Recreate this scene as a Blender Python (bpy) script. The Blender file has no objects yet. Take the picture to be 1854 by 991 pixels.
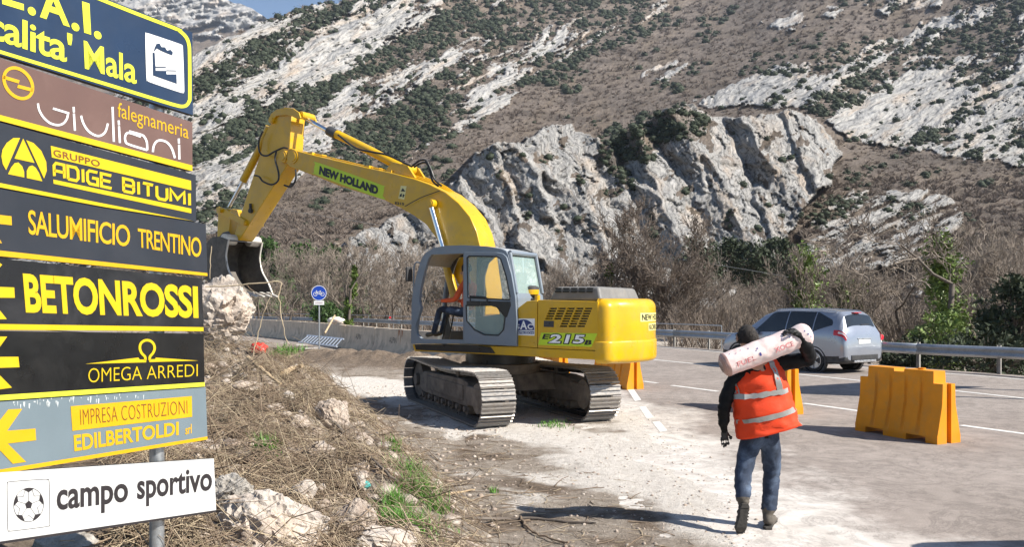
import bpy, bmesh, math, random
import numpy as np
from mathutils import Vector, Matrix, noise as mnoise
from mathutils.geometry import tessellate_polygon
R = math.radians
rnd = random.Random(7)
rng = np.random.default_rng(11)
scene = bpy.context.scene
COL = scene.collection

# ------------------------------------------------------------------ camera
F, H0, V0, U0 = 1480.0, 1.95, 550.0, 927.0      # focal (px), eye height, horizon row, centre column
cam_d = bpy.data.cameras.new('camera'); cam = bpy.data.objects.new('camera', cam_d); COL.objects.link(cam)
cam.location = (0, 0, H0); cam.rotation_euler = (R(90), 0, 0)
cam_d.sensor_width = 36.0; cam_d.lens = 36.0 * F / 1854.0
cam_d.shift_y = (V0 - 495.5) / 1854.0
cam_d.clip_start = 0.1; cam_d.clip_end = 20000
scene.camera = cam
# ------------------------------------------------------------------ light
SUN_EL = R(40.0); SUN_AZ = math.atan2(0.92, -0.38)          # azimuth clockwise from +Y
sun_dir = Vector((math.sin(SUN_AZ) * math.cos(SUN_EL), math.cos(SUN_AZ) * math.cos(SUN_EL), math.sin(SUN_EL)))
world = bpy.data.worlds.new("World"); scene.world = world; world.use_nodes = True
wn = world.node_tree; wn.nodes.clear()
wo = wn.nodes.new('ShaderNodeOutputWorld'); bgn = wn.nodes.new('ShaderNodeBackground'); sky = wn.nodes.new('ShaderNodeTexSky')
sky.sky_type = 'NISHITA'; sky.sun_disc = False; sky.sun_elevation = SUN_EL; sky.sun_rotation = SUN_AZ
sky.air_density = 1.0; sky.dust_density = 0.25; sky.ozone_density = 3.0
wn.links.new(sky.outputs[0], bgn.inputs[0]); bgn.inputs[1].default_value = 0.075
wn.links.new(bgn.outputs[0], wo.inputs[0])
sun_l = bpy.data.lights.new('sun', 'SUN'); sun_l.energy = 4.9; sun_l.angle = R(0.5); sun_l.color = (1.0, 0.945, 0.85)
sun = bpy.data.objects.new('sun', sun_l); COL.objects.link(sun)
sun.rotation_euler = (-sun_dir).to_track_quat('-Z', 'Y').to_euler(); sun.location = (20, -10, 30)
scene.view_settings.view_transform = 'Standard'; scene.view_settings.look = 'None'
scene.view_settings.exposure = 0.90; scene.view_settings.gamma = 1.0
scene.render.engine = 'CYCLES'
scene.cycles.max_bounces = 6; scene.cycles.transparent_max_bounces = 12

# ------------------------------------------------------------------ helpers
def P(u, v, y):                    # point on the sight line of pixel (u, v) at distance y
    return Vector(((u - U0) / F * y, y, H0 - (v - V0) / F * y))
def G(u, v, z=0.0):                # point of the level z seen at pixel (u, v)
    y = F * (H0 - z) / (v - V0)
    return Vector(((u - U0) / F * y, y, z))

def tag(o, label=None, cat=None, group=None, kind=None):
    if label: o['label'] = label
    if cat: o['category'] = cat
    if group: o['group'] = group
    if kind: o['kind'] = kind
    return o
def empty(name, loc=(0, 0, 0), rz=0.0, label=None, cat=None, group=None):
    o = bpy.data.objects.new(name, None); COL.objects.link(o)
    o.location = loc; o.rotation_euler = (0, 0, rz); o.empty_display_size = 0.2
    return tag(o, label, cat, group)
def copy_tree(o, parent=None):
    c = o.copy(); COL.objects.link(c)
    if parent: c.parent = parent
    for ch in list(o.children): copy_tree(ch, c)
    return c

class MB:
    """collects geometry, then links it as ONE mesh object"""
    def __init__(s): s.v = []; s.f = []; s.mi = []; s.cur = 0
    def add(s, vs, fs, M=None):
        n = len(s.v)
        s.v += [tuple(M @ Vector(p)) for p in vs] if M is not None else [tuple(p) for p in vs]
        s.f += [tuple(i + n for i in f) for f in fs]; s.mi += [s.cur] * len(fs)
        return s
    def box(s, x0, x1, y0, y1, z0, z1, M=None):
        vs = [(x, y, z) for z in (z0, z1) for y in (y0, y1) for x in (x0, x1)]
        return s.add(vs, [(0, 2, 3, 1), (4, 5, 7, 6), (0, 1, 5, 4), (2, 6, 7, 3), (0, 4, 6, 2), (1, 3, 7, 5)], M)
    def hexa(s, a, b, M=None):         # two quads (lower, upper loop) joined
        return s.add(list(a) + list(b), [(3, 2, 1, 0), (4, 5, 6, 7)] + [(i, (i + 1) % 4, 4 + (i + 1) % 4, 4 + i) for i in range(4)], M)
    def tube(s, pts, r, n=8, cap=True, M=None):
        pts = [Vector(p) for p in pts]; m = len(pts)
        rs = list(r) if hasattr(r, '__len__') else [r] * m
        vs, fs = [], []; ref = None
        for i, p in enumerate(pts):
            d = (pts[min(i + 1, m - 1)] - pts[max(i - 1, 0)])
            d = d.normalized() if d.length > 1e-9 else Vector((0, 0, 1))
            if ref is None:
                ref = Vector((0, 0, 1)) if abs(d.z) < .9 else Vector((1, 0, 0))
            a = (ref - d * ref.dot(d))
            a = a.normalized() if a.length > 1e-6 else d.orthogonal().normalized()
            ref = a; b = d.cross(a)
            for k in range(n):
                t = 2 * math.pi * k / n
                vs.append(p + (a * math.cos(t) + b * math.sin(t)) * rs[i])
        for i in range(m - 1):
            for k in range(n):
                k2 = (k + 1) % n
                fs.append((i * n + k, i * n + k2, (i + 1) * n + k2, (i + 1) * n + k))
        if cap: fs += [tuple(range(n))[::-1], tuple((m - 1) * n + k for k in range(n))]
        return s.add(vs, fs, M)
    def cyl(s, a, b, r, n=16, r2=None, M=None): return s.tube([a, b], [r, r if r2 is None else r2], n, True, M)
    def plate(s, loops, fn, t0, t1, M=None):
        """polygon (outer + holes) given in 2D; fn(p, t) places it; extruded from t0 to t1"""
        tris = tessellate_polygon([[Vector((p[0], p[1], 0)) for p in L] for L in loops])
        flat = [p for L in loops for p in L]; n = len(flat)
        vs = [fn(p, t0) for p in flat] + [fn(p, t1) for p in flat]
        fs = [tuple(t) for t in tris] + [tuple(n + i for i in reversed(t)) for t in tris]
        o = 0
        for L in loops:
            k = len(L)
            for i in range(k):
                j = (i + 1) % k
                fs.append((o + i, o + j, n + o + j, n + o + i))
            o += k
        return s.add(vs, fs, M)
    def sheet(s, loop, fn, M=None):       # flat polygon, no thickness (print)
        tris = tessellate_polygon([[Vector((p[0], p[1], 0)) for p in loop]])
        return s.add([fn(p) for p in loop], [tuple(t) for t in tris], M)
    def lathe(s, prof, n=20, M=None):     # profile of (r, z)
        vs = []; fs = []
        for r, z in prof:
            for k in range(n):
                t = 2 * math.pi * k / n; vs.append((r * math.cos(t), r * math.sin(t), z))
        for i in range(len(prof) - 1):
            for k in range(n):
                k2 = (k + 1) % n; fs.append((i * n + k, i * n + k2, (i + 1) * n + k2, (i + 1) * n + k))
        fs += [tuple(range(n))[::-1], tuple((len(prof) - 1) * n + k for k in range(n))]
        return s.add(vs, fs, M)
    def loft(s, rings, closed=True, cap=True, M=None):
        n = len(rings[0]); vs = [p for r in rings for p in r]; fs = []
        for i in range(len(rings) - 1):
            for k in range(n if closed else n - 1):
                k2 = (k + 1) % n; fs.append((i * n + k, i * n + k2, (i + 1) * n + k2, (i + 1) * n + k))
        if cap and closed: fs += [tuple(range(n))[::-1], tuple((len(rings) - 1) * n + k for k in range(n))]
        return s.add(vs, fs, M)
    def mesh(s, name, mats, smooth=False, fix=True):
        me = bpy.data.meshes.new(name); me.from_pydata(s.v, [], s.f)
        for m in (mats if isinstance(mats, (list, tuple)) else [mats]): me.materials.append(m)
        if any(s.mi): me.polygons.foreach_set('material_index', s.mi)
        if fix:
            bm = bmesh.new(); bm.from_mesh(me); bmesh.ops.recalc_face_normals(bm, faces=bm.faces); bm.to_mesh(me); bm.free()
        if smooth: me.polygons.foreach_set('use_smooth', [True] * len(me.polygons))
        me.update(); return me
    def build(s, name, mats, parent=None, smooth=False, bevel=0.0, seg=2, fix=True, ang=35):
        o = bpy.data.objects.new(name, s.mesh(name, mats, smooth or bevel > 0, fix)); COL.objects.link(o)
        if parent: o.parent = parent
        if bevel > 0:
            m = o.modifiers.new('bevel', 'BEVEL'); m.width = bevel; m.segments = seg; m.limit_method = 'ANGLE'; m.angle_limit = R(ang)
            m.harden_normals = True; m.use_clamp_overlap = True
        elif smooth:
            try: o.data.set_sharp_from_angle(angle=R(ang))
            except Exception: pass
        return o
def link_mesh(name, me, parent=None, M=None):
    o = bpy.data.objects.new(name, me); COL.objects.link(o)
    if parent: o.parent = parent
    if M is not None: o.matrix_local = M
    return o
def np_mesh(name, V, Fc, mat, smooth=False):
    """fast mesh from numpy arrays (faces all of one size)"""
    me = bpy.data.meshes.new(name); k = Fc.shape[1]
    me.vertices.add(len(V)); me.vertices.foreach_set('co', np.ascontiguousarray(V, dtype=np.float32).ravel())
    me.loops.add(Fc.size); me.loops.foreach_set('vertex_index', np.ascontiguousarray(Fc, dtype=np.int32).ravel())
    me.polygons.add(len(Fc)); me.polygons.foreach_set('loop_start', np.arange(0, Fc.size, k, dtype=np.int32))
    me.update(calc_edges=True)
    if smooth: me.polygons.foreach_set('use_smooth', np.ones(len(Fc), dtype=bool))
    for m in (mat if isinstance(mat, (list, tuple)) else [mat]): me.materials.append(m)
    return me
def attr(me, name, arr):
    a = me.attributes.new(name, 'FLOAT', 'POINT'); a.data.foreach_set('value', np.ascontiguousarray(arr, dtype=np.float32).ravel())
def grid_faces(nu, nv):             # vertex index = j*nu + i
    i, j = np.meshgrid(np.arange(nu - 1), np.arange(nv - 1)); a = (j * nu + i).ravel()
    return np.stack([a, a + 1, a + 1 + nu, a + nu], 1)

# vectorised value-gradient noise -------------------------------------------------
_perm = np.random.default_rng(3).permutation(4096).astype(np.int64)
_grad = np.random.default_rng(4).normal(size=(4096, 3)); _grad /= np.linalg.norm(_grad, axis=1)[:, None]
def pnoise(x, y, z=None):
    x = np.asarray(x, float); y = np.asarray(y, float); z = np.zeros_like(x) if z is None else np.asarray(z, float)
    xi, yi, zi = np.floor(x).astype(np.int64), np.floor(y).astype(np.int64), np.floor(z).astype(np.int64)
    xf, yf, zf = x - xi, y - yi, z - zi
    f = lambda t: t * t * t * (t * (t * 6 - 15) + 10)
    u, v, w = f(xf), f(yf), f(zf)
    def g(a, b, c):
        h = _perm[(_perm[(_perm[(xi + a) & 4095] + yi + b) & 4095] + zi + c) & 4095]; q = _grad[h]
        return q[..., 0] * (xf - a) + q[..., 1] * (yf - b) + q[..., 2] * (zf - c)
    L = lambda a, b, t: a + (b - a) * t
    return 1.6 * L(L(L(g(0, 0, 0), g(1, 0, 0), u), L(g(0, 1, 0), g(1, 1, 0), u), v),
                   L(L(g(0, 0, 1), g(1, 0, 1), u), L(g(0, 1, 1), g(1, 1, 1), u), v), w)
def fbm(x, y, z=None, o=4, lac=2.03, gain=.5):
    s = 0; a = 1.0
    for k in range(o):
        s = s + a * pnoise(x * lac ** k + 17.3 * k, y * lac ** k - 9.1 * k, None if z is None else z * lac ** k); a *= gain
    return s
def sstep(a, b, x):
    t = np.clip((x - a) / (b - a), 0, 1); return t * t * (3 - 2 * t)

# ------------------------------------------------------------------ materials
def nodes(name):
    m = bpy.data.materials.new(name); m.use_nodes = True; nt = m.node_tree; nt.nodes.clear()
    out = nt.nodes.new('ShaderNodeOutputMaterial'); b = nt.nodes.new('ShaderNodeBsdfPrincipled')
    nt.links.new(b.outputs[0], out.inputs[0]); return m, nt, b
class NT:
    def __init__(s, nt): s.nt = nt
    def n(s, t, **k):
        o = s.nt.nodes.new(t)
        for a, b in k.items():
            if a.startswith('i_'):
                key = a[2:].replace('_', ' '); o.inputs[key].default_value = b
            else: setattr(o, a, b)
        return o
    def l(s, a, b): s.nt.links.new(a, b)
    def coord(s, kind='Object', scale=(1, 1, 1), rot=(0, 0, 0)):
        tc = s.n('ShaderNodeTexCoord'); mp = s.n('ShaderNodeMapping'); mp.inputs['Scale'].default_value = scale; mp.inputs['Rotation'].default_value = rot
        s.l(tc.outputs[kind], mp.inputs[0]); return mp.outputs[0]
    def noise(s, vec, scale, det=4, rough=.55, dist=0.0):
        o = s.n('ShaderNodeTexNoise'); s.l(vec, o.inputs['Vector']); o.inputs['Scale'].default_value = scale
        o.inputs['Detail'].default_value = det; o.inputs['Roughness'].default_value = rough; o.inputs['Distortion'].default_value = dist
        return o.outputs[0]
    def ramp(s, fac, stops):
        o = s.n('ShaderNodeValToRGB'); s.l(fac, o.inputs[0]); e = o.color_ramp.elements
        while len(e) < len(stops): e.new(0.5)
        for i, (p, c) in enumerate(stops):
            e[i].position = p; e[i].color = (c, c, c, 1) if not hasattr(c, '__len__') else (*c, 1)
        return o.outputs[0]
    def mix(s, fac, a, b, mode='MIX'):
        o = s.n('ShaderNodeMixRGB', blend_type=mode)
        for sock, val in ((o.inputs[0], fac), (o.inputs[1], a), (o.inputs[2], b)):
            if hasattr(val, 'is_output') or hasattr(val, 'links'): s.l(val, sock)
            elif hasattr(val, '__len__'): sock.default_value = (*val[:3], 1)
            else: sock.default_value = val
        return o.outputs[0]
    def math(s, op, a, b=0.0):
        o = s.n('ShaderNodeMath', operation=op)
        for sock, val in ((o.inputs[0], a), (o.inputs[1], b)):
            if hasattr(val, 'links'): s.l(val, sock)
            else: sock.default_value = val
        return o.outputs[0]
    def attr(s, name):
        o = s.n('ShaderNodeAttribute', attribute_name=name); return o.outputs['Fac']
    def bump(s, h, strength=.4, dist=.02):
        o = s.n('ShaderNodeBump'); o.inputs['Strength'].default_value = strength; o.inputs['Distance'].default_value = dist
        s.l(h, o.inputs['Height']); return o.outputs[0]
def pm(name, col, rough=.55, metal=0.0, var=.12, scale=6.0, bump=0.0, bscale=40.0, bdist=.01, dirt=None, damt=.45, dscale=3.0, coat=0.0, spec=.5, rvar=.1):
    """procedural paint/metal/stone: noise in colour and roughness, optional dirt patches and relief"""
    m, nt, b = nodes(name); q = NT(nt); vec = q.coord('Object')
    n1 = q.noise(vec, scale, 5, .6)
    lo = tuple(max(0, c * (1 - var)) for c in col); hi = tuple(min(1, c * (1 + var)) for c in col)
    c = q.ramp(n1, [(.3, lo), (.7, hi)])
    if dirt:
        n2 = q.noise(vec, dscale, 8, .65, .4); f = q.ramp(n2, [(.48, 0.0), (.72, damt)])
        c = q.mix(f, c, dirt)
    q.l(c, b.inputs['Base Color'])
    n3 = q.noise(vec, scale * 2.3, 4); rr = q.ramp(n3, [(.3, max(0.02, rough - rvar)), (.7, min(1, rough + rvar))]); q.l(rr, b.inputs['Roughness'])
    b.inputs['Metallic'].default_value = metal; b.inputs['Coat Weight'].default_value = coat; b.inputs['Specular IOR Level'].default_value = spec
    if bump > 0: q.l(q.bump(q.noise(vec, bscale, 6, .65), bump, bdist), b.inputs['Normal'])
    return m
def glass_mat(name, col=(.75, .9, .86), rough=.02, alpha=.25, spec=.6):
    m, nt, b = nodes(name); q = NT(nt)
    n = q.noise(q.coord('Object'), 5, 4); c = q.ramp(n, [(.3, tuple(x * .9 for x in col)), (.7, col)]); q.l(c, b.inputs['Base Color'])
    b.inputs['Roughness'].default_value = rough; b.inputs['Alpha'].default_value = alpha; b.inputs['Specular IOR Level'].default_value = spec
    return m

_tc = {}
def text_pts(s, bold=0.0, space=1.0):
    key = (s, bold, space)
    if key not in _tc:
        cu = bpy.data.curves.new('lettering', 'FONT'); cu.body = s; cu.offset = bold; cu.space_character = space; cu.resolution_u = 4
        ob = bpy.data.objects.new('lettering', cu); me = ob.to_mesh()
        V = np.array([tuple(v.co) for v in me.vertices]); Fs = [tuple(p.vertices) for p in me.polygons]
        ob.to_mesh_clear(); bpy.data.objects.remove(ob); bpy.data.curves.remove(cu)
        mn, mx = V.min(0), V.max(0); V = (V - mn) / np.maximum(mx - mn, 1e-6)
        _tc[key] = (V, Fs)
    return _tc[key]
def quad_map(q):                     # q = TL, TR, BR, BL (2D or 3D)
    TL, TR, BR, BL = [np.array(p, float) for p in q]
    return lambda x, y: (BL * (1 - x) + BR * x) * (1 - y) + (TL * (1 - x) + TR * x) * y
def text_into(mb, s, quad, fn, bold=0.0, space=1.0):
    V, Fs = text_pts(s, bold, space); qm = quad_map(quad)
    mb.add([fn(qm(p[0], p[1])) for p in V], Fs); return mb
def ribbon(mb, pts, w, fn, cap=True):
    """flat brush stroke along 2D points"""
    pts = [Vector((p[0], p[1])) for p in pts]; L = []; Rr = []
    for i, p in enumerate(pts):
        a = pts[max(i - 1, 0)]; c = pts[min(i + 1, len(pts) - 1)]
        d1 = (p - a).normalized() if (p - a).length > 0 else (c - p).normalized()
        d2 = (c - p).normalized() if (c - p).length > 0 else d1
        n1 = Vector((-d1.y, d1.x)); n2 = Vector((-d2.y, d2.x)); n = (n1 + n2)
        n = n.normalized() if n.length > 1e-6 else n1
        k = min(1.6, 1 / max(.35, n.dot(n1)))
        L.append(p + n * w / 2 * k); Rr.append(p - n * w / 2 * k)
    vs = L + Rr; n = len(pts)
    mb.add([fn(p) for p in vs], [(i, i + 1, n + i + 1, n + i) for i in range(n - 1)])
    return mb
def smooth_path(pts, k=6, closed=False):
    pts = [np.array(p, float) for p in pts]; out = []; n = len(pts)
    rngi = range(n) if closed else range(n - 1)
    for i in rngi:
        p0 = pts[(i - 1) % n] if closed or i > 0 else pts[i]; p1 = pts[i]; p2 = pts[(i + 1) % n]
        p3 = pts[(i + 2) % n] if closed or i + 2 < n else p2
        for j in range(k):
            t = j / k
            out.append(.5 * ((2 * p1) + (-p0 + p2) * t + (2 * p0 - 5 * p1 + 4 * p2 - p3) * t * t + (-p0 + 3 * p1 - 3 * p2 + p3) * t ** 3))
    if not closed: out.append(pts[-1])
    return out
M_galv = pm('galvanised_steel', (.42, .44, .46), .38, .75, var=.2, scale=30, dirt=(.25, .24, .22), damt=.4)

# ================================================================== ground, road
XE = np.array([(2.2, -40), (2.2, 14), (1.9, 18), (.6, 23), (-3.0, 29), (-6.5, 35.5), (-14, 44), (-40, 66), (-200, 150), (-3000, 2000)], float)
XR = np.array([(19.5, -40), (18.6, 3), (16.2, 14.5), (13.9, 21.5), (11.6, 25.2), (8.3, 35), (2, 44.5), (-6.6, 57), (-19, 72), (-60, 104), (-300, 230), (-3200, 2000)], float)
xe_ = lambda y: np.interp(y, XE[:, 1], XE[:, 0]); xr_ = lambda y: np.interp(y, XR[:, 1], XR[:, 0])
def bump2(x, y, cx, cy, rx, ry, h): return h * np.exp(-((x - cx) / rx) ** 2 - ((y - cy) / ry) ** 2)
def seg_d(x, y, pts):
    d = np.full(np.shape(x), 1e9)
    for (ax, ay), (bx, by) in zip(pts[:-1], pts[1:]):
        dx, dy = bx - ax, by - ay; t = np.clip(((x - ax) * dx + (y - ay) * dy) / (dx * dx + dy * dy), 0, 1)
        d = np.minimum(d, np.hypot(x - ax - t * dx, y - ay - t * dy))
    return d
PE = np.array([(.15, 3), (.05, 5.5), (-.25, 7), (-.8, 9), (-1.8, 12), (-2.9, 15), (-5.5, 17.5), (-12, 19)])
def pile_h(x, y):
    e = np.interp(y, PE[:, 1], PE[:, 0]) + .25 * fbm(y * .9 + 3, x * .3, None, 3)
    d = np.maximum(e - x, 0)
    amp = np.interp(y, [2, 6, 9, 12, 13.5, 16, 18], [.75, .72, .98, 1.28, 1.25, .55, .0])
    h = amp * (1 - np.exp(-d / 1.15))
    return h + sstep(.1, 1.0, d) * amp * (.16 * fbm(x * 1.1, y * 1.1, None, 3) + .09 * fbm(x * 4, y * 4, None, 3))
def ground_h(x, y):
    x = np.asarray(x, float); y = np.asarray(y, float)
    d = xe_(y) - x                                       # + on the dirt side
    base = -.07 + .078 * sstep(-.9, .5, d + .55 * fbm(x * .8, y * .8, None, 4)) + .012 * fbm(x * 2.2, y * 2.2, None, 4) * sstep(-.2, .6, d)
    base = base + .02 * np.maximum(fbm(x * .7, y * .35, None, 3), -.3) * sstep(.3, 1.5, d)
    near = (y < 45) & (x > -40) & (x < 25)
    h = base + np.where(near, pile_h(x, y), 0)
    m = seg_d(x, y, [(-1.6, 24.8), (-4.5, 26.5), (-9, 29.5)])
    h = h + np.where(near, .34 * np.exp(-(m / .95) ** 2) * (1 + .5 * fbm(x * 1.3, y * 1.3, None, 3)), 0)
    out = x - xr_(y)
    h = np.where(out > .6, -.07 - 2.5 * sstep(.6, 9, out), h)
    return h
def gh(x, y): return float(ground_h(np.array([x]), np.array([y]))[0])
def axis(lo, hi, st, a, b):
    c = list(np.arange(lo, hi, st)); o = st; x = hi
    up = []
    while x < b: up.append(x); o *= 1.28; x += o
    up.append(b); dn = []; o = st; x = lo - st
    while x > a: dn.append(x); o *= 1.28; x -= o
    dn.append(a); return np.array(dn[::-1] + c + up)
gx = axis(-6.2, 3.4, .05, -4000, 4000)
gy = np.concatenate([np.array([-60, -20, -8, -3, 0, 1.5, 2.5]), np.arange(3.2, 14.5, .05), np.arange(14.5, 32, .13), axis(32, 40, .5, 31, 6000)[2:]])
gy = np.unique(gy)
GX, GY = np.meshgrid(gx, gy); GZ = ground_h(GX, GY)
V = np.stack([GX, GY, GZ], -1).reshape(-1, 3); Fc = grid_faces(len(gx), len(gy))
X, Y = V[:, 0], V[:, 1]; D = xe_(Y) - X
track = [(-14, 22), (-8, 20.5), (-4.4, 20.0), (-2.2, 18.4), (-.5, 15.5), (.1, 13), (.95, 11.0), (1.75, 9.0), (2.3, 7.2), (2.9, 5.4)]
td = seg_d(X, Y, track); tw = np.interp(Y, [5, 8, 11, 13, 17, 20], [.55, .62, .7, .9, 1.6, 2.2])
dust = sstep(1.25, .45, td / tw + .55 * fbm(X * 1.1, Y * .7, None, 5)) 
dust = np.maximum(dust, .75 * sstep(.05, .5, fbm(X * .5 + 5, Y * .5, None, 5) - .25 * (X < -1)))
dust = np.maximum(dust, .9 * sstep(1.3, .3, np.abs(D) + .5 * fbm(X * 1.5, Y * 1.5, None, 4)) * (Y < 19)); pl = sstep(.02, .2, pile_h(X, Y)); dust = dust * (1 - pl)
soil = sstep(-.1, .5, fbm(X * 1.3 - 4, Y * 1.3, None, 5) + .35 * pl - .1)
md = seg_d(X, Y, [(-1.2, 24.3), (-4.5, 26.3), (-9, 29.5)]); soil = np.maximum(soil, sstep(2.2, .8, md)); dust *= sstep(.8, 2.0, md)
soil = np.maximum(soil, .0 * sstep(.75, .2, np.abs(np.hypot((X + 1.5) / 1.6, (Y - 12.4) / 1.0) - .3) + .3 * fbm(X * 2, Y * 2)))

def mat_ground():
    m, nt, b = nodes('dirt_ground'); q = NT(nt); vec = q.coord('Object')
    n1 = q.noise(vec, 9, 10, .78); n2 = q.noise(vec, 48, 6, .75); n3 = q.noise(vec, 2.2, 6, .6)
    base = q.ramp(n1, [(.28, (.15, .12, .095)), (.5, (.31, .262, .215)), (.7, (.45, .395, .34))])
    sl = q.ramp(n1, [(.3, (.07, .05, .036)), (.55, (.175, .13, .095)), (.75, (.30, .235, .175))])
    c = q.mix(q.math('MULTIPLY', q.attr('soil'), .85), base, sl)
    ds = q.ramp(n1, [(.25, (.46, .41, .355)), (.5, (.66, .61, .555)), (.75, (.78, .74, .69))])
    f = q.math('ADD', q.attr('dust'), q.math('MULTIPLY', q.math('SUBTRACT', n3, .5), .9))
    f = q.ramp(f, [(.2, 0), (.75, 1)])
    c = q.mix(f, c, ds)
    sp = q.ramp(n2, [(.30, .35), (.43, .92), (.60, 1.03), (.75, 1.6)]); c = q.mix(1.0, c, sp, 'MULTIPLY')
    q.l(c, b.inputs['Base Color']); b.inputs['Roughness'].default_value = .95; b.inputs['Specular IOR Level'].default_value = .15
    h = q.math('ADD', n2, q.math('MULTIPLY', n1, 2.0)); q.l(q.bump(h, .9, .03), b.inputs['Normal']); return m
M_ground = mat_ground()
me = np_mesh('ground', V, Fc, M_ground, True); attr(me, 'dust', dust); attr(me, 'soil', soil)
link_mesh('ground', me)['kind'] = 'structure'

# road sheet
ry = np.unique(np.concatenate([np.arange(-30, 4, 2.0), np.arange(4, 40, .2), np.arange(40, 110, 2.0)])); rt = np.concatenate([np.linspace(0, .22, 36)[:-1], np.linspace(.22, 1, 26)])
RT, RY = np.meshgrid(rt, ry); RX = (xe_(RY) - 1.2) * (1 - RT) + (xr_(RY) + .3) * RT
RV = np.stack([RX, RY, np.zeros_like(RX)], -1).reshape(-1, 3)
rd = RV[:, 0] - xe_(RV[:, 1])
rdust = sstep(1.7, .1, rd + .8 * fbm(RV[:, 0] * .8, RV[:, 1] * .5, None, 5) + .05 * np.maximum(RV[:, 1] - 9, 0) - .5 * sstep(8, 5, RV[:, 1])) * .8
rdust = np.maximum(rdust, .8 * sstep(1.5, .3, seg_d(RV[:, 0], RV[:, 1], [(2.2, 8), (3.0, 5.5), (3.4, 4)]) + .5 * fbm(RV[:, 0] * .9, RV[:, 1] * .9, None, 4)))
def mat_road():
    m, nt, b = nodes('asphalt'); q = NT(nt); vec = q.coord('Object')
    n1 = q.noise(vec, 75, 4, .8); n2 = q.noise(vec, .5, 6, .6); n3 = q.noise(vec, 4, 8, .7)
    c = q.ramp(n2, [(.3, (.24, .205, .182)), (.7, (.335, .29, .26))])
    c = q.mix(1.0, c, q.ramp(n1, [(.28, .40), (.45, .92), (.58, 1.04), (.75, 1.9)]), 'MULTIPLY')
    c = q.mix(1.0, c, q.ramp(n3, [(.3, .8), (.6, 1.06)]), 'MULTIPLY')
    f = q.math('ADD', q.attr('dust'), q.math('MULTIPLY', q.math('SUBTRACT', n3, .5), .9)); f = q.ramp(f, [(.12, 0), (.85, .92)])
    c = q.mix(f, c, q.ramp(n3, [(.3, (.50, .46, .42)), (.7, (.66, .62, .58))]))
    n4 = q.noise(vec, 1.1, 10, .75, 1.2); c = q.mix(1.0, c, q.ramp(n4, [(.47, 1.0), (.497, .74), (.503, .74), (.53, 1.0)]), 'MULTIPLY')
    q.l(c, b.inputs['Base Color']); b.inputs['Roughness'].default_value = .85; b.inputs['Specular IOR Level'].default_value = .3
    q.l(q.bump(n1, .5, .006), b.inputs['Normal']); return m
M_road = mat_road()
me = np_mesh('road', RV, grid_faces(len(rt), len(ry)), M_road, True); attr(me, 'dust', rdust)
link_mesh('road', me)['kind'] = 'structure'
M_paint = pm('road_paint', (.66, .65, .62), .7, var=.1, scale=5, dirt=(.34, .31, .29), damt=.65, dscale=12)
def strip(pts, w, name='lane_marking', z=.004):
    mb = MB(); ribbon(mb, pts, w, lambda p: (p[0], p[1], z)); o = mb.build(name, M_paint); o['kind'] = 'structure'; return o
gxy = lambda u, v: tuple(G(u, v))[:2]
strip(smooth_path([(-12, 55), (-2, 41), (2.5, 33.5), gxy(1172, 650.5), (6.9, 24.4), gxy(1558, 690), gxy(1854, 722), (12.6, 12), (14.4, 7)], 6), .13, 'centre_line')
strip(smooth_path([(-8.0, 57.5), (1.2, 44.3), (7.4, 35), (10.6, 25.3), (12.9, 21.3), (15.2, 14.5), (17.6, 3)], 6), .12, 'edge_line')
for a, b_ in (((1100, 681), (1125, 684.5)), ((1165, 691), (1190, 694.5)), ((1216, 698.5), (1300, 709.5)), ((1454, 731), (1556, 745)), ((1740, 771), (1900, 792.5)), ((1960, 801), (2200, 835))):
    strip([gxy(*a), gxy(*b_)], .14, 'lane_dash')
for qd in ([(780, 187), (812, 185), (850, 240), (818, 247)], [(838, 275), (872, 273), (915, 330), (878, 337)], [(905, 352), (945, 350), (985, 398), (945, 405)]):
    mb = MB(); mb.add([tuple(G(x / 2.824 + 860, y / 2.824 + 640) + Vector((0, 0, .004))) for x, y in qd], [(0, 1, 2, 3)]); mb.build('give_way_block', M_paint)['kind'] = 'structure'

# ================================================================== mountain (relief with true distances)
def inpoly(u, v, poly):
    r = np.zeros(u.shape, bool); n = len(poly)
    for i in range(n):
        x1, y1 = poly[i]; x2, y2 = poly[(i + 1) % n]
        c = ((y1 > v) != (y2 > v)); xx = (x2 - x1) * (v - y1) / ((y2 - y1) if y2 != y1 else 1e-9) + x1
        r ^= c & (u < xx)
    return r
CP = np.array([(350, 620, 190), (350, 450, 230), (350, 300, 330), (400, 100, 520), (600, 20, 720), (600, 430, 230), (700, 250, 420), (700, 100, 620), (900, 0, 880), (620, 300, 350),
    (860, 300, 330), (1000, 210, 480), (1100, 100, 700), (1300, 0, 980), (1300, 150, 520), (1500, 130, 470), (1620, 60, 640), (1850, 0, 640), (1850, 150, 430), (1850, 280, 310), (1600, 250, 350), (1640, 330, 250),
    (1854, 400, 200), (1300, 470, 170), (1854, 620, 130), (1000, 620, 150), (-500, 620, 220), (-500, 300, 380), (2500, 620, 120), (2500, 200, 380), (2500, -200, 800), (1200, -300, 1500), (700, -100, 900), (0, 200, 480), (1300, 620, 140), (800, 450, 210)], float)
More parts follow.
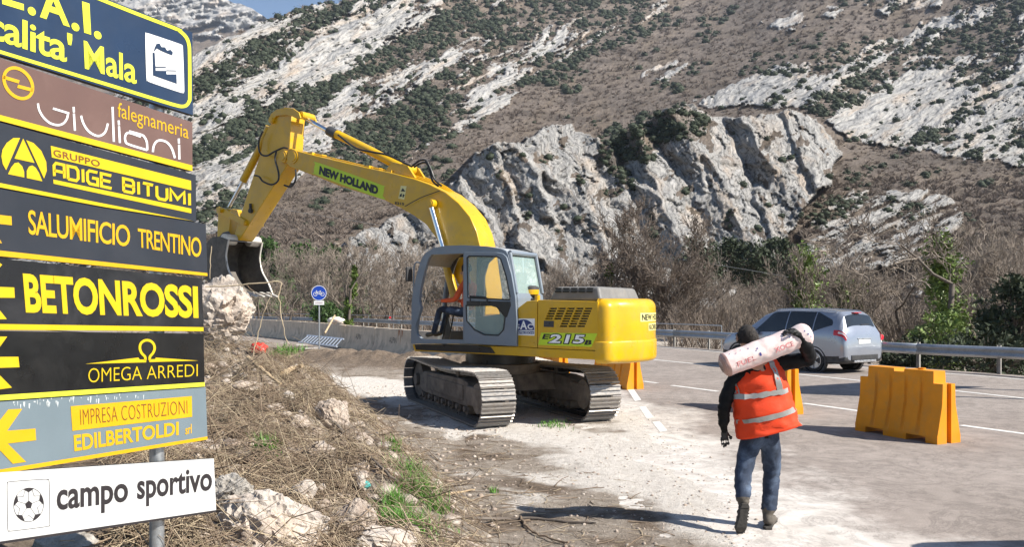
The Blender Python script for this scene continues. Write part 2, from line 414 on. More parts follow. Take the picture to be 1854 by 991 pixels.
def tps(cp):
    p = cp[:, :2] / 400.0; k = lambda r: np.where(r > 1e-9, r * r * np.log(np.maximum(r, 1e-9)), 0)
    n = len(p); A = np.zeros((n + 3, n + 3)); A[:n, :n] = k(np.linalg.norm(p[:, None] - p[None], axis=-1)) + .02 * np.eye(n)
    A[:n, n] = 1; A[:n, n + 1:] = p; A[n:, :n] = A[:n, n:].T
    w = np.linalg.solve(A, np.concatenate([np.log(cp[:, 2]), np.zeros(3)]))
    def f(u, v):
        r = w[n] + w[n + 1] * u / 400 + w[n + 2] * v / 400
        for i in range(n): r = r + w[i] * k(np.hypot(u / 400 - p[i, 0], v / 400 - p[i, 1]))
        return np.exp(r)
    return f
depth = tps(CP)
RG = np.array([(-900, 420), (200, 172), (349, 100), (400, 74), (465, 44), (526, 21), (563, 9), (618, 2), (700, -25), (900, -110), (1300, -260), (2700, -380)], float)
CLIFF = [(625, 440), (700, 398), (770, 372), (820, 332), (860, 298), (905, 265), (950, 242), (1000, 230), (1040, 228), (1085, 252), (1095, 285), (1112, 262), (1130, 232), (1180, 214), (1215, 196), (1262, 193), (1300, 212), (1335, 216), (1352, 224), (1372, 214), (1430, 208), (1475, 222), (1512, 250), (1524, 285), (1505, 335), (1470, 352), (1452, 380), (1430, 420), (1400, 470), (1340, 520), (1280, 600), (640, 640)]
A_ = [(-300, 280), (300, 90), (420, 55), (600, 0), (760, -10), (700, 90), (620, 215), (560, 300), (500, 350), (380, 425), (300, 450), (-300, 560)]
B_ = [(560, 300), (620, 215), (700, 90), (760, -30), (1250, -30), (1160, 70), (960, 165), (820, 245), (700, 310), (600, 330)]
D_ = [(1235, 182), (1300, 160), (1400, 118), (1500, 95), (1640, 62), (1720, 20), (1880, -20), (2300, -60), (2300, 320), (1854, 292), (1700, 282), (1560, 255), (1500, 222), (1440, 205), (1380, 200)]
H_ = [(1478, 385), (1540, 348), (1610, 338), (1680, 345), (1750, 372), (1745, 420), (1690, 470), (1500, 500), (1440, 470)]
T_ = [(1365, 40), (1440, 18), (1520, 12), (1500, 38), (1400, 52)]; T2_ = [(1560, 8), (1700, -10), (1690, 12), (1600, 26)]; T3_ = [(1160, 120), (1240, 118), (1220, 140), (1160, 146)]
EVG = [(1088, 250), (1112, 262), (1132, 300), (1150, 345), (1135, 350), (1105, 310), (1088, 300)]
EVF = [(1110, 225), (1180, 205), (1250, 195), (1285, 215), (1270, 250), (1200, 262), (1170, 300), (1120, 300), (1085, 262)]
EV2 = [(1330, 110), (1640, 70), (1854, 30), (1854, 120), (1640, 130), (1480, 130), (1330, 140)]
EV3 = [(1440, 395), (1480, 360), (1560, 340), (1560, 370), (1480, 420)]

def cellfacet(a, b, seed=0):
    """broken rock: irregular cells, each a plane with its own tilt and step"""
    ai, bi = np.floor(a).astype(np.int64), np.floor(b).astype(np.int64); best = np.full(a.shape, 9.0); val = np.zeros(a.shape)
    for di in (-1, 0, 1):
        for dj in (-1, 0, 1):
            ci, cj = ai + di, bi + dj; h = _perm[(_perm[(ci + seed) & 4095] + cj) & 4095]; g = _grad[h]; g2 = _grad[(h * 7 + 1) & 4095]
            dx, dy = a - (ci + .5 + .42 * g[..., 0]), b - (cj + .5 + .42 * g[..., 1]); d = dx * dx + dy * dy; k = d < best
            best = np.where(k, d, best); val = np.where(k, .5 * g[..., 2] + 1.1 * g2[..., 0] * dx + .8 * g2[..., 1] * dy, val)
    return val
def make_relief(name, us, vs_of, nrow, dfun, far=False):
    w = np.linspace(0, 1, nrow); U, W = np.meshgrid(us, w); top = vs_of(us)[None, :]; Vv = 655 + (top - 655) * W
    wu = U + 16 * fbm(U * .012, Vv * .012, None, 4) + 5 * fbm(U * .06, Vv * .06, None, 3); wv = Vv + 12 * fbm(U * .012 + 9, Vv * .012, None, 4) + 5 * fbm(U * .06 + 5, Vv * .06, None, 3)
    Dp = dfun(U, Vv)
    if far:
        rock = sstep(-.15, .25, fbm(U * .02, Vv * .05 + U * .01, None, 4) + (45 - Vv + .02 * U) / 60.0)
        s = Vv + .2 * U; ev = .25 * rock
    else:
        cl = inpoly(wu, wv, CLIFF); a = inpoly(wu, wv, A_); bb = inpoly(wu, wv, B_); dd = inpoly(wu, wv, D_); hh = inpoly(wu, wv, H_); tt = inpoly(wu, wv, T_) | inpoly(wu, wv, T2_) | inpoly(wu, wv, T3_)
        s = Vv + .52 * U + 9 * fbm(U * .008, Vv * .02, None, 4); al = U - .52 * Vv
        bn = fbm(s * .016, al * .0042, None, 5); bn2 = fbm(s * .07, al * .014 + 7, None, 4)
        fc = lambda t: np.where((t - np.floor(t)) < .62, 1.0, -1.0)
        t46 = -s / 46.0 + .6 * fbm(U * .006, Vv * .006); t15 = -s / 15.0 + 1.2 * fbm(U * .014, Vv * .014); fine = fbm(U * .14, Vv * .2, None, 4, gain=.65); mid = fbm(U * .03, Vv * .045, None, 4)
        mx = .95 * bn + .38 * bn2 + .10 * fc(t46) + .14 * fc(t15) + .24 * fine + .26 * mid
        rA = sstep(-.32, .05, mx + .10); rB = sstep(-.05, .28, mx - .18); rD = sstep(-.45, -.05, mx + .02)
        rock = np.where(a, rA, np.where(bb, rB, np.where(dd, rD, .0)))
        rock = np.where(inpoly(wu, wv, EV2), rock * sstep(-.1, .3, mx), rock)
        rock = np.maximum(rock, np.where(hh, sstep(-.25, .1, bn2), 0)); rock = np.maximum(rock, np.where(tt, sstep(-.3, .1, bn2), 0))
        rock = np.maximum(rock, .8 * sstep(.35, .55, bn2 + .15 * bn) * (Vv > 440))
        rC = sstep(-.62, -.25, fbm(U * .03, Vv * .03, None, 5) + .25 * fbm(U * .15, Vv * .15, None, 3) - .25 * sstep(460, 560, Vv)); rock = np.where(cl, rC, rock)
        ev = np.where(a, .12 + .9 * sstep(.05, -.3, mx), np.where(bb, .12 + .85 * sstep(.2, -.15, mx), np.where(dd, .13 + .75 * sstep(.05, -.3, mx), .05 + .55 * sstep(.18, .5, fbm(U * .012, Vv * .022 + U * .006, None, 4)) * (Vv < 420))))
        ev = np.where(inpoly(wu, wv, EV2), np.maximum(ev, .55), ev); ev = np.where(cl, .012 + .35 * sstep(-.35, -.6, fbm(U * .03, Vv * .03, None, 5)), ev); ev = np.where(inpoly(wu, wv, EVF) | inpoly(wu, wv, EVG), .8, ev); ev = np.where(inpoly(wu, wv, EV3), .6, ev)
        rock = np.where(inpoly(wu, wv, EVF) | inpoly(wu, wv, EVG), rock * .4, rock)
        ev = ev * np.where(Vv > 470, .3, 1)
    # strata: steps in depth following the bedding
    def saw(t): f = t - np.floor(t); return np.where(f < .72, f / .72 * .25, .25 + (f - .72) / .28 * .75) + np.floor(t) - t
    amp = (Dp / F)
    n8 = fbm(U * .035, Vv * .035, None, 5, gain=.6); al = U - .52 * Vv
    st = saw(-s / 46.0 + .6 * fbm(U * .006, Vv * .006)) * 46 * 1.0 + saw(-s / 15.0 + 1.2 * fbm(U * .014, Vv * .014)) * 15 * 1.35 + saw(-s / 7.0 + 1.4 * fbm(U * .02, Vv * .02)) * 7.0 * 1.25
    crk = fbm(al * .05, s * .16, None, 4)
    dd_ = rock * (st * 1.4 + 4 * n8 + 3.5 * crk + 8 * cellfacet(s / 17.0 + .3 * n8, al / 44.0 + .3 * n8, 1) + 4.5 * cellfacet(s / 7.5 + .3 * n8, al / 17.0, 5) + 3.0 * fbm(U * .15, s * .25, None, 4, gain=.65)) + (1 - rock) * (2.5 * n8 + 9 * fbm(U * .012, Vv * .012, None, 3))
    if not far:
        # the near outcrop: nearer, steep, ribbed by slanting slabs
        Dc0 = 205 - .20 * (Vv - 200) + .02 * (U - 1100); Dc0 = np.maximum(Dc0, 135)
        cwu = U + 9 * fbm(U * .02 + 3, Vv * .02, None, 4) + 4 * fbm(U * .07, Vv * .07, None, 4); cwv = Vv + 9 * fbm(U * .02 - 8, Vv * .02, None, 4) + 4 * fbm(U * .07 + 4, Vv * .07, None, 4)
        pp = cwu * .839 - cwv * .545; rr_ = cwu * .545 + cwv * .839
        CS = [(1015, 280, .55, 0), (900, 345, -.95, 10), (840, 400, -.8, 4), (720, 412, .35, 8), (775, 425, -.7, 0), (955, 370, -.75, -6), (985, 430, .9, -10), (1060, 330, .15, 14), (1050, 400, -.7, 2), (1110, 330, -.5, 26), (1155, 300, -1.05, 8), (1175, 370, -1.0, 6), (1205, 330, 1.2, -4), (1232, 400, 1.25, -6), (1215, 450, -1.0, 4),
              (1262, 330, -.9, 2), (1300, 260, .9, -8), (1290, 350, -.35, -4), (1330, 330, .95, -10), (1330, 420, -.6, 0), (1360, 390, .9, -2), (1368, 290, -1.3, 14), (1410, 260, .5, -4), (1465, 270, .8, 0), (1440, 330, .4, -8), (1400, 400, .55, -8), (1425, 380, -.3, 4), (1495, 300, 1.3, 12), (1130, 450, .6, -2), (1080, 480, -.5, 0), (900, 470, .5, -2), (1250, 520, .3, 0), (1000, 540, .2, 0), (800, 500, -.3, 2)]
        best = np.full(U.shape, 1e9); gx_ = np.zeros(U.shape); of_ = np.zeros(U.shape); pc_ = np.zeros(U.shape)
        for cu_, cv_, g_, o_ in CS:
            p1 = cu_ * .839 - cv_ * .545; r1 = cu_ * .545 + cv_ * .839; d2 = (pp - p1) ** 2 + (.42 * (rr_ - r1)) ** 2; k_ = d2 < best
            best = np.where(k_, d2, best); gx_ = np.where(k_, g_, gx_); of_ = np.where(k_, o_, of_); pc_ = np.where(k_, p1, pc_)
        plate_ = of_ * .7 + np.where(gx_ < 0, 1.45, 1.0) * gx_ * (pp - pc_) * .95
        for _ in range(2): plate_ = (plate_ + np.roll(plate_, 1, 1) + np.roll(plate_, -1, 1) + np.roll(plate_, 1, 0) + np.roll(plate_, -1, 0)) / 5
        rdg = lambda a_, b_, o_: 1 - 2 * np.abs(fbm(a_, b_, None, o_, gain=.58))
        beds = saw(-(Vv + .45 * U) / 22.0 + .5 * n8) * 22 * .5 * sstep(300, 460, Vv + .25 * (U - 1100)) 
        slab = plate_ + 9 * cellfacet(pp / 30 + .25 * n8, rr_ / 66 + .25 * n8, 3) + 4.5 * cellfacet(pp / 12 + .3 * n8, rr_ / 24 + .3 * n8, 9) - 1.6 * rdg(pp * .030, rr_ * .006, 4) - .6 * rdg(pp * .11, rr_ * .022, 4) + beds * .8 + 2.0 * fbm(U * .018, Vv * .018, None, 3) + .9 * fbm(U * .16, Vv * .16, None, 4, gain=.65)
        Dc = Dc0 * (1 + slab / F * 1.25)
        Dn = np.where(cl, np.minimum(Dc, Dp), Dp + dd_ * amp)
        hmask = hh & ~cl
        Dn = np.where(hmask, Dn * .93, Dn)
        ck = np.maximum(sstep(.045, .0, np.abs(fbm(pp * .022, rr_ * .0045, None, 4))), .8 * sstep(.05, .0, np.abs(fbm(pp * .05 + 7, rr_ * .035, None, 4)))) * cl
        Dn = Dn * (1 + 3.0 / F * ck)
        s = np.where(cl, pp * 1.0, s); al = np.where(cl, rr_, al)
    else: Dn = Dp + dd_ * amp; cl = np.zeros_like(rock); ck = cl
    x = (U - U0) / F * Dn; z = H0 - (Vv - V0) / F * Dn
    V3 = np.stack([x, Dn, z], -1).reshape(-1, 3)
    return dict(V=V3, F=grid_faces(len(us), nrow), U=U.ravel(), W=Vv.ravel(), D=Dn.ravel(), rock=rock.ravel(), ev=ev.ravel(), s=s.ravel(), al=al.ravel(), cl=np.asarray(cl, float).ravel(), ck=np.asarray(ck, float).ravel())

def mat_mountain():
    m, nt, b = nodes('limestone_slope'); q = NT(nt)
    cb = q.n('ShaderNodeCombineXYZ'); q.l(q.attr('along'), cb.inputs[0]); q.l(q.attr('across'), cb.inputs[1]); st = cb.outputs[0]
    def stretched(sx, sy, det, rough):
        mp = q.n('ShaderNodeMapping'); mp.inputs['Scale'].default_value = (sx, sy, 1); q.l(st, mp.inputs[0]); return q.noise(mp.outputs[0], 1.0, det, rough, .3)
    n1 = stretched(.035, .22, 8, .72); n2 = stretched(.012, .035, 6, .6); n3 = stretched(.16, .3, 5, .7)
    rk = q.ramp(n1, [(.31, (.055, .055, .06)), (.41, (.22, .216, .212)), (.51, (.375, .362, .345)), (.70, (.50, .48, .455))])
    rk = q.mix(q.ramp(n2, [(.52, 0), (.70, .55)]), rk, (.50, .37, .26)); rk = q.mix(q.ramp(n2, [(.28, .5), (.42, 0)]), rk, (.24, .255, .28))
    rk = q.mix(1.0, rk, q.ramp(n3, [(.32, .42), (.45, .92), (.6, 1.05), (.7, 1.2)]), 'MULTIPLY')
    br = q.ramp(n3, [(.28, (.070, .056, .046)), (.5, (.145, .118, .098)), (.72, (.23, .19, .158))])
    br = q.mix(q.ramp(n2, [(.45, 0), (.7, .6)]), br, (.155, .118, .08))
    gr = q.mix(q.attr('green'), br, q.ramp(n3, [(.3, (.035, .045, .02)), (.7, (.11, .125, .055))]))
    f = q.math('ADD', q.attr('rock'), q.math('MULTIPLY', q.math('SUBTRACT', n3, .5), .55)); f = q.ramp(f, [(.38, 0), (.56, 1)])
    rk = q.mix(q.attr('crack'), rk, (.06, .058, .056))
    n5 = q.noise(q.coord('Object'), .035, 6, .65); gr = q.mix(1.0, gr, q.ramp(n5, [(.35, .62), (.5, 1.0), (.68, 1.22)]), 'MULTIPLY')
    q.l(q.mix(f, gr, rk), b.inputs['Base Color']); b.inputs['Roughness'].default_value = .9; b.inputs['Specular IOR Level'].default_value = .2
    q.l(q.bump(q.math('ADD', n1, n3), .8, 1.2), b.inputs['Normal']); return m
M_mount = mat_mountain()
us = np.concatenate([np.arange(-900, 60, 30), np.arange(60, 1960, 2.35), np.arange(1960, 2700, 30)])
MT = make_relief('mountain', us, lambda u: np.interp(u, RG[:, 0], RG[:, 1]) + 5 * pnoise(u * .05, u * 0) + 3 * pnoise(u * .15, u * 0 + 3), 400, depth)
def relief_obj(name, T):
    me = np_mesh(name, T['V'], T['F'], M_mount, True)
    attr(me, 'rock', T['rock']); attr(me, 'along', T['al']); attr(me, 'across', T['s']); attr(me, 'crack', T['ck'])
    g = sstep(470, 520, T['W']) * sstep(820, 600, T['U']) * sstep(.0, .3, fbm(T['U'] * .02, T['W'] * .03, None, 3)); attr(me, 'green', g)
    o = link_mesh(name, me); o['kind'] = 'structure'; return o
relief_obj('mountain', MT)
FR = np.array([(-400, -60), (150, -75), (300, -45), (380, -14), (410, 0), (442, 8), (475, 27), (520, 62), (620, 120), (900, 260)], float)
FT = make_relief('far_mountain', np.concatenate([np.arange(-400, 150, 40), np.arange(150, 640, 2.5), np.arange(640, 901, 40)]), lambda u: np.interp(u, FR[:, 0], FR[:, 1]) + 4 * pnoise(u * .06, u * 0), 260, lambda u, v: 1500 + (330 - v) * 3.2, True)
relief_obj('far_mountain', FT)

# ------------------------------------------------------------------ shrubs and leafless scrub on the slopes (uncountable)
M_ever = pm('evergreen_leaves', (.045, .055, .035), .8, var=.5, scale=.6, spec=.2)
M_scrub = pm('leafless_scrub', (.195, .158, .132), .9, var=.4, scale=.3, spec=.1)
def ico():
    bm = bmesh.new(); bmesh.ops.create_icosphere(bm, subdivisions=2, radius=1); v = np.array([tuple(p.co) for p in bm.verts]); f = np.array([[x.index for x in p.verts] for p in bm.faces]); bm.free(); return v, f
ICV, ICF = ico()
def shrub_proto(k, nleaf, core=.72, flat=.8):
    r = np.random.default_rng(k)
    n = ICV * 1.0; d = core * (1 + .35 * fbm(n[:, 0] * 1.6 + k * 7, n[:, 1] * 1.6, n[:, 2] * 1.6, 3)); v = n * d[:, None]
    dirs = r.normal(size=(nleaf, 3)); dirs /= np.linalg.norm(dirs, axis=1)[:, None]; c = dirs * r.uniform(.55, 1.08, (nleaf, 1))
    t = r.normal(size=(nleaf, 3, 3)) * .19; L = (c[:, None] + t).reshape(-1, 3)
    vv = np.concatenate([v, L]); ff = np.concatenate([ICF, len(v) + np.arange(nleaf * 3).reshape(-1, 3)])
    vv[:, 2] *= flat; return vv, ff
def twig_proto(k, n=34, spread=.85):
    r = np.random.default_rng(100 + k); a = r.uniform(0, 2 * np.pi, n); tl = np.abs(r.normal(0, spread, n)); h = r.uniform(.45, 1.0, n)
    tip = np.stack([np.cos(a) * tl, np.sin(a) * tl, h], 1); b0 = r.normal(size=(n, 3)) * [.22, .22, .1]; w = r.normal(size=(n, 3)) * .05
    vv = np.stack([b0 - w, b0 + w, tip], 1).reshape(-1, 3); return vv, np.arange(n * 3).reshape(-1, 3)
def scatter(name, protos, pos, size, mat, zoff=0.0, sq=None):
    Vs, Fs, o = [], [], 0; r = np.random.default_rng(5); pid = r.integers(0, len(protos), len(pos))
    for k, (pv, pf) in enumerate(protos):
        ix = np.where(pid == k)[0]
        if not len(ix): continue
        a = r.uniform(0, 2 * np.pi, len(ix)); ca, sa = np.cos(a), np.sin(a); s = size[ix]
        x = (pv[None, :, 0] * ca[:, None] - pv[None, :, 1] * sa[:, None]) * s[:, None]; y = (pv[None, :, 0] * sa[:, None] + pv[None, :, 1] * ca[:, None]) * s[:, None]
        hz = s * (1 if sq is None else sq[ix]); z = pv[None, :, 2] * hz[:, None]
        V = np.stack([x + pos[ix, 0, None], y + pos[ix, 1, None], z + pos[ix, 2, None] + zoff * s[:, None]], -1).reshape(-1, 3)
        F_ = (pf[None] + (np.arange(len(ix)) * len(pv))[:, None, None]).reshape(-1, 3) + o; o += len(V); Vs.append(V); Fs.append(F_)
    me = np_mesh(name, np.concatenate(Vs), np.concatenate(Fs), mat); ob = link_mesh(name, me); ob['kind'] = 'stuff'; return ob
def pick(T, wt, n, seed):
    r = np.random.default_rng(seed); p = np.maximum(wt, 0); p = p / p.sum(); return r.choice(len(p), n, False, p)
infr = (MT['U'] > 250) & (MT['U'] < 1950) & (MT['W'] > -70) & (MT['W'] < 600)
clump = sstep(-.25, .35, fbm(MT['U'] * .03, MT['W'] * .05, None, 3))
i1 = pick(MT, infr * MT['ev'] ** 2.0 * (.3 + clump), 8600, 1)
px = (2.2 + 7.5 * rng.random(len(i1)) ** 1.8) * (1 + .25 * (MT['W'][i1] > 150))
scatter('evergreen_scrub', [shrub_proto(k, 46) for k in range(6)], MT['V'][i1], px * MT['D'][i1] / F, M_ever, .2)
brown = infr * (1 - MT['rock']) * (1 - np.clip(MT['ev'], 0, .9)) * (1 - MT['cl']) * (MT['W'] < 585)
i2 = pick(MT, brown, 9000, 2); px = rng.uniform(3.5, 8.5, len(i2)) * np.where(MT['D'][i2] < 260, 1.7, 1)
scatter('leafless_scrub', [twig_proto(k) for k in range(8)], MT['V'][i2], px * MT['D'][i2] / F, M_scrub, -.1)

# ================================================================== trees beyond the road
M_bark = pm('tree_bark', (.115, .092, .075), .9, var=.35, scale=4, bump=.6, bscale=18, dirt=(.2, .185, .16), damt=.4)
M_twig = pm('bare_twigs', (.225, .185, .15), .9, var=.3, scale=.8)
M_twigd = pm('brown_twigs', (.155, .122, .098), .9, var=.3, scale=.8)
M_thick = pm('thicket_stems', (.16, .125, .098), .9, var=.4, scale=.5)
M_ivy = pm('ivy_leaves', (.12, .175, .035), .55, var=.55, scale=2.2, spec=.4)
M_oak = pm('oak_leaves', (.038, .05, .026), .7, var=.5, scale=.9, spec=.25)
M_bush = pm('bush_leaves', (.045, .085, .022), .6, var=.5, scale=2.0, spec=.3)
def seg_mesh(name, segs, mat, n=3):
    A = np.array([s[0] for s in segs]); B = np.array([s[1] for s in segs]); ra = np.array([s[2] for s in segs]); rb = np.array([s[3] for s in segs])
    d = B - A; L = np.linalg.norm(d, axis=1)[:, None]; d = d / np.maximum(L, 1e-6)
    ref = np.where(np.abs(d[:, 2:3]) < .9, [[0, 0, 1.]], [[1., 0, 0]]); a = np.cross(d, ref); a /= np.linalg.norm(a, axis=1)[:, None]; b = np.cross(d, a)
    Vs = []
    for Q, r in ((A, ra), (B, rb)):
        for k in range(n):
            t = 2 * math.pi * k / n; Vs.append(Q + (a * math.cos(t) + b * math.sin(t)) * r[:, None])
    V = np.stack(Vs, 1); m = len(segs)
    f = np.array([[k, (k + 1) % n, n + (k + 1) % n, n + k] for k in range(n)]); Fq = (f[None] + (np.arange(m) * 2 * n)[:, None, None]).reshape(-1, 4)
    return np_mesh(name, V.reshape(-1, 3), Fq, mat)
def gen_tree(seed, h=8.0, spread=.62, levels=5, stems=1, up=.18, twigk=3):
    r = np.random.default_rng(seed); big, small = [], []
    def grow(p, d, L, rad, lev):
        n = 3 if lev < 2 else 2
        for i in range(n):
            d = d + r.normal(size=3) * (.10 if lev == 0 else .20) + np.array([0, 0, up * .5]); d /= np.linalg.norm(d)
            q = p + d * L / n; r2 = max(rad * (.82 if lev else .86), .014)
            (big if lev < 2 else small).append((p, q, rad, r2))
            if lev < levels:
                for _ in range(1 if lev == 0 and i == 0 else int(r.integers(1, 3)) if lev < 3 else twigk - int(r.integers(0, 2))):
                    ax = r.normal(size=3); ax -= d * ax.dot(d); ax /= np.linalg.norm(ax); nd = d * r.uniform(.55, .9) + ax * spread * r.uniform(.7, 1.3); nd[2] += up; nd /= np.linalg.norm(nd)
                    grow(q, nd, L * r.uniform(.50, .74), max(r2 * r.uniform(.5, .72), .014), lev + 1)
            p, rad = q, r2
    for s in range(stems):
        d = np.array([0, 0, 1.0]) + r.normal(size=3) * (.06 if stems == 1 else .3); grow(np.array([0, 0, -.3]) + r.normal(size=3) * [.15, .15, 0] * (stems > 1), d / np.linalg.norm(d), h * .46, h * (.017 if stems == 1 else .011), 0)
    return big, small
def leaf_cloud(r, c, rad, n, size):
    dirs = r.normal(size=(n, 3)); dirs /= np.linalg.norm(dirs, axis=1)[:, None]; cc = c + dirs * rad * r.uniform(.35, 1.05, (n, 1)) ** .6
    return (cc[:, None] + r.normal(size=(n, 3, 3)) * size).reshape(-1, 3)
TREE = []
for k, kw in enumerate((dict(seed=1), dict(seed=2, spread=.75), dict(seed=3, stems=2, spread=.5), dict(seed=4, spread=.55, up=.28), dict(seed=15, stems=3, spread=.55), dict(seed=6, spread=.85, up=.1), dict(seed=7, up=.3, spread=.5), dict(seed=31, spread=.7, twigk=4), dict(seed=32, stems=2, spread=.6, twigk=4), dict(seed=33, stems=3, spread=.6))):
    b, s = gen_tree(**kw); mnz = max(max(q[1][2] for q in s), 1)
    TREE.append((seg_mesh('trunk', b, M_bark, 6), seg_mesh('crown', s, M_twig if k < 7 else M_twigd, 3), mnz, b))
tree_n = [0]
def bare_tree(u, y, h, k, label, group=None, z=None, ivy=None, rz=None):
    x = (u - U0) / F * y; z = (gh(x, y) if z is None else z)
    tm, cm, hz, b = TREE[k % 7 if k < 7 or k > 9 else k]; t = empty('bare_tree', (x, y, z), rnd.uniform(0, 6.28) if rz is None else rz, label, 'tree', group); s = h / hz; t.scale = (s, s, s)
    link_mesh('trunk', tm, t); link_mesh('crown', cm, t)
    if ivy:
        r = np.random.default_rng(int(u)); L = []
        zlo, zhi, w = ivy
        path = sorted([(q[0], q[1]) for q in b[:9]], key=lambda e: e[0][2])
        for i in range(int(46 * (zhi - zlo) / h * 8)):
            zz = r.uniform(zlo, zhi) / s; c = np.array([np.interp(zz, [p[0][2] for p in path], [p[0][0] for p in path]), np.interp(zz, [p[0][2] for p in path], [p[0][1] for p in path]), zz])
            ww = w / s * (1.05 - .35 * (zz * s - zlo) / (zhi - zlo)) * r.uniform(.35, 1.25) * (.55 + .6 * abs(math.sin(zz * s * 2.3 + u)))
            L.append(leaf_cloud(r, c + r.normal(size=3) * ww * .45, ww * .62, 34, .075 / s))
        V = np.concatenate(L); o = link_mesh('ivy', np_mesh('ivy', V, np.arange(len(V)).reshape(-1, 3), M_ivy), t)
    tree_n[0] += 1; return t
def leafy(name, u, y, v_top, v_bot, w, mat, label, cat, seed, group=None, nclump=46, nl=60, ls=.10, flat=1.0):
    """crown of many leaf clumps on a short forked trunk"""
    r = np.random.default_rng(seed); x = (u - U0) / F * y; zt, zb_ = H0 - (v_top - V0) / F * y, H0 - (v_bot - V0) / F * y; H = zt - zb_; W = w / F * y / 2
    t = empty(name, (x, y, zb_), 0, label, cat, group)
    segs = []; L = []
    for i in range(nclump):
        q = r.normal(size=3); q /= np.linalg.norm(q); q *= r.uniform(.45, 1) ** .5; c = np.array([q[0] * W * .82, q[1] * W * .8, H * (.56 + .36 * q[2])]); c[0] *= 1.0 - .35 * max(0, q[2])
        rad = r.uniform(.16, .32) * W * 1.1
        L.append(leaf_cloud(r, c, rad, nl, ls)); m = np.array([0, 0, H * .25]) + r.normal(size=3) * .05; segs += [(m, (m + c) / 2 + r.normal(size=3) * .1 * W, .03 * H ** .5, .02 * H ** .5), ((m + c) / 2, c, .02 * H ** .5, .008)]
    segs.append((np.array([0, 0, -.3]), np.array([0, 0, H * .25]), .05 * H ** .5, .04 * H ** .5))
    link_mesh('trunk', seg_mesh('trunk', segs, M_bark, 5), t); V = np.concatenate(L); link_mesh('crown', np_mesh('crown', V, np.arange(len(V)).reshape(-1, 3), mat), t); return t

ORD = ['leftmost', 'second from the left', 'third from the left', 'fourth from the left', 'fifth from the left', 'sixth from the left', 'seventh from the left', 'eighth from the left', 'seventh from the right', 'sixth from the right', 'fifth from the right', 'fourth from the right', 'third from the right', 'second from the right', 'rightmost']
def ordn(i, n): return ORD[i] if i < (n + 1) // 2 else ORD[15 - (n - i)]
GL = 'leafless trees in the row behind the concrete wall'
row = [(470, 66, 7.2), (497, 78, 8.3), (520, 64, 6.6), (546, 82, 8.6), (569, 70, 7.4), (596, 76, 8.4), (657, 80, 9.0), (672, 66, 6.8), (689, 74, 7.6), (712, 70, 7.9), (733, 78, 8.6), (762, 72, 7.4), (790, 80, 8.6), (818, 76, 7.8)]
for i, (u, y, h) in enumerate(row): bare_tree(u, y, h, (i * 3 + 1) % 7, ordn(i, len(row)) + ' slim leafless tree in the row behind the concrete wall', GL, z=-.6)
bare_tree(634, 62, 7.9, 3, 'bare tree with ivy up its trunk, right of the round bicycle sign', None, -.5, (.6, 5.2, .20))
GM = 'leafless trees behind the excavator'
for i, (u, y, h) in enumerate([(850, 84, 8.8), (890, 74, 7.0), (930, 88, 8.2), (965, 76, 7.0), (1000, 82, 7.4), (1030, 70, 6.8)]): bare_tree(u, y, h, (i * 2 + 1) % 7, ordn(i, 6) + ' of six leafless trees behind the cab and engine hood', GM, z=-.8)
bare_tree(1092, 46, 8.9, 7, 'tall spreading bare tree with ivy on its lower trunk behind the counterweight', None, -.8, (.2, 5.0, .28))
bare_tree(1158, 46, 8.9, 8, 'tallest bare tree with a wide fan of twigs, above the counterweight', None, -.8)
bare_tree(1208, 44, 6.6, 9, 'many-stemmed bare tree right of the counterweight', None, -.8)
bare_tree(1235, 60, 7.0, 2, 'low bare tree leaning over the rail between counterweight and car', None, -1.0)
GR = 'leafless trees behind the right guardrail'
for i, (u, y, h) in enumerate([(1280, 58, 5.6), (1320, 64, 6.2), (1365, 52, 5.2), (1402, 60, 6.6), (1430, 48, 6.0), (1510, 52, 7.4), (1575, 46, 6.2), (1610, 54, 8.6), (1650, 44, 6.4), (1742, 40, 7.0), (1775, 50, 9.0), (1800, 44, 7.6), (1842, 52, 8.8), (1875, 42, 7.4), (1920, 46, 8.0)]): bare_tree(u, y, h, (i * 3 + 2) % 7, ordn(i, 15) + ' plain leafless tree behind the right guardrail', GR, z=-1.8)
bare_tree(1474, 44, 6.8, 3, 'bare-topped tree thickly wrapped in ivy, rising right behind the car roof', None, -1.6, (.2, 6.0, .95))
bare_tree(1546, 46, 5.6, 0, 'short tree with a thin ivy sleeve, between two thickly ivied trees', None, -1.6, (.8, 4.6, .7))
bare_tree(1690, 36, 8.4, 5, 'large forked tree, ivy up to its fork, above the right plastic barrier', None, -1.6, (.2, 6.2, .95))
for (u, y, vt, vb, w, sd, lb) in ((1262, 92, 425, 560, 110, 1, 'dark evergreen oak at the cliff foot, leftmost of four'), (1318, 100, 420, 545, 100, 2, 'dark evergreen oak at the cliff foot, second from the left of four'), (1362, 96, 428, 540, 96, 3, 'dark evergreen oak at the cliff foot, third from the left of four'), (1408, 104, 424, 530, 90, 4, 'dark evergreen oak at the cliff foot, rightmost of four')):
    leafy('evergreen_oak', u, y, vt, vb, w, M_oak, lb, 'tree', sd, 'evergreen oaks at the cliff foot', 50, 46, .17)
for (u, y, vt, vb, w, sd, lb) in ((486, 105, 428, 520, 70, 31, 'dark green evergreen tree under the excavator stick, leftmost of three'), (548, 112, 430, 520, 76, 32, 'dark green evergreen tree under the excavator stick, middle of three'), (600, 108, 436, 520, 60, 33, 'dark green evergreen tree under the excavator stick, rightmost of three')): leafy('evergreen_tree', u, y, vt, vb, w, M_bush, lb, 'tree', sd, 'evergreen trees under the excavator stick', 44, 46, .17)
leafy('evergreen_bush', 1838, 30, 486, 690, 150, M_oak, 'big dark evergreen bush behind the guardrail at the right edge', 'bush', 8, None, 80, 70, .075)
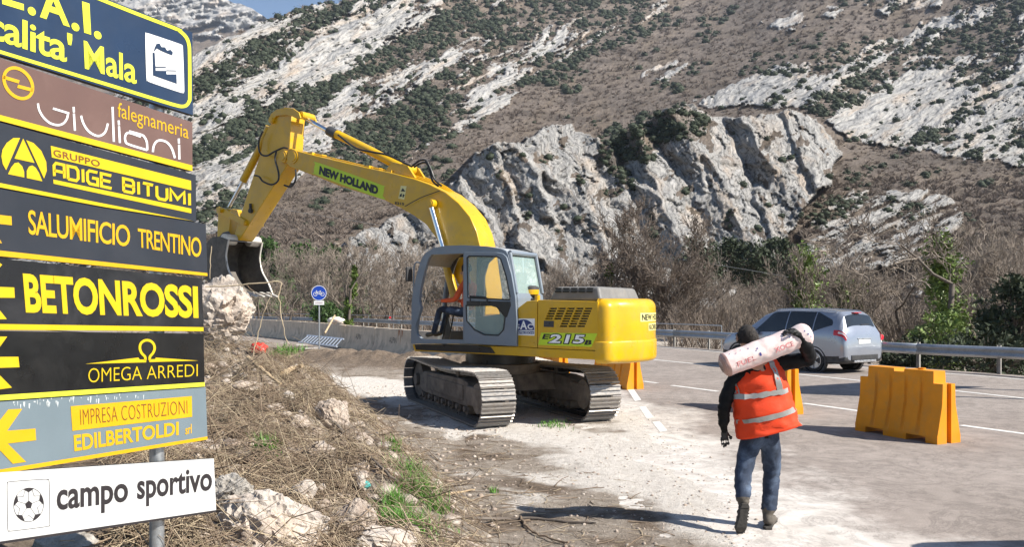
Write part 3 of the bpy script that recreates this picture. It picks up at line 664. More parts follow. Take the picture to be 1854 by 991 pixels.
leafy('ivy_bush', 1706, 33, 560, 690, 130, M_ivy, 'low ivy bush at the foot of the large forked tree', 'bush', 9, None, 46, 60, .07)
leafy('green_bush', 592, 60, 549, 590, 66, M_bush, 'small green bush behind the rail left of the ivied tree', 'bush', 10, None, 26, 60, .09)
leafy('evergreen_bush', 1790, 27, 600, 700, 200, M_oak, 'low dark hedge-like bush under the guardrail at the right edge', 'bush', 12, None, 50, 60, .06)
leafy('evergreen_bush', 1640, 29, 612, 690, 120, M_oak, 'low dark bush behind the guardrail just right of the car', 'bush', 13, None, 40, 60, .06)
# thicket: uncountable stems and saplings
def thicket():
    r = np.random.default_rng(21); pos, sz = [], []
    for k in range(1000):
        u = r.uniform(380, 1980); y = r.uniform(60, 150) if u < 1240 else r.uniform(38, 120); x = (u - U0) / F * y
        if x < xr_(y) + 2.0: continue
        pos.append((x, y, -.9)); sz.append(r.uniform(1.6, 3.6) * (1 if u < 1240 else .95))
    pr = []
    for k in range(8):
        q = np.random.default_rng(300 + k); n = 46; a = q.uniform(0, 6.28, n); b0 = q.normal(size=(n, 3)) * [.35, .35, .0]; h = q.uniform(.4, 1.15, n); lean = np.abs(q.normal(0, .5, n)) + .1
        st = q.uniform(0, .55, n)[:, None] * np.stack([np.zeros(n), np.zeros(n), h], 1); tip = b0 + np.stack([np.cos(a) * lean, np.sin(a) * lean, h], 1); w = np.stack([-np.sin(a), np.cos(a), np.zeros(n)], 1) * q.uniform(.005, .012, n)[:, None]
        pr.append((np.stack([b0 + st - w, b0 + st + w, tip], 1).reshape(-1, 3), np.arange(n * 3).reshape(-1, 3)))
    scatter('leafless_thicket', pr, np.array(pos), np.array(sz), M_thick)
thicket()
# low leafy understorey on the left, and brush at the rail foot
r_ = np.random.default_rng(33); n_ = 110; yy_ = r_.uniform(95, 150, n_); uu_ = r_.uniform(420, 660, n_); ps = np.stack([(uu_ - U0) / F * yy_, yy_, np.interp(yy_, [95, 150], [1, 9.])], 1)
scatter('evergreen_thicket', [shrub_proto(40 + k, 70, .6) for k in range(4)], ps, r_.uniform(1.0, 2.2, n_), M_bush)
mb = MB(); cpts = [P(1150, 462, 62), P(1240, 471, 64), P(1400, 497, 66), P(1560, 528, 68), P(1700, 548, 70), P(1990, 585, 74)]; mb.tube(smooth_path(cpts, 6), .012, 5)
tag(mb.build('overhead_cable', M_galv), 'thin pale overhead cable sagging across the trees on the right', 'cable')
mb = MB(); cpts = [P(260, 350, 110), P(420, 366, 110), P(640, 400, 112), P(800, 425, 115), P(1200, 470, 118)]; mb.tube(smooth_path(cpts, 6), .018, 5)
tag(mb.build('overhead_cable', M_galv), 'thin overhead cable crossing behind the excavator boom and stick', 'cable')

# ================================================================== direction sign (stack of boards)
SD = Vector((0.350, 0.937, 0)); SP0 = Vector((-1.42, 3.78, 0)); SN = Vector((0.937, -0.350, 0))   # board plane: direction, point, normal
def spl(u, v, off=0.0):
    p0 = SP0 + SN * off; t = (u - U0) / F
    k = (t * p0.y - p0.x) / (SD.x - t * SD.y); q = p0 + SD * k
    return Vector((q.x, q.y, H0 - (v - V0) / F * q.y))
M_navy = pm('board_navy', (.016, .032, .068), .35, var=.18, scale=3, dirt=(.035, .05, .075), damt=.25, spec=.4)
M_brown = pm('board_brown', (.125, .072, .06), .42, var=.10, scale=3, dirt=(.3, .2, .17), damt=.2)
M_slate = pm('board_slate', (.020, .023, .031), .40, var=.15, scale=3, dirt=(.04, .043, .05), damt=.25)
M_blackb = pm('board_black', (.006, .0055, .005), .33, var=.3, scale=4, dirt=(.035, .033, .03), damt=.4)
M_coal = pm('board_charcoal', (.010, .0095, .0105), .33, var=.3, scale=4, dirt=(.06, .06, .065), damt=.5)
M_greyb = pm('board_grey', (.135, .175, .20), .45, var=.08, scale=3, dirt=(.12, .155, .18), damt=.4)
M_whiteb = pm('board_white', (.54, .54, .535), .4, var=.03, scale=3, dirt=(.44, .43, .41), damt=.3)
M_bk = pm('board_back', (.03, .03, .032), .6, var=.2)
M_lem = pm('print_lemon', (.56, .58, .035), .45, var=.05); M_yel = pm('print_yellow', (.54, .38, .003), .45, var=.05)
M_amb = pm('print_amber', (.56, .315, .002), .45, var=.05); M_wht = pm('print_white', (.64, .64, .64), .45, var=.03)
M_ink = pm('print_ink', (.022, .018, .020), .5, var=.2); M_rust = pm('print_brown', (.16, .06, .012), .5, var=.2)
M_peel = pm('peeled_glue', (.42, .46, .47), .7, var=.3, scale=60)

sign = empty('direction_sign', (-1.52, 3.62, 0), 0, 'tall stack of coloured direction boards on steel poles at the left roadside', 'direction sign')
SI = Matrix.Translation(-Vector(sign.location))
def sbuild(mb, name, mat, parent):
    mb.v = [tuple(SI @ Vector(p)) for p in mb.v]; return mb.build(name, mat, parent)
def S_(off): return lambda p: spl(p[0], p[1], off)
def z5(ox, oy, s=4.955): return lambda *pts: [(x / s + ox, y / s + oy) for x, y in pts]
zA = z5(0, 0); zB = z5(190, 0); zC = z5(0, 180); zD = z5(190, 180); zE = z5(0, 360); zF = z5(190, 360)
zG = z5(0, 540); zH = z5(190, 540); zI = z5(0, 700); zJ = z5(190, 700); zK = z5(0, 811, 5.505); zL = z5(210, 811, 5.505)
UL = -135
def board(label, name, mat, ur, vt, vb, top, bot, ur2=None, off=0.0, thick=.028):
    """top / bot = (v at u=0, slope); right edge ur (top) .. ur2 (bottom)"""
    ur2 = ur if ur2 is None else ur2
    c = [(UL, top[0] + top[1] * UL), (ur, top[0] + top[1] * ur), (ur2, bot[0] + bot[1] * ur2), (UL, bot[0] + bot[1] * UL)]
    a = [spl(*p, off) for p in c]; b = [p - SN * thick for p in a]
    mb = MB(); mb.cur = 0; mb.add(a, [(0, 1, 2, 3)]); mb.cur = 1
    mb.add(a + b, [(7, 6, 5, 4), (0, 4, 5, 1), (1, 5, 6, 2), (2, 6, 7, 3), (3, 7, 4, 0)])
    mb.v = [tuple(SI @ Vector(p)) for p in mb.v]
    o = mb.build(name, [mat, M_bk], sign); o['label'] = label; return o
def line(p, q):                     # (v at 0, slope) through two pixels
    s = (q[1] - p[1]) / (q[0] - p[0]); return (p[1] - s * p[0], s)
E1 = .0016; E2 = .0030; E3 = .0044
def pr(boardobj, name, mat, fill, e=E1):
    mb = MB(); fill(mb, S_(e)); return sbuild(mb, name, mat, boardobj)
def T(s, quad, bold=0.0, space=1.0): return lambda mb, fn: text_into(mb, s, quad, fn, bold, space)
def Pg(*loops): return lambda mb, fn: [mb.sheet(L, fn) for L in loops]
def ell(cx, cy, rx, ry, sk=0.0, n=28, a0=0, a1=2 * math.pi, close=False):
    m = n + 1 if close else n
    return [(cx + rx * math.cos(a0 + (a1 - a0) * k / n), cy + sk * rx * math.cos(a0 + (a1 - a0) * k / n) + ry * math.sin(a0 + (a1 - a0) * k / n)) for k in range(m)]
def multi(*fs): return lambda mb, fn: [f(mb, fn) for f in fs]
def Rb(pts, w): return lambda mb, fn: ribbon(mb, pts, w, fn)

# -- 1 navy board
b1 = board('dark blue board with yellow rounded border and factory pictogram', 'board', M_navy, 348.4, 0, 0, line((199, 0), (348.4, 58.5)), line((0, 99), (349.4, 208.3)), 349.4)
pr(b1, 'border', M_lem, Rb(smooth_path([(-135, 51.5), (0, 93.3), (200, 154.4), (300, 185), (318, 190.2), (329, 192.5), (337.5, 190.5), (342.5, 183), (343.7, 172), (343.3, 100), (342, 80), (337, 67), (326, 56), (312, 49), (200, 5.5), (-135, -130)], 4), 6.2))
pr(b1, 'lettering', M_lem, multi(
    T('E', zA((5, -262), (205, -200), (215, 92), (20, 33)), .03), Pg(ell(*zA((285, 98))[0], 7.4, 7.6, .3)),
    T('A', zA((338, -140), (608, -48), (628, 242), (358, 150)), .03), Pg(ell(*zA((677, 240))[0], 7.2, 7.4, .3)),
    T('I', zA((735, 8), (803, 30), (818, 310), (755, 290)), .02), Pg(ell(*zA((877, 313))[0], 6.8, 7.2, .3)),
    T('Lo', zA((-330, -10), (-125, 58), (-125, 332), (-330, 265)), .03),
    T("calita'", zA((-110, 58), (648, 305), (648, 578), (-110, 335)), .018, .95), T('Mala', zA((750, 360), (1226, 518), (1226, 758), (762, 616)), .016, .97)))
pr(b1, 'pictogram_panel', M_wht, Pg(smooth_path(zB((362, 318), (375, 300), (400, 300), (660, 388), (690, 405), (700, 440), (712, 790), (706, 822), (680, 830), (420, 742), (385, 722), (372, 690)), 3, True)))
pr(b1, 'factory_pictogram', M_navy, Pg(zB((428, 468), (447, 474), (456, 632), (550, 634), (553, 665), (642, 665), (645, 750), (432, 675)), zB((455, 595), (548, 598), (548, 606), (455, 605)), zB((550, 628), (642, 630), (642, 638), (550, 636)),
    zB((438, 462), (446, 430), (462, 392), (490, 386), (508, 420), (540, 422), (558, 452), (588, 444), (610, 468), (604, 495), (570, 482), (545, 472), (500, 452), (466, 432), (450, 452))), E2)
# -- 2 brown board
b2 = board('brown board with white thin rounded lettering and yellow strip', 'board', M_brown, 348.4, 0, 0, line((0, 105), (348.4, 221.4)), line((0, 218.5), (348.4, 310)), None, -.004)
Z2 = -.004
def pr2(n, m, f, e=E1): return pr(b2, n, m, f, Z2 + e)
pr2('strip', M_yel, Pg([(UL, 208 + .263 * UL - .3), (348.4, 299.5), (348.4, 310), (UL, 218.3 + .263 * UL)]))
pr2('lettering', M_wht, multi(*[Rb(smooth_path(p, 4), 3.9) for p in (
    zC((340, 35), (352, 95), (390, 160), (450, 212), (520, 230), (572, 212), (602, 170)),
    zC((660, 66), (663, 115)), zC((663, 125), (672, 280)), zC((727, 145), (747, 212), (790, 280), (850, 320), (900, 325), (945, 290), (968, 215)),
    zD((68, 66), (80, 380)), zD((123, 188), (126, 230)), zD((126, 240), (134, 390)),
    zD((430, 472), (437, 420), (460, 380), (500, 366), (556, 385), (600, 440), (628, 526)), zD((662, 350), (664, 395)), zD((665, 405), (668, 538)),
    zD((216, 285), (325, 316), (355, 338), (376, 385), (380, 455)), zD((380, 455), (212, 402), (184, 372), (181, 335), (196, 304), (230, 302), (322, 334)))],
    Rb(zC((602, 170), (612, 122), (475, 80)), 3.9)))
pr2('small_lettering', M_amb, T('falegnameria', zD((115, 22), (750, 232), (750, 392), (115, 197)), .0, 1.0))
cx, cy = zA((164, 745))[0]
pr2('emblem', M_amb, multi(Rb(ell(cx, cy, 26, 26.5, .33, 36, close=True), 6.0), Rb(zA((30, 690), (172, 733)), 6.2), Rb(zA((158, 772), (296, 808)), 6.2)))
# -- 3 slate board
b3 = board('slate grey board with yellow arch logo and square yellow lettering', 'board', M_slate, 354.5, 0, 0, line((0, 221.5), (354.5, 317)), line((0, 339.5), (355.5, 402)), 355.5, -.002)
Z3 = -.002
def pr3(n, m, f, e=E1): return pr(b3, n, m, f, Z3 + e)
pr3('strip', M_yel, Pg([(UL, 330 + .19 * UL), (190, 369), (350, 400.2), (190, 375), (UL, 339 + .187 * UL)]))
pr3('arch_logo', M_yel, Pg(zC((180, 345), (120, 345), (60, 390), (22, 450), (12, 510), (25, 580), (55, 635)), zC((208, 350), (310, 570), (130, 530)),
    zC((235, 365), (300, 390), (370, 460), (415, 560), (420, 640), (395, 710)), zC((72, 670), (100, 610), (130, 572), (165, 565), (200, 600), (217, 650), (218, 700)),
    zC((240, 705), (240, 640), (260, 602), (290, 592), (320, 612), (350, 660), (380, 735))))
pr3('yellow_bar', M_yel, Pg([(91.8, 263.8), (345.8, 327.3), (346.4, 344.5), (93.8, 285)], [(96.5, 325), (346.4, 377.9), (346.4, 386.4), (97, 332.6)]))
pr3('small_lettering', M_rust, T('GRUPPO', [(96.6, 269.8), (181, 291), (181, 302.5), (97.4, 282.6)], .012, 1.05), E2)
# square letters of the slate board
def sqtext(word, quad, w):
    G_ = {'A': [[(0, 0), (0, .8), (.2, 1), (1, 1), (1, 0)], [(0, .42), (1, .42)]], 'D': [[(0, 0), (0, 1), (.8, 1), (1, .8), (1, .2), (.8, 0), (0, 0)]], 'I': [[(.5, 0), (.5, 1)]],
          'G': [[(1, 1), (.2, 1), (0, .8), (0, .2), (.2, 0), (1, 0), (1, .5), (.45, .5)]], 'E': [[(1, 1), (0, 1), (0, 0), (1, 0)], [(0, .5), (.9, .5)]],
          'B': [[(0, 0), (0, 1), (.85, 1), (1, .85), (1, .6), (.85, .5), (0, .5)], [(.85, .5), (1, .4), (1, .15), (.85, 0), (0, 0)]], 'T': [[(0, 1), (1, 1)], [(.5, 1), (.5, 0)]],
          'U': [[(0, 1), (0, .2), (.2, 0), (.8, 0), (1, .2), (1, 1)]], 'M': [[(0, 0), (0, 1), (.5, .3), (1, 1), (1, 0)]]}
    W = {'I': .25, 'M': 1.35, ' ': .5}; tot = sum(W.get(c, 1) for c in word) + .28 * (len(word) - 1)
    qm = quad_map(quad)
    def f(mb, fn):
        x = 0
        for c in word:
            cw = W.get(c, 1)
            for st in G_.get(c, []):
                pts = [qm((x + (p[0] if c != 'I' else .5) * cw * .94) / tot, .09 + p[1] * .82) for p in st]
                ribbon(mb, pts, w, fn)
            x += cw + .28
    return f
_qa = [(97.5, 292), (345.5, 348.5), (346, 374.8), (98.5, 321.3)]; _li = lambda p, q, t: (p[0] + (q[0] - p[0]) * t, p[1] + (q[1] - p[1]) * t)
for _w, _a, _b in (('ADIGE', 0, .4235), ('BITUMI', .507, 1)): pr3('lettering', M_yel, sqtext(_w, [_li(_qa[0], _qa[1], _a), _li(_qa[0], _qa[1], _b), _li(_qa[3], _qa[2], _b), _li(_qa[3], _qa[2], _a)], 5.2))
# -- 4 slate board with amber print
b4 = board('slate grey board with amber condensed lettering and thin edge strip', 'board', M_slate, 372.6, 0, 0, line((0, 341), (372.6, 406)), line((0, 464), (375.7, 500)), 375.7, -.006)
Z4 = -.006
def pr4(n, m, f, e=E1): return pr(b4, n, m, f, Z4 + e)
pr4('strip', M_amb, Pg([(UL, 453.8 + .109 * UL), (375.4, 494.8), (375.7, 500.1), (UL, 464 + .096 * UL)]))
pr4('arrow', M_amb, multi(Pg(zE((-420, 95), (103, 157), (107, 238), (-420, 180))), Pg(zE((-140, 250), (-60, 262), (18, 400), (-60, 392))), Pg(zE((-420, 95), (-420, 180), (-560, 128)))))
pr4('lettering', M_amb, T('SALUMIFICIO', [(50.5, 379.5), (235.5, 409), (235.5, 447.6), (52, 424.5)], .012, .92)); pr4('lettering', M_amb, T('TRENTINO', [(249.5, 413.2), (364.6, 431.2), (364.6, 467), (250.5, 448)], .012, .92))
# -- 5 charcoal board
b5 = board('charcoal board with fat yellow capital lettering', 'board', M_coal, 365.6, 0, 0, line((0, 468.5), (365.6, 504.5)), line((0, 598), (368.6, 600.5)), 368.8)
pr(b5, 'strip', M_yel, Pg([(UL, 587 + .016 * UL), (368.4, 592.9), (368.7, 600.2), (UL, 597.6 + .006 * UL)]))
pr(b5, 'arrow', M_yel, Pg(zE((-420, 775), (128, 797), (133, 890), (-420, 885)), zE((-130, 690), (-20, 565), (20, 592), (-90, 720)), zG((-60, 60), (0, 112), (62, 190), (-30, 192))))
pr(b5, 'lettering', M_yel, T('BETONROSSI', [(41, 494.5), (358, 518.5), (359.5, 577), (47, 567.2)], .034, .97))
# -- 6 black board
b6 = board('black board with yellow omega emblem over thin capitals', 'board', M_blackb, 368.6, 0, 0, line((0, 600), (368.6, 604.6)), line((0, 726), (370.6, 700.5)), 370.6, .002)
Z6 = .002
def pr6(n, m, f, e=E1): return pr(b6, n, m, f, Z6 + e)
pr6('strip', M_lem, Pg([(UL, 716.2 - .062 * UL), (370.4, 692.8), (370.6, 700.2), (UL, 725.8 - .069 * UL)]))
pr6('arrow', M_yel, Pg(zG((-400, 530), (165, 528), (175, 622), (-400, 640)), zG((-100, 345), (65, 347), (-10, 450), (-180, 450)), zG((-10, 685), (108, 805), (-30, 825), (-150, 700))))
pr6('omega_emblem', M_yel, multi(Pg([(154.4, 659.5), zH((300, 535))[0], zH((312, 553))[0], zH((370, 553))[0], zH((370, 578))[0]], [zH((398, 552))[0], zH((452, 548))[0], zH((455, 535))[0], (359.5, 653.6), zH((398, 576))[0]]),
    Rb(smooth_path(zH((362, 560), (360, 528), (330, 496), (314, 455), (320, 412), (348, 386), (380, 379), (412, 388), (438, 415), (446, 455), (430, 496), (404, 527), (403, 560)), 3), 4.6)))
pr6('lettering', M_yel, T('OMEGA ARREDI', [(160, 667.6), (358, 659.8), (358, 681.8), (160, 693.6)], -.012, 1.0))
# -- 7 grey board
b7 = board('faded grey board with amber panel and peeling top edge', 'board', M_greyb, 372.4, 0, 0, line((0, 727.2), (372.4, 701.6)), line((0, 859.5), (375.7, 797)), 375.7, -.003)
Z7 = -.003
def pr7(n, m, f, e=E1): return pr(b7, n, m, f, Z7 + e)
pr7('strip', M_amb, Pg([(UL, 851 - .161 * UL), (375.5, 791), (375.7, 796.8), (UL, 859.3 - .166 * UL)]))
pr7('arrow', M_amb, Pg(zI((-320, 440), (0, 305), (75, 208), (200, 203), (65, 400), (318, 380), (325, 485), (70, 515), (235, 680), (115, 697), (0, 575), (-110, 470))))
pr7('panel', M_amb, Pg([(128, 736.3), (347.4, 717.8), (348, 755.5), (131.2, 781)]))
pr7('panel_lettering', M_rust, T('IMPRESA COSTRUZIONI', [(144.9, 742), (339, 725.5), (339.6, 749.4), (146.3, 770.5)], -.018, 1.05), E2)
pr7('lettering', M_amb, T('EDILBERTOLDI', [(133.2, 788.3), (323.6, 764), (323.6, 788.8), (135, 818.6)], .03, 1.0)); pr7('small_lettering', M_amb, T('srl', [(335.7, 771.6), (347, 768.2), (347, 785.6), (335.7, 788)], .02))
pk = []
for k in range(46):
    u = rnd.choice([rnd.uniform(22, 84), rnd.uniform(120, 200), rnd.uniform(84, 112), rnd.uniform(200, 275)]); v = 726.6 - .0688 * u + rnd.uniform(1, 9); h = rnd.uniform(2, 12); w = rnd.uniform(.6, 4)
    pk.append([(u, v), (u + w, v - .05 * w), (u + w * rnd.uniform(.3, .9), v + h), (u + w * rnd.uniform(0, .3), v + h * rnd.uniform(.5, .9))])
pr7('peeled_film', M_peel, Pg(*pk), .0009)['kind'] = 'stuff'
# -- 8 white board
b8 = board('white board with football pictogram and black lower-case lettering', 'board', M_whiteb, 387, 0, 0, line((180, 844.6), (387, 831)), line((0, 986.5), (391.6, 928.2)), 391.6, .004)
Z8 = .004
def pr8(n, m, f, e=E1): return pr(b8, n, m, f, Z8 + e)
pr8('edge_strip', M_ink, Pg([(UL, 981.6 - .146 * UL), (391.4, 924.5), (391.6, 928.2), (UL, 986.4 - .149 * UL)]))
pr8('icon_border', M_ink, Rb(smooth_path(zK((72, 380), (78, 355), (105, 341), (440, 317), (475, 325), (492, 355), (498, 750), (490, 775), (462, 790), (125, 833), (95, 828), (78, 800), (72, 380)), 3), .7))
bcx, bcy = zK((287, 572))[0]; rx, ry = 27.0, 30.6
def bl(a, r): return (bcx + rx * r * math.cos(a), bcy - .05 * rx * r * math.cos(a) - ry * r * math.sin(a))
fb = [[bl(math.pi / 2 + k * 2 * math.pi / 5, .25) for k in range(5)]]
for k in range(5):
    a = math.pi / 2 + k * 2 * math.pi / 5
    fb.append([bl(a - .36, 1), bl(a - .18, 1.0), bl(a, 1.0), bl(a + .18, 1.0), bl(a + .36, 1), bl(a + .0, .74)])
lines = [Rb([bl(math.pi / 2 + k * 2 * math.pi / 5, .24), bl(math.pi / 2 + k * 2 * math.pi / 5, .75)], .6) for k in range(5)]
for k in range(5):
    a = math.pi / 2 + k * 2 * math.pi / 5 + math.pi / 5
    lines += [Rb([bl(a + math.pi / 5 - .27, .9), bl(a, .62)], .6), Rb([bl(a - math.pi / 5 + .27, .9), bl(a, .62)], .6), Rb([bl(a - math.pi / 5, .25), bl(a, .62)][:0] or [bl(a, .62), bl(a, .6)], .6)]
pr8('football_pictogram', M_ink, multi(Pg(*fb), Rb([bl(2 * math.pi * k / 40, 1) for k in range(41)], .7), *lines))
pr8('lettering', M_ink, T('campo', [(103, 888.5), (232, 875.5), (232, 923.5), (103, 941.5)], .022, 1.0)); pr8('lettering', M_ink, T('sportivo', [(248.5, 860.5), (384, 846.5), (384, 902), (248.5, 920)], .022, 1.0))
# poles behind the boards
for (u, n) in ((284, 0), (-60, 1)):
    q = spl(u, 700, -.065); mb = MB(); mb.cyl((q.x, q.y, -.3), (q.x, q.y, 3.10), .031, 18)
    mb.lathe([(.033, 3.10), (.033, 3.11), (.02, 3.125), (.001, 3.13)], 18, Matrix.Translation((q.x, q.y, 0)))
    mb.v = [tuple(SI @ Vector(p)) for p in mb.v]; mb.build('pole', M_galv, sign, True)
    for vv in (130, 265, 340, 450, 560, 660, 775, 890):
        c = spl(u, vv, -.065); mb = MB(); mb.lathe([(.038, -.02), (.038, .02)], 16, Matrix.Translation(c)); mb.box(-.045, .045, -.03, .03, -.018, .018, Matrix.Translation(c + SN * .02) @ Matrix.Rotation(math.atan2(SD.y, SD.x), 4, 'Z'))
        mb.v = [tuple(SI @ Vector(p)) for p in mb.v]; mb.build('clamp', M_galv, sign)

# ================================================================== excavator
EO = Vector((-.21, 14.95, 0)); EA = math.atan2(.506, -.863); EF = Vector((math.cos(EA), math.sin(EA))); EL = Vector((-EF.y, EF.x))
def ex(u, v, yl):
    t = (u - U0) / F; a = (t * (EO.y + EL.y * yl) - EO.x - EL.x * yl) / (EF.x - t * EF.y)
    y = EO.y + EF.y * a + EL.y * yl; return (a, H0 - (v - V0) / F * y)
def exs(pts, yl): return [ex(u, v, yl) for u, v in pts]
def sc(s, ox, oy): return lambda *pts: [(x / s + ox, y / s + oy) for x, y in pts]
zb = sc(3.3036, 370, 180); zc = sc(4.957, 740, 440); zh = sc(5.507, 930, 500); zt = sc(2.752, 700, 430)
SIDE = lambda p, t: (p[0], t, p[1])
M_exy = pm('machine_yellow', (.60, .345, .002), .36, var=.08, scale=2.5, dirt=(.36, .25, .09), damt=.5, dscale=2.6, coat=.25)
M_exg = pm('cab_grey', (.17, .205, .25), .38, var=.10, scale=3, dirt=(.20, .19, .175), damt=.3, coat=.1)
M_exd = pm('dark_plastic', (.045, .045, .047), .55, var=.25, scale=5, dirt=(.16, .14, .12), damt=.4)
M_hood = pm('hood_grey', (.16, .155, .15), .6, var=.15, scale=5, dirt=(.26, .24, .215), damt=.5)
M_mud = pm('muddy_steel', (.14, .115, .092), .8, var=.3, scale=6, bump=.5, bscale=25, bdist=.01, dirt=(.27, .225, .18), damt=.7)
M_shoe = pm('worn_steel', (.31, .29, .27), .42, .55, var=.2, scale=10, dirt=(.20, .165, .13), damt=.75, dscale=9)
M_chrome = pm('chrome_rod', (.75, .76, .78), .12, 1.0, var=.05, rvar=.04)
M_rubber = pm('black_rubber', (.018, .018, .019), .5, var=.3)
M_black = pm('black_paint', (.012, .012, .013), .35, var=.3, dirt=(.08, .07, .06), damt=.4)
M_lime = pm('lime_decal', (.50, .66, .02), .4, var=.05)
M_dwht = pm('decal_white', (.85, .85, .84), .4, var=.03); M_dblk = pm('decal_black', (.012, .012, .012), .4, var=.1); M_dblue = pm('decal_blue', (.018, .035, .17), .4, var=.1)
M_cglass = glass_mat('cab_glass', (.50, .66, .62), .03, .30)
M_buck = pm('bucket_steel', (.105, .095, .085), .6, .3, var=.3, scale=7, bump=.3, bscale=30, dirt=(.22, .19, .16), damt=.6)
M_bright = pm('scoured_steel', (.58, .55, .50), .5, .3, var=.15, scale=12, dirt=(.38, .33, .27), damt=.6)
M_seat = pm('seat_fabric', (.028, .027, .03), .85, var=.3)
exc = empty('excavator', EO, EA, 'yellow crawler excavator with grey cab working at the edge of the road', 'excavator')

# ---- undercarriage
UA = R(112.6) - EA; MU = Matrix.Rotation(UA, 4, 'Z')
HL, RT_, TY = 1.84, .40, .93
def loop_pt(s):                      # along the track loop (side view), returns (x, z, angle)
    st = 2 * HL; arc = math.pi * RT_; per = 2 * st + 2 * arc; s %= per; zc_ = RT_ + .05
    if s < st: x = -HL + s; sag = -.05 * math.sin(math.pi * s / st) ** 2; return x, zc_ + RT_ + sag, 0.0
    s -= st
    if s < arc: a = math.pi / 2 - s / RT_; return HL + RT_ * math.cos(a), zc_ + RT_ * math.sin(a), -(s / RT_)
    s -= arc
    if s < st: return HL - s, zc_ - RT_, math.pi
    s -= st; a = -math.pi / 2 - s / RT_; return -HL + RT_ * math.cos(a), zc_ + RT_ * math.sin(a), math.pi - s / RT_
mb = MB(); mb.box(-.088, .088, -.28, .28, .0, .022)
for x in (-.07, .0, .066): mb.add([(x - .013, -.28, .022), (x + .013, -.28, .022), (x + .013, .28, .022), (x - .013, .28, .022), (x - .006, -.28, .046), (x + .006, -.28, .046), (x + .006, .28, .046), (x - .006, .28, .046)], [(0, 1, 5, 4), (1, 2, 6, 5), (2, 3, 7, 6), (3, 0, 4, 7), (4, 5, 6, 7)])
shoe_me = mb.mesh('track_shoe', [M_shoe])
mb = MB(); mb.box(-.093, .093, .07, .11, -.075, .0); mb.box(-.093, .093, -.11, -.07, -.075, .0); mb.cyl((-.05, -.11, -.04), (-.05, .11, -.04), .03, 8)
mb.box(-.018, .018, -.075, -.035, .0215, .0245); mb.box(-.018, .018, .035, .075, .0215, .0245); link_me = mb.mesh('chain_link', M_black)
mbH = MB()
for sgn in (1, -1):
    yc = sgn * TY
    mb = MB()                                             # frame of the crawler
    pr_ = [(-1.42, .30), (-1.25, .26), (1.25, .26), (1.45, .34), (1.45, .56), (1.2, .66), (-.9, .70), (-1.3, .66), (-1.45, .52)]
    mb.plate([pr_], SIDE, yc - .17, yc + .17)
    mb.box(-1.1, 1.0, yc + sgn * .17 - .012, yc + sgn * .17 + .02, .34, .60)
    trk = mb.build('crawler_track', M_mud, exc, bevel=.02); trk.matrix_local = MU
    N = 52; per = 4 * HL + 2 * math.pi * RT_
    for k in range(N):
        x, z, a = loop_pt(k * per / N + .03); M = Matrix.Translation((x, yc, z)) @ Matrix.Rotation(-a, 4, 'Y')
        link_mesh('track_shoe', shoe_me, trk, M)
        mbH.add([v.co for v in link_me.vertices], [tuple(p.vertices) for p in link_me.polygons], MU @ M)
    for k in range(7):
        x = -1.2 + k * .4; mb = MB(); mb.cyl((x, yc - .15, .215), (x, yc + .15, .215), .095, 16); mb.cyl((x, yc - .2, .215), (x, yc + .2, .215), .05, 12); mb.build('track_roller', M_mud, trk, True)
    for x in (-.65, .6):
        mb = MB(); mb.cyl((x, yc - .12, .76), (x, yc + .12, .76), .07, 14); mb.box(x - .05, x + .05, yc - .05, yc + .05, .6, .72); mb.build('carrier_roller', M_mud, trk)
    mb = MB(); mb.cyl((HL, yc - .09, .45), (HL, yc + .09, .45), .335, 28); mb.cyl((HL, yc - .16, .45), (HL, yc + .16, .45), .12, 18); mb.build('idler_wheel', M_mud, trk, True)
    mb = MB(); mb.cyl((-HL, yc - .06, .45), (-HL, yc + .06, .45), .35, 28)
    for k in range(21):
        t = 2 * math.pi * k / 21; mb.box(.33, .395, -.04, .04, -.03, .03, Matrix.Translation((-HL, yc, .45)) @ Matrix.Rotation(t, 4, 'Y'))
    mb.cyl((-HL, yc - .24, .45), (-HL, yc + .20, .45), .24, 24); mb.build('drive_sprocket', M_mud, trk, True)
    mb = MB(); mb.box(-HL - .1, -1.3, yc - .21, yc - .06, .3, .62); mb.box(-HL - .1, -1.3, yc + .06, yc + .21, .3, .62); mb.build('motor_guard', M_mud, trk, bevel=.03)
o = mbH.build('chain_links', M_black, exc); o['kind'] = 'stuff'
mb = MB(); mb.hexa([(-.75, -.85, .42), (.75, -.85, .42), (.75, .85, .42), (-.75, .85, .42)], [(-.6, -.8, .72), (.6, -.8, .72), (.6, .8, .72), (-.6, .8, .72)]); mb.cyl((0, 0, .7), (0, 0, .88), .72, 32)
c_ = mb.build('car_body', M_mud, exc, bevel=.02); c_.matrix_local = MU
mb = MB(); mb.cyl((0, 0, .88), (0, 0, 1.06), .64, 40); mb.build('slew_ring', M_black, exc, True)

# ---- upper body
YS = 1.20
SEAM = ex(1083.3, 600, YS)[0]; FRONT = ex(745, 600, YS)[0]; zlow = 1.03
sill = exs([(746, 624), (750, 636.5), (800, 638.5), (900, 643), (1083, 652.5), (1083, 636), (973, 631), (936, 628)], YS)
mb = MB(); mb.plate([sill], SIDE, YS, -YS); mb.build('deck_frame', M_exy, exc, bevel=.015)
bs = exs([(751, 624), (753, 634), (800, 636.5), (897, 640.5), (888, 628.5), (840, 625)], YS + .006)
mb = MB(); mb.plate([bs], SIDE, YS + .012, YS - .1); mb.build('black_sill', M_black, exc, bevel=.006)
body = exs([(936, 628.5), (936, 559), (954, 545), (974, 543.4), (1083, 546.2), (1083, 636.5), (973, 631.5)], YS)
mb = MB(); mb.plate([[(p[0], p[1]) for p in body]], SIDE, YS - .085, -YS); mb.build('engine_housing', M_exy, exc, bevel=.03)
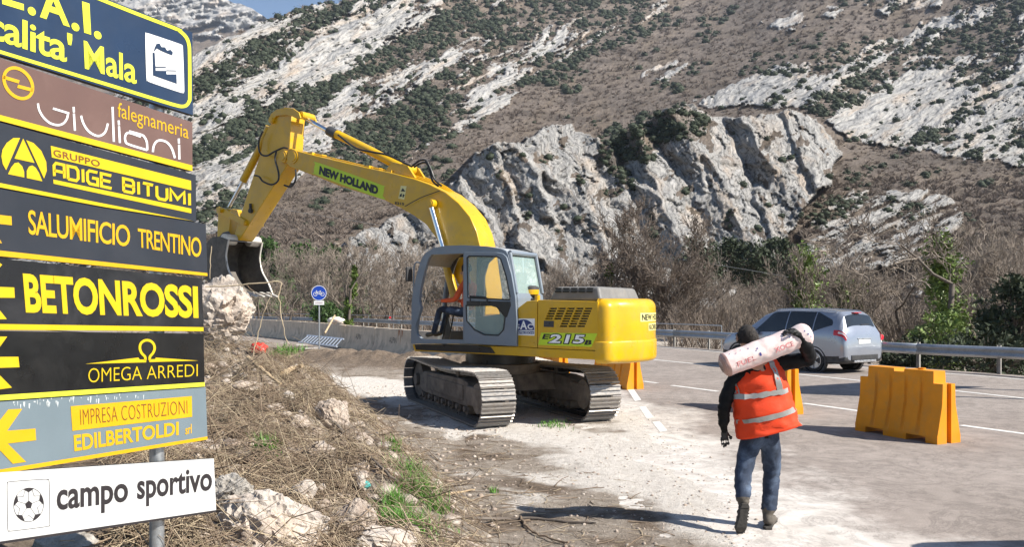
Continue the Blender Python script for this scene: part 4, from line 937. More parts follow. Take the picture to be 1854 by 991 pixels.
sp_ = exs([(936, 627.8), (936, 559.5), (954, 545.6), (972.7, 544.3), (972.2, 630.2)], YS)
mb = MB(); mb.plate([sp_], SIDE, YS, YS - .04); panel1 = mb.build('side_panel', M_exy, exc, bevel=.008)
slots = []
for r_ in range(8):
    for c in range(5):
        if r_ >= 5 and c < 2: continue
        x = 360 + 88 * c - 10.5 * r_; y = 318 + 25.2 * r_; slots.append(exs(zh((x, y), (x + 72, y), (x + 69, y + 16), (x - 4, y + 16)), YS))
door = exs([(974.2, 544.6), (1082.4, 546.8), (1082.2, 635.0), (973.6, 630.3)], YS)
mb = MB(); mb.plate([door] + slots, SIDE, YS, YS - .045); edoor = mb.build('engine_door', M_exy, exc, bevel=.004, seg=1)
gb = exs(zh((290, 305), (800, 305), (730, 520), (440, 520)), YS - .05); mb = MB(); mb.plate([gb], SIDE, YS - .080, YS - .052); mb.build('grille_backing', M_dblk, edoor)
lt = exs(zh((303, 447), (402, 449), (400, 512), (301, 508)), YS); mb = MB(); mb.plate([lt], SIDE, YS + .008, YS - .02); mb.cyl((lt[0][0] * .5 + lt[2][0] * .5, YS + .005, (lt[0][1] + lt[2][1]) / 2), (lt[0][0] * .5 + lt[2][0] * .5, YS + .018, (lt[0][1] + lt[2][1]) / 2), .02, 12); mb.build('door_latch', M_exd, edoor, bevel=.003)
def decal(parent, name, mat, f, yy=YS + .002):
    mb = MB(); f(mb, lambda p: ((lambda q: (q[0], yy, q[1]))(ex(p[0], p[1], yy)))); return mb.build(name, mat, parent)
decal(edoor, 'model_plate', M_lime, lambda m, f: m.sheet([(979.6, 602.8), (1081.8, 604.2), (1070.8, 628.6), (974.2, 625)], f))
decal(edoor, 'model_number_outline', M_dblk, lambda m, f: (text_into(m, 'E', zh((300, 578), (362, 580), (342, 632), (282, 630)), f, .035), text_into(m, '215', zh((362, 574), (730, 580), (702, 686), (334, 678)), f, .085), text_into(m, 'B', zh((722, 640), (790, 641), (770, 690), (702, 688)), f, .05)), YS + .004)
decal(edoor, 'model_number', M_dwht, lambda m, f: text_into(m, '215', zh((374, 583), (716, 589), (691, 676), (346, 669)), f, .03), YS + .006)
decal(panel1, 'company_sticker', M_dwht, lambda m, f: m.sheet([(928, 577), (968.2, 577.3), (967.8, 608.3), (928, 607)], f))
def sac(m, f):
    c = (948, 598.4); m.sheet([(c[0] + 19.2 * math.cos(a), c[1] - 19.5 * math.sin(a)) for a in [math.pi * k / 24 for k in range(25)]], f); m.sheet([(928.6, 600), (967, 600.3), (966.8, 605.5), (928.6, 605)], f)
decal(panel1, 'sticker_emblem', M_dblue, sac, YS + .004)
decal(panel1, 'sticker_lettering', M_dwht, lambda m, f: (text_into(m, 'S', [(932.5, 587), (941, 587), (941, 596.6), (932.5, 596.6)], f, .03), text_into(m, 'A', [(941.5, 581.5), (954.5, 581.5), (954.5, 597), (941.5, 597)], f, .03), text_into(m, 'C', [(955, 587), (964.5, 587), (964.5, 596.6), (955, 596.6)], f, .03), text_into(m, 'COSTRUZIONI', [(930, 601.2), (966, 601.5), (966, 604.8), (930, 604.5)], f, .02)), YS + .006)

# counterweight
CWN, CWF, XN, XF, BUL = 1.16, 1.0, -2.66, -2.60, .30
def tail(y, d=0.0):
    k = (y + CWF - .30) / (CWN - .15 + CWF - .30); k = min(1, max(0, k)); return XF + (XN - XF) * k - BUL * (1 - abs(2 * k - 1) ** 2.2) - d
def cw_ring(d, z):
    yN, yF, rN, rF = CWN + d, CWF + d, .15, .30
    pts = [(SEAM + .05, yN), (SEAM - .005, yN)]
    pts += [(XN - d + rN - rN * math.sin(t), yN - rN + rN * math.cos(t)) for t in np.linspace(0, math.pi / 2, 7)]
    pts += [(tail(y, d), y) for y in np.linspace(CWN - .15, -CWF + .30, 19)][1:-1]
    pts += [(XF - d + rF - rF * math.sin(t), -yF + rF - rF * math.cos(t)) for t in np.linspace(math.pi / 2, 0, 8)]
    pts += [(SEAM + .05, -yF)]
    return [(x, y, z) for x, y in pts]
def rnd_prof(z0, z1, d, r0, r1):
    return [(d - r0 + r0 * math.sin(t), z0 + r0 - r0 * math.cos(t)) for t in np.linspace(0, math.pi / 2, 5)] + [(d - r1 + r1 * math.cos(t), z1 - r1 + r1 * math.sin(t)) for t in np.linspace(0, math.pi / 2, 7)]
mb = MB(); mb.loft([cw_ring(d, z) for d, z in rnd_prof(1.01, 1.37, .05, .08, .035)]); cw = mb.build('counterweight', M_exy, exc, True, ang=60)
mb = MB(); mb.loft([cw_ring(d, z) for d, z in rnd_prof(1.33, 2.03, .032, .02, .15)]); cu_ = mb.build('upper_weight', M_exy, cw, True, ang=60)
def tailfn(p): return (tail(p[0], .036), p[0], p[1])
def tq(y0, y1, z0, z1): return [(y0, z1), (y1, z1), (y1, z0), (y0, z0)]
mb = MB()
for (y0, y1, z0, z1) in ((.54, -.66, 1.66, 1.80), (.28, -.42, 1.51, 1.63)):
    for k in range(12):
        a = y0 + (y1 - y0) * k / 12; b = y0 + (y1 - y0) * (k + 1) / 12; mb.add([tailfn(p) for p in ((a, z0), (b, z0), (b, z1), (a, z1))], [(0, 1, 2, 3)])
mb.build('name_plate', pm('cream_decal', (.75, .68, .25), .4, var=.05), cu_)
tf2 = lambda p: (tail(p[0], .042), p[0], p[1])
mb = MB(); text_into(mb, 'NEW HOLLAND', tq(.50, -.62, 1.68, 1.78), tf2, .01); text_into(mb, 'KOBELCO', tq(.25, -.39, 1.53, 1.61), tf2, .01); mb.build('lettering', M_dblk, cu_)
# hood
hn = .92
h0 = ex(992, 543, hn)[0]; h1 = ex(1084, 545, hn)[0]; zt0 = 1.99; zt1 = ex(1010, 519.5, hn)[1]
mb = MB(); mb.hexa([(h0, hn, zt0), (h1 - .05, hn, zt0), (h1 - .05, -.75, zt0), (h0, -.75, zt0)], [(h0 - .12, hn - .05, zt1), (h1 + .02, hn - .05, zt1), (h1 + .02, -.66, zt1 - .01), (h0 - .12, -.66, zt1)])
hood = mb.build('engine_hood', M_hood, exc, bevel=.05, seg=3)
for r_ in range(2):
    for c in range(5):
        x = 418 + 79 * c; y = 117 + 29 * r_; q = exs(zh((x, y), (x + 58, y + 1), (x + 54, y + 19), (x - 4, y + 18)), hn - .03)
        mb = MB(); mb.plate([q], SIDE, hn - .012 - .012 * (1 - r_), hn - .06); mb.build('vent_slot', M_dblk, hood)
# air pre-cleaner
ac = ex(960, 530, .62); px_ = 14.3 / F
mb = MB(); mb.lathe([(.10, 1.93), (.10, ac[1] - .07), (.135, ac[1] - .06), (.135, ac[1] - .03)], 20, Matrix.Translation((ac[0], .62, 0))); pc = mb.build('air_precleaner', M_black, exc, True)
mb = MB(); mb.lathe([(.15, ac[1] - .035), (.152, ac[1] + .03), (.15, ac[1] + .05)], 20, Matrix.Translation((ac[0], .62, 0))); mb.build('cleaner_band', M_exy, pc, True)
mb = MB(); mb.lathe([(.152, ac[1] + .05), (.15, ac[1] + .09), (.10, ac[1] + .115), (.02, ac[1] + .12)], 20, Matrix.Translation((ac[0], .62, 0))); mb.build('cleaner_cap', M_exd, pc, True)
mb = MB(); q = ex(973, 540, .7); mb.cyl((q[0], .7, 1.9), (q[0], .7, q[1] + .05), .045, 14); mb.build('fuel_filler', M_exy, exc, True)

# ---- cab
YC, YF = 1.25, .27
co = zc((20, 905), (25, 560), (32, 480), (60, 330), (100, 180), (125, 125), (155, 88), (220, 45), (330, 25), (500, 21), (700, 31), (830, 54), (870, 72), (893, 110), (930, 300), (962, 500), (972, 700), (968, 930), (500, 908))
front_open = zc((118, 866), (72, 820), (68, 770), (80, 690), (108, 588), (92, 520), (106, 400), (142, 250), (180, 135), (205, 105), (490, 96), (487, 872))
rear_open = zc((520, 120), (800, 108), (842, 138), (885, 300), (925, 510), (930, 700), (915, 870), (520, 850))
outer = exs(co, YC)
mb = MB(); mb.plate([outer, exs(front_open, YC), exs(rear_open, YC)], SIDE, YC, YC - .07)
cab = mb.build('cab', M_exg, exc, bevel=.018, seg=2)
far_out = [(a, z) for a, z in outer]
amin = min(p[0] for p in outer); amax = max(p[0] for p in outer); zmax = max(p[1] for p in outer)
wf = [(amax - .22, 1.45), (amax - .10, 1.95), (amax - .28, 2.62), (amax - .36, 2.80), (amax - .78, 2.82), (amax - .74, 1.45)]
wr = [(amax - .92, 1.62), (amax - .94, 2.45), (amax - 1.02, 2.68), (amax - 1.15, 2.78), (amin + .20, 2.76), (amin + .13, 2.2), (amin + .10, 1.62)]
mb = MB(); mb.plate([far_out, wf, wr], SIDE, YF + .05, YF); mb.build('far_side_frame', M_exd, cab, bevel=.01)
# roof, rear wall and floor between the two side frames
mb = MB(); top = outer[4:12]
inn = [(p[0] - .004 * i, p[1] - .055) for i, p in enumerate(top)]
mb.plate([top + inn[::-1]], SIDE, YC - .012, YF + .012); mb.build('cab_roof', pm('roof_grey', (.34, .36, .38), .45, var=.1, dirt=(.3, .28, .26), damt=.3), cab, bevel=.02)
back = outer[11:18]
def offa(L, d): return [(p[0] + d, p[1]) for p in L]
zw0 = ex(944, 531, YC)[1]; zw1 = ex(917, 463, YC)[1]
lowp = [p for p in back if p[1] < zw0]; sec = [(np.interp(zw0, [p[1] for p in back[::-1]], [p[0] for p in back[::-1]]), zw0)] + lowp
mb = MB(); mb.plate([sec + offa(sec, .05)[::-1]], SIDE, YC - .012, YF + .012); mb.build('rear_wall', M_exg, cab)
zz = [zw0, zw1]; aa = [np.interp(z, [p[1] for p in back[::-1]], [p[0] for p in back[::-1]]) for z in zz]
mb = MB(); mb.hexa([(aa[0] + .01, YC - .09, zz[0]), (aa[0] + .02, YC - .09, zz[0]), (aa[0] + .02, YF + .09, zz[0]), (aa[0] + .01, YF + .09, zz[0])], [(aa[1] + .01, YC - .09, zz[1]), (aa[1] + .02, YC - .09, zz[1]), (aa[1] + .02, YF + .09, zz[1]), (aa[1] + .01, YF + .09, zz[1])]); mb.build('rear_window', M_cglass, cab)
mb = MB(); mb.tube([(aa[0], YC - .05, zz[0]), (aa[1], YC - .05, zz[1] + .05)], .035, 8); mb.tube([(aa[0], YF + .05, zz[0]), (aa[1], YF + .05, zz[1] + .05)], .035, 8); mb.tube([(aa[1], YC - .05, zz[1] + .05), (aa[1], YF + .05, zz[1] + .05)], .04, 8); mb.build('rear_window_frame', M_exg, cab, True)
mb = MB(); mb.box(amin + .02, amax - .03, YF + .01, YC - .075, 1.14, 1.20); mb.build('cab_floor', M_exd, cab)
wsp = [(amax - .05, 1.25), (amax - .04, 1.75), (amax - .085, 2.2), (amax - .2, 2.75)]
mb = MB(); mb.loft([[(a, y, z) for (a, z) in wsp] for y in (YF + .06, YC - .08)], closed=False); mb.build('windscreen', glass_mat('windscreen_glass', (.6, .7, .68), .02, .10), cab)
for y in (YF + .03, ):
    mb = MB(); mb.tube([(a + .01, y, z) for a, z in wsp], .035, 8); mb.build('front_pillar', M_exg, cab, True)
# sliding door with two windows
dz = zc
dout = dz((497, 82), (500, 905), (966, 928), (972, 700), (960, 500), (925, 290), (880, 128), (845, 95), (800, 85))
dup_ = dz((527, 135), (545, 118), (792, 122), (828, 145), (878, 300), (912, 480), (910, 514), (535, 492))
dlo = dz((518, 562), (745, 560), (795, 575), (845, 635), (868, 665), (855, 780), (808, 832), (680, 826), (595, 782), (525, 702))
mb = MB(); mb.plate([exs(dout, YC + .03), exs(dup_, YC + .03), exs(dlo, YC + .03)], SIDE, YC + .035, YC + .002); dr = mb.build('cab_door', M_exg, exc, bevel=.012); dr.parent = cab
for nm, L in (('door_window', dup_), ('lower_door_window', dlo)):
    g = exs(L, YC + .02); mb = MB(); mb.plate([[(p[0], p[1]) for p in g]], SIDE, YC + .016, YC + .010); mb.build(nm, M_cglass, dr)
    mb = MB(); Lp = [Vector((a, YC + .03, z)) for a, z in g]; mb.tube(Lp + [Lp[0]], .013, 6, False); mb.build('window_seal', M_rubber, dr, True)
blk = exs(dz((518, 522), (912, 528), (916, 560), (880, 670), (868, 665), (845, 635), (795, 573), (745, 558), (518, 558)), YC + .04); mb = MB(); mb.plate([blk], SIDE, YC + .042, YC + .03); mb.build('black_trim', M_black, dr, bevel=.004)
hl = [(a, YC + .075, z) for a, z in exs(dz((556, 530), (556, 480), (690, 490), (708, 500), (708, 540)), YC + .06)]; mb = MB(); mb.tube(hl, .014, 8); mb.build('door_handle', M_rubber, dr, True)
# inside
mb = MB(); sa = amin + .42
mb.box(sa - .22, sa + .28, .50, 1.02, 1.55, 1.68); mb.box(sa - .30, sa - .16, .50, 1.02, 1.62, 2.28); mb.box(sa - .27, sa - .17, .62, .90, 2.28, 2.48); mb.box(sa - .15, sa + .2, .58, .95, 1.20, 1.55)
mb.build('operator_seat', M_seat, cab, bevel=.04)
for y in (1.06, .42):
    mb = MB(); mb.hexa([(sa - .15, y - .06, 1.25), (sa + .42, y - .06, 1.25), (sa + .42, y + .06, 1.25), (sa - .15, y + .06, 1.25)], [(sa - .25, y - .07, 1.80), (sa + .46, y - .07, 1.72), (sa + .46, y + .07, 1.72), (sa - .25, y + .07, 1.80)])
    c1 = mb.build('control_console', M_exd, cab, bevel=.02)
    mb = MB(); mb.tube([(sa + .38, y, 1.72), (sa + .42, y, 1.84), (sa + .41, y, 1.90)], [.014, .014, .03], 8); mb.build('joystick', M_rubber, c1, True)
for y in (.66, .86):
    mb = MB(); mb.tube([(amax - .38, y, 1.2), (amax - .46, y, 1.55), (amax - .52, y, 1.82)], .014, 8); mb.box(amax - .48, amax - .28, y - .05, y + .05, 1.22, 1.25); mb.build('travel_lever', M_rubber, cab)
mb = MB(); rr1 = [(a, YC - .02, z) for a, z in exs(dz((96, 182), (62, 176), (42, 225), (38, 380), (38, 520)), YC)]; mb.tube(smooth_path(rr1, 5), .014, 8); mb.build('front_handrail', M_exg, cab, True)
mb = MB(); q = ex(742, 497, YC); mb.box(q[0] - .02, q[0] + .02, YC - .06, YC + .10, q[1] - .13, q[1] + .13); mb.build('mirror', M_exd, cab, bevel=.015)
mb = MB(); rr2 = [(a, -.9, z) for a, z in exs([(931, 463), (941, 463), (946, 468), (947, 520), (947, 548)], -.9)]; mb.tube(smooth_path(rr2, 5), .018, 8); mb.build('rear_handrail', M_exg, exc, True)

# ---- boom, stick, cylinders
YB, YB2 = .20, -.36
boom = exs(zb((490, 332), (497, 300), (520, 292), (560, 308), (700, 343), (960, 404), (1100, 434), (1250, 472), (1350, 508), (1440, 553), (1520, 618), (1588, 700), (1628, 790), (1650, 880), (1668, 1010), (1690, 1160), (1680, 1290), (1640, 1300), (1560, 1180), (1460, 1000), (1400, 850), (1325, 748), (1250, 694), (1170, 648), (1080, 604), (960, 566), (800, 515), (660, 458), (560, 420), (505, 400), (480, 370)), YB)
mb = MB(); mb.plate([boom], SIDE, YB, YB2); bo = mb.build('boom', M_exy, exc, bevel=.02, ang=50)
def fnB(yy): return lambda p: (lambda q: (q[0], yy, q[1]))(ex(p[0], p[1], yy))
mb = MB(); mb.sheet([p for p in smooth_path(zb((662, 388), (690, 381), (1050, 508), (1074, 525), (1068, 575), (1050, 592), (680, 455), (656, 437)), 4, True)], fnB(YB + .002)); mb.build('name_plate', M_lime, bo)
mb = MB(); text_into(mb, 'NEW HOLLAND', zb((690, 396), (1042, 520), (1036, 572), (684, 448)), fnB(YB + .005), .065, .98); mb.build('lettering', M_dblk, bo)
mb = MB(); mb.sheet(zb((1175, 516), (1210, 519), (1196, 600), (1160, 592)), fnB(YB + .002)); mb.build('warning_label', pm('label_cream', (.72, .66, .30), .5, var=.08), bo)
mb = MB(); mb.sheet(zb((1187, 530), (1203, 552), (1174, 550)), fnB(YB + .005)); mb.sheet(zb((1170, 568), (1182, 562), (1180, 582), (1166, 584)), fnB(YB + .005)); mb.sheet(zb((1188, 566), (1198, 572), (1190, 588), (1184, 584)), fnB(YB + .005)); mb.build('warning_pictograms', M_dblk, bo)
mb = MB(); text_into(mb, 'E215', zb((1140, 612), (1195, 618), (1195, 634), (1140, 628)), fnB(YB + .003), .04); mb.build('small_lettering', M_dblk, bo)
def tb(name, pts, yl, r, mat, parent=None, n=10, sm=0):
    L = [(a, yl, z) for a, z in exs(pts, yl)]
    if sm: L = smooth_path(L, sm)
    mb = MB(); mb.tube(L, r, n); return mb.build(name, mat, parent or exc, True)
for k, off in enumerate((0, 9, 18)):                      # steel lines on the boom's back
    tb('hydraulic_line', zb((1120, 425 - off), (1250, 463 - off), (1355, 500 - off), (1447, 543 - off), (1530, 610 - off), (1602, 695 - off * .5), (1642, 790), (1668, 890), (1690, 1000)), -.02 - .12 * k, .016, M_exy, bo, 8, 4)
for k in range(2): tb('hydraulic_line', zb((600, 316 + 3 * k), (700, 336), (960, 398), (1110, 430)), .1 - .2 * k, .014, M_exy, bo, 8)
for x, y in ((625, 322), (965, 402), (1098, 430)):
    q = exs(zb((x - 14, y + 4), (x + 14, y + 8), (x + 14, y - 8), (x - 14, y - 10)), YB); mb = MB(); mb.plate([q], SIDE, YB - .03, YB2 + .1); mb.build('line_clamp', M_exy, bo)
def pin(c, yl0, yl1, r, name, mat=M_exy, parent=None):
    a, z = ex(*c, yl0); mb = MB(); mb.cyl((a, yl0, z), (a, yl1, z), r, 20); mb.cyl((a, yl0 - .015 if yl0 < 0 else yl0 + .015, z), (a, yl0, z), r * .7, 16); return mb.build(name, mat, parent or exc, True)
YK, YK2 = .12, -.28
stick = exs(zb((396, 146), (392, 112), (408, 86), (440, 66), (480, 57), (510, 62), (524, 84), (516, 180), (510, 295), (497, 390), (212, 838), (196, 850), (176, 822), (212, 700), (288, 470), (336, 318), (350, 240), (384, 160)), YK)
mb = MB(); mb.plate([stick], SIDE, YK, YK2); stk = mb.build('stick', M_exy, exc, bevel=.018, ang=50)
hd = exs(zb((395, 118), (408, 88), (440, 64), (490, 52), (540, 56), (575, 80), (585, 112), (570, 122), (535, 104), (500, 96), (440, 100), (415, 130)), YK)
mb = MB(); mb.plate([hd], SIDE, YK + .01, YK + .05); mb.plate([hd], SIDE, YK2 - .05, YK2 - .01); mb.build('stick_bracket', M_exy, stk, bevel=.008)
pin(zb((398, 122))[0], YK + .06, YK2 - .05, .075, 'bracket_pin', M_exy, stk)
pin(zb((465, 340))[0], YB + .03, YB2 - .03, .13, 'boom_pin', M_exy, bo); pin(zb((525, 342))[0], YB + .02, YB2 - .02, .15, 'boom_nose', M_exy, bo)
# stick cylinder on the boom's back
ym = -.08
tb('stick_cylinder', zb((742, 188), (800, 212), (1000, 312), (1200, 418)), ym, .092, M_exy, exc, 18); tb('stick_cylinder_rod', zb((570, 95), (748, 192)), ym, .045, M_chrome, exc, 16)
tb('cylinder_gland', zb((745, 187), (792, 212)), ym, .105, M_exd, exc, 18); pin(zb((575, 92))[0], .1, -.26, .08, 'rod_pin', M_exy, stk); pin(zb((1188, 412))[0], .1, -.26, .10, 'cylinder_pin', M_exy, bo)
q = exs(zb((1080, 432), (1120, 372), (1215, 395), (1262, 470)), .12); mb = MB(); mb.plate([q], SIDE, .12, .06); mb.plate([q], SIDE, -.28, -.22); mb.build('cylinder_bracket', M_exy, bo, bevel=.01)
# bucket cylinder and links
tb('bucket_cylinder', zb((388, 165), (330, 300), (232, 488)), .0, .085, M_exy, exc, 18); tb('bucket_cylinder_rod', zb((232, 488), (148, 645)), .0, .038, M_chrome, exc, 14)
for yy in (YK + .05, YK2 - .05):
    q = exs(zb((78, 650), (95, 642), (245, 722), (248, 745), (228, 752), (80, 680)), yy); mb = MB(); mb.plate([q], SIDE, yy, yy - .04 if yy > 0 else yy + .04); mb.build('bucket_link', M_exy, exc, bevel=.008)
q = exs(zb((82, 668), (150, 655), (158, 700), (140, 850), (75, 850)), .06); mb = MB(); mb.plate([q], SIDE, .06, -.22); mb.build('bucket_link_arm', M_exy, exc, bevel=.012)
pin(zb((90, 662))[0], YK + .1, YK2 - .1, .06, 'link_pin'); pin(zb((232, 738))[0], YK + .07, YK2 - .07, .06, 'link_pin')
for yy, nm in ((.30, 0), (-.46, 1)):                       # boom cylinders
    tb('boom_cylinder_rod', zb((1352, 625), (1425, 885), (1440, 960)), yy, .05, M_chrome, exc, 16); tb('boom_cylinder', zb((1440, 955), (1500, 1190)), yy, .085, M_exy, exc, 16)
pin(zb((1345, 622))[0], .36, -.52, .085, 'boom_cylinder_pin', M_exy, bo); 
# hoses
for L in (((350, 190), (326, 250), (332, 318), (370, 338), (420, 312), (470, 290), (498, 294)), ((430, 312), (424, 360), (444, 440), (440, 488), (402, 510), (350, 490), (328, 462), (300, 455)), ((546, 420), (546, 478), (520, 522), (478, 514)), ((1240, 402), (1285, 368), (1325, 366), (1355, 420), (1378, 480), (1418, 518)), ((1255, 405), (1300, 380), (1332, 384), (1348, 430), (1365, 488), (1400, 520)), ((800, 212), (905, 290), (1010, 316), (1100, 335), (1240, 402)), ((1200, 640), (1290, 590), (1370, 560), (1410, 545))):
    tb('hydraulic_hose', zb(*L), YB + .06, .020 if L[0][0] != 1200 else .008, M_rubber, exc, 8, 5)
q = ex(*zb((283, 668))[0], YK); mb = MB(); mb.cyl((q[0], YK, q[1]), (q[0], YK + .06, q[1]), .05, 12); mb.tube([(q[0], YK + .03, q[1]), (q[0] + .01, YK + .03, q[1] + .16)], .03, 8); mb.build('grease_block', M_rubber, stk, True)
# bucket
hb = ex(426, 446, -.08); Bw = .47
bp = [(-.36, .02), (-.10, .16), (.16, .20), (.40, .08), (.56, -.22), (.55, -.58), (.36, -.92), (.02, -1.12), (-.42, -1.24)]
bpi = [(p[0] * .94 - .02, p[1] * .94 - .03) for p in bp]
rt_ = lambda L, an=R(-13): [(x * math.cos(an) - y * math.sin(an), x * math.sin(an) + y * math.cos(an)) for x, y in L]
bp = rt_(bp); bpi = rt_(bpi); lipc = rt_([(-.34, -.95), (-.20, -.62), (-.20, -.30)])
prof = smooth_path(bp, 4); profi = smooth_path(bpi, 4)
mb = MB(); mb.plate([prof + profi[::-1]], lambda p, t: (hb[0] + p[0], -.08 + t, hb[1] + p[1]), -Bw, Bw)
bk = mb.build('bucket', M_buck, exc, bevel=.008, seg=1)
for s_ in (-1, 1):
    mb = MB(); mb.plate([prof + lipc], lambda p, t: (hb[0] + p[0], -.08 + s_ * (Bw + t), hb[1] + p[1]), -.01, .03); mb.build('bucket_side', M_buck, bk, bevel=.006, seg=1)
    mb = MB(); mb.tube(smooth_path([(hb[0] + p[0], -.08 + s_ * (Bw + .01), hb[1] + p[1]) for p in [bp[0]] + lipc[::-1] + [bp[-1]]], 4), .022, 8); mb.build('side_cutter', M_bright, bk, True)
    mb = MB(); mb.cyl((hb[0] - .2, -.08 + s_ * .20, hb[1] + .12), (hb[0] - .2, -.08 + s_ * (Bw + .02), hb[1] + .12), .12, 20); mb.build('bucket_ear', M_bright, bk, True)
    q = [(-.30, .05), (-.05, .32), (.10, .30), (.34, .12), (.0, .06)]; mb = MB(); mb.plate([q], lambda p, t: (hb[0] + p[0], -.08 + s_ * .24 + t, hb[1] + p[1]), -.025, .025); mb.build('hinge_plate', M_buck, bk, bevel=.006)
for k in range(5):
    y = -.08 - .40 + .20 * k; mb = MB(); lx, lz = hb[0] + bp[-1][0], hb[1] + bp[-1][1]; mb.hexa([(lx + .08, y - .05, lz - .01), (lx + .08, y + .05, lz - .01), (lx + .08, y + .05, lz + .07), (lx + .08, y - .05, lz + .07)], [(lx - .24, y - .035, lz - .05), (lx - .24, y + .035, lz - .05), (lx - .24, y + .035, lz - .03), (lx - .24, y - .035, lz - .03)]); mb.build('bucket_tooth', M_bright, bk, bevel=.008)

# ================================================================== people
M_jacket = pm('black_jacket', (.008, .008, .009), .6, var=.4, scale=9, bump=.5, bscale=16, bdist=.02, spec=.15)
M_jeans = pm('blue_jeans', (.022, .034, .062), .85, var=.45, scale=7, bump=.3, bscale=60, bdist=.004, dirt=(.13, .18, .27), damt=.8, dscale=5)
M_skin = pm('skin', (.42, .235, .16), .5, var=.1); M_hair = pm('dark_hair', (.022, .017, .014), .85, var=.4, scale=40, bump=.6, bscale=120, bdist=.006)
M_boot = pm('work_boot', (.085, .072, .058), .8, var=.35, scale=18, bump=.4, bscale=60, dirt=(.2, .17, .135), damt=.5)
M_sole = pm('boot_sole', (.035, .031, .027), .8, var=.4, scale=25, bump=.5, bscale=40)
M_glove = pm('dark_glove', (.022, .021, .021), .7, var=.4, scale=20); M_glove2 = pm('pale_glove_fingers', (.5, .48, .46), .8, var=.2, scale=20)
M_vest = pm('orange_vest', (.70, .044, .002), .75, var=.08, scale=5, bump=.2, bscale=20, bdist=.01)
M_refl = pm('reflective_tape', (.33, .32, .30), .4, .3, var=.15, scale=12)
def skin_mesh(joints, edges, root, mats, pick, sub=2):
    names = list(joints); me = bpy.data.meshes.new('body'); me.from_pydata([tuple(joints[n][0]) for n in names], [(names.index(a), names.index(b)) for a, b in edges], [])
    o = bpy.data.objects.new('body', me); COL.objects.link(o)
    sk = o.modifiers.new('skin', 'SKIN'); sk.use_smooth_shade = True; sk.branch_smoothing = .4
    for i, n in enumerate(names):
        r = joints[n][1]; me.skin_vertices[0].data[i].radius = (r, r) if not hasattr(r, '__len__') else r
        me.skin_vertices[0].data[i].use_root = (n == root)
    ss = o.modifiers.new('sub', 'SUBSURF'); ss.levels = sub; ss.render_levels = sub
    dg = bpy.context.evaluated_depsgraph_get(); m2 = bpy.data.meshes.new_from_object(o.evaluated_get(dg)); bpy.data.objects.remove(o)
    m2.materials.clear()
    for m in mats: m2.materials.append(m)
    segs = [(Vector(joints[a][0]), Vector(joints[b][0]), pick(a, b)) for a, b in edges]
    for p in m2.polygons:
        c = p.center; best = 1e9
        for a, b, k in segs:
            d = b - a; t = max(0, min(1, (c - a).dot(d) / d.length_squared)); q = (c - a - d * t).length
            if q < best: best = q; p.material_index = k
        p.use_smooth = True
    m2.name = 'body'; return m2
def wrinkle(me, amp, sc_, mats=None):
    n = len(me.vertices); co = np.empty(n * 3, np.float32); me.vertices.foreach_get('co', co); co = co.reshape(-1, 3); no = np.array([tuple(v.normal) for v in me.vertices])
    w = fbm(co[:, 0] * sc_, co[:, 1] * sc_, co[:, 2] * sc_ * 2.4, 3)[:, None] * amp
    me.vertices.foreach_set('co', (co + no * w).astype(np.float32).ravel()); me.update()
def hand(J, E, pre, wrist, palm, dirv, sidev, curl, L=.085, thumb=1):
    """five separate bent fingers rooted in the palm"""
    dirv = dirv.normalized(); sidev = sidev.normalized(); J[pre + 'palm'] = (palm, .030); E.append((wrist, pre + 'palm'))
    for k, (off, ln) in enumerate(((-.030, .86), (-.010, 1.0), (.011, .95), (.031, .76))):
        b0 = palm + sidev * off + dirv * .035; b1 = b0 + dirv * L * .42 * ln + curl * .010; b2 = b1 + (dirv * .75 + curl * .55).normalized() * L * .30 * ln; b3 = b2 + (dirv * .4 + curl * .9).normalized() * L * .24 * ln
        for q, (p, r) in enumerate(((b0, .0105), (b1, .0098), (b2, .009), (b3, .0078))): J['%sf%d_%d' % (pre, k, q)] = (p, r)
        E.append((pre + 'palm', '%sf%d_0' % (pre, k)))
        for q in range(3): E.append(('%sf%d_%d' % (pre, k, q), '%sf%d_%d' % (pre, k, q + 1)))
    t0 = palm - dirv * .008 + sidev * thumb * .034; t1 = t0 + (sidev * thumb * .7 + dirv * .6).normalized() * .034; t2 = t1 + (dirv * .9 + curl * .4 + sidev * thumb * .15).normalized() * .032
    for q, (p, r) in enumerate(((t0, .0125), (t1, .0112), (t2, .009))): J['%st_%d' % (pre, q)] = (p, r)
    E += [(pre + 'palm', pre + 't_0'), (pre + 't_0', pre + 't_1'), (pre + 't_1', pre + 't_2')]

# ---- the walking worker
person = empty('person', (2.17, 7.05, 0), 0, 'worker in orange reflective vest and jeans walking away, a roll on the shoulders', 'person')
PI_ = Matrix.Translation(-Vector(person.location))
J = {}; E = []
def j(n, u, v, y, r): J[n] = (P(u, v, y), r)
j('pelvis', 1377, 786, 7.10, .135); j('waist', 1379, 748, 7.09, .135); j('chest', 1377, 702, 7.06, .155); j('upper', 1372, 668, 7.03, .125); j('neck', 1362, 640, 7.00, .062); j('skull', 1354, 616, 6.99, .080); j('crown', 1352.5, 604, 6.985, .076)
j('hipL', 1357, 800, 7.09, .100); j('thighL', 1352, 824, 7.08, .094); j('kneeL', 1347, 850, 7.06, .078); j('calfL', 1344.5, 876, 7.00, .075); j('hemL', 1345, 902, 6.95, .072)
j('hipR', 1396, 797, 7.11, .100); j('thighR', 1397, 824, 7.13, .094); j('kneeR', 1397.5, 850, 7.15, .077); j('calfR', 1396, 882, 7.14, .074); j('hemR', 1391.5, 922, 7.12, .070)
j('ankL', 1346, 912, 6.93, .046); j('heelL', 1346, 918, 6.915, .043); j('midL', 1343, 936, 6.91, .040); j('ballL', 1339.5, 955, 6.915, .047); j('toeL', 1338, 963, 6.96, .034)
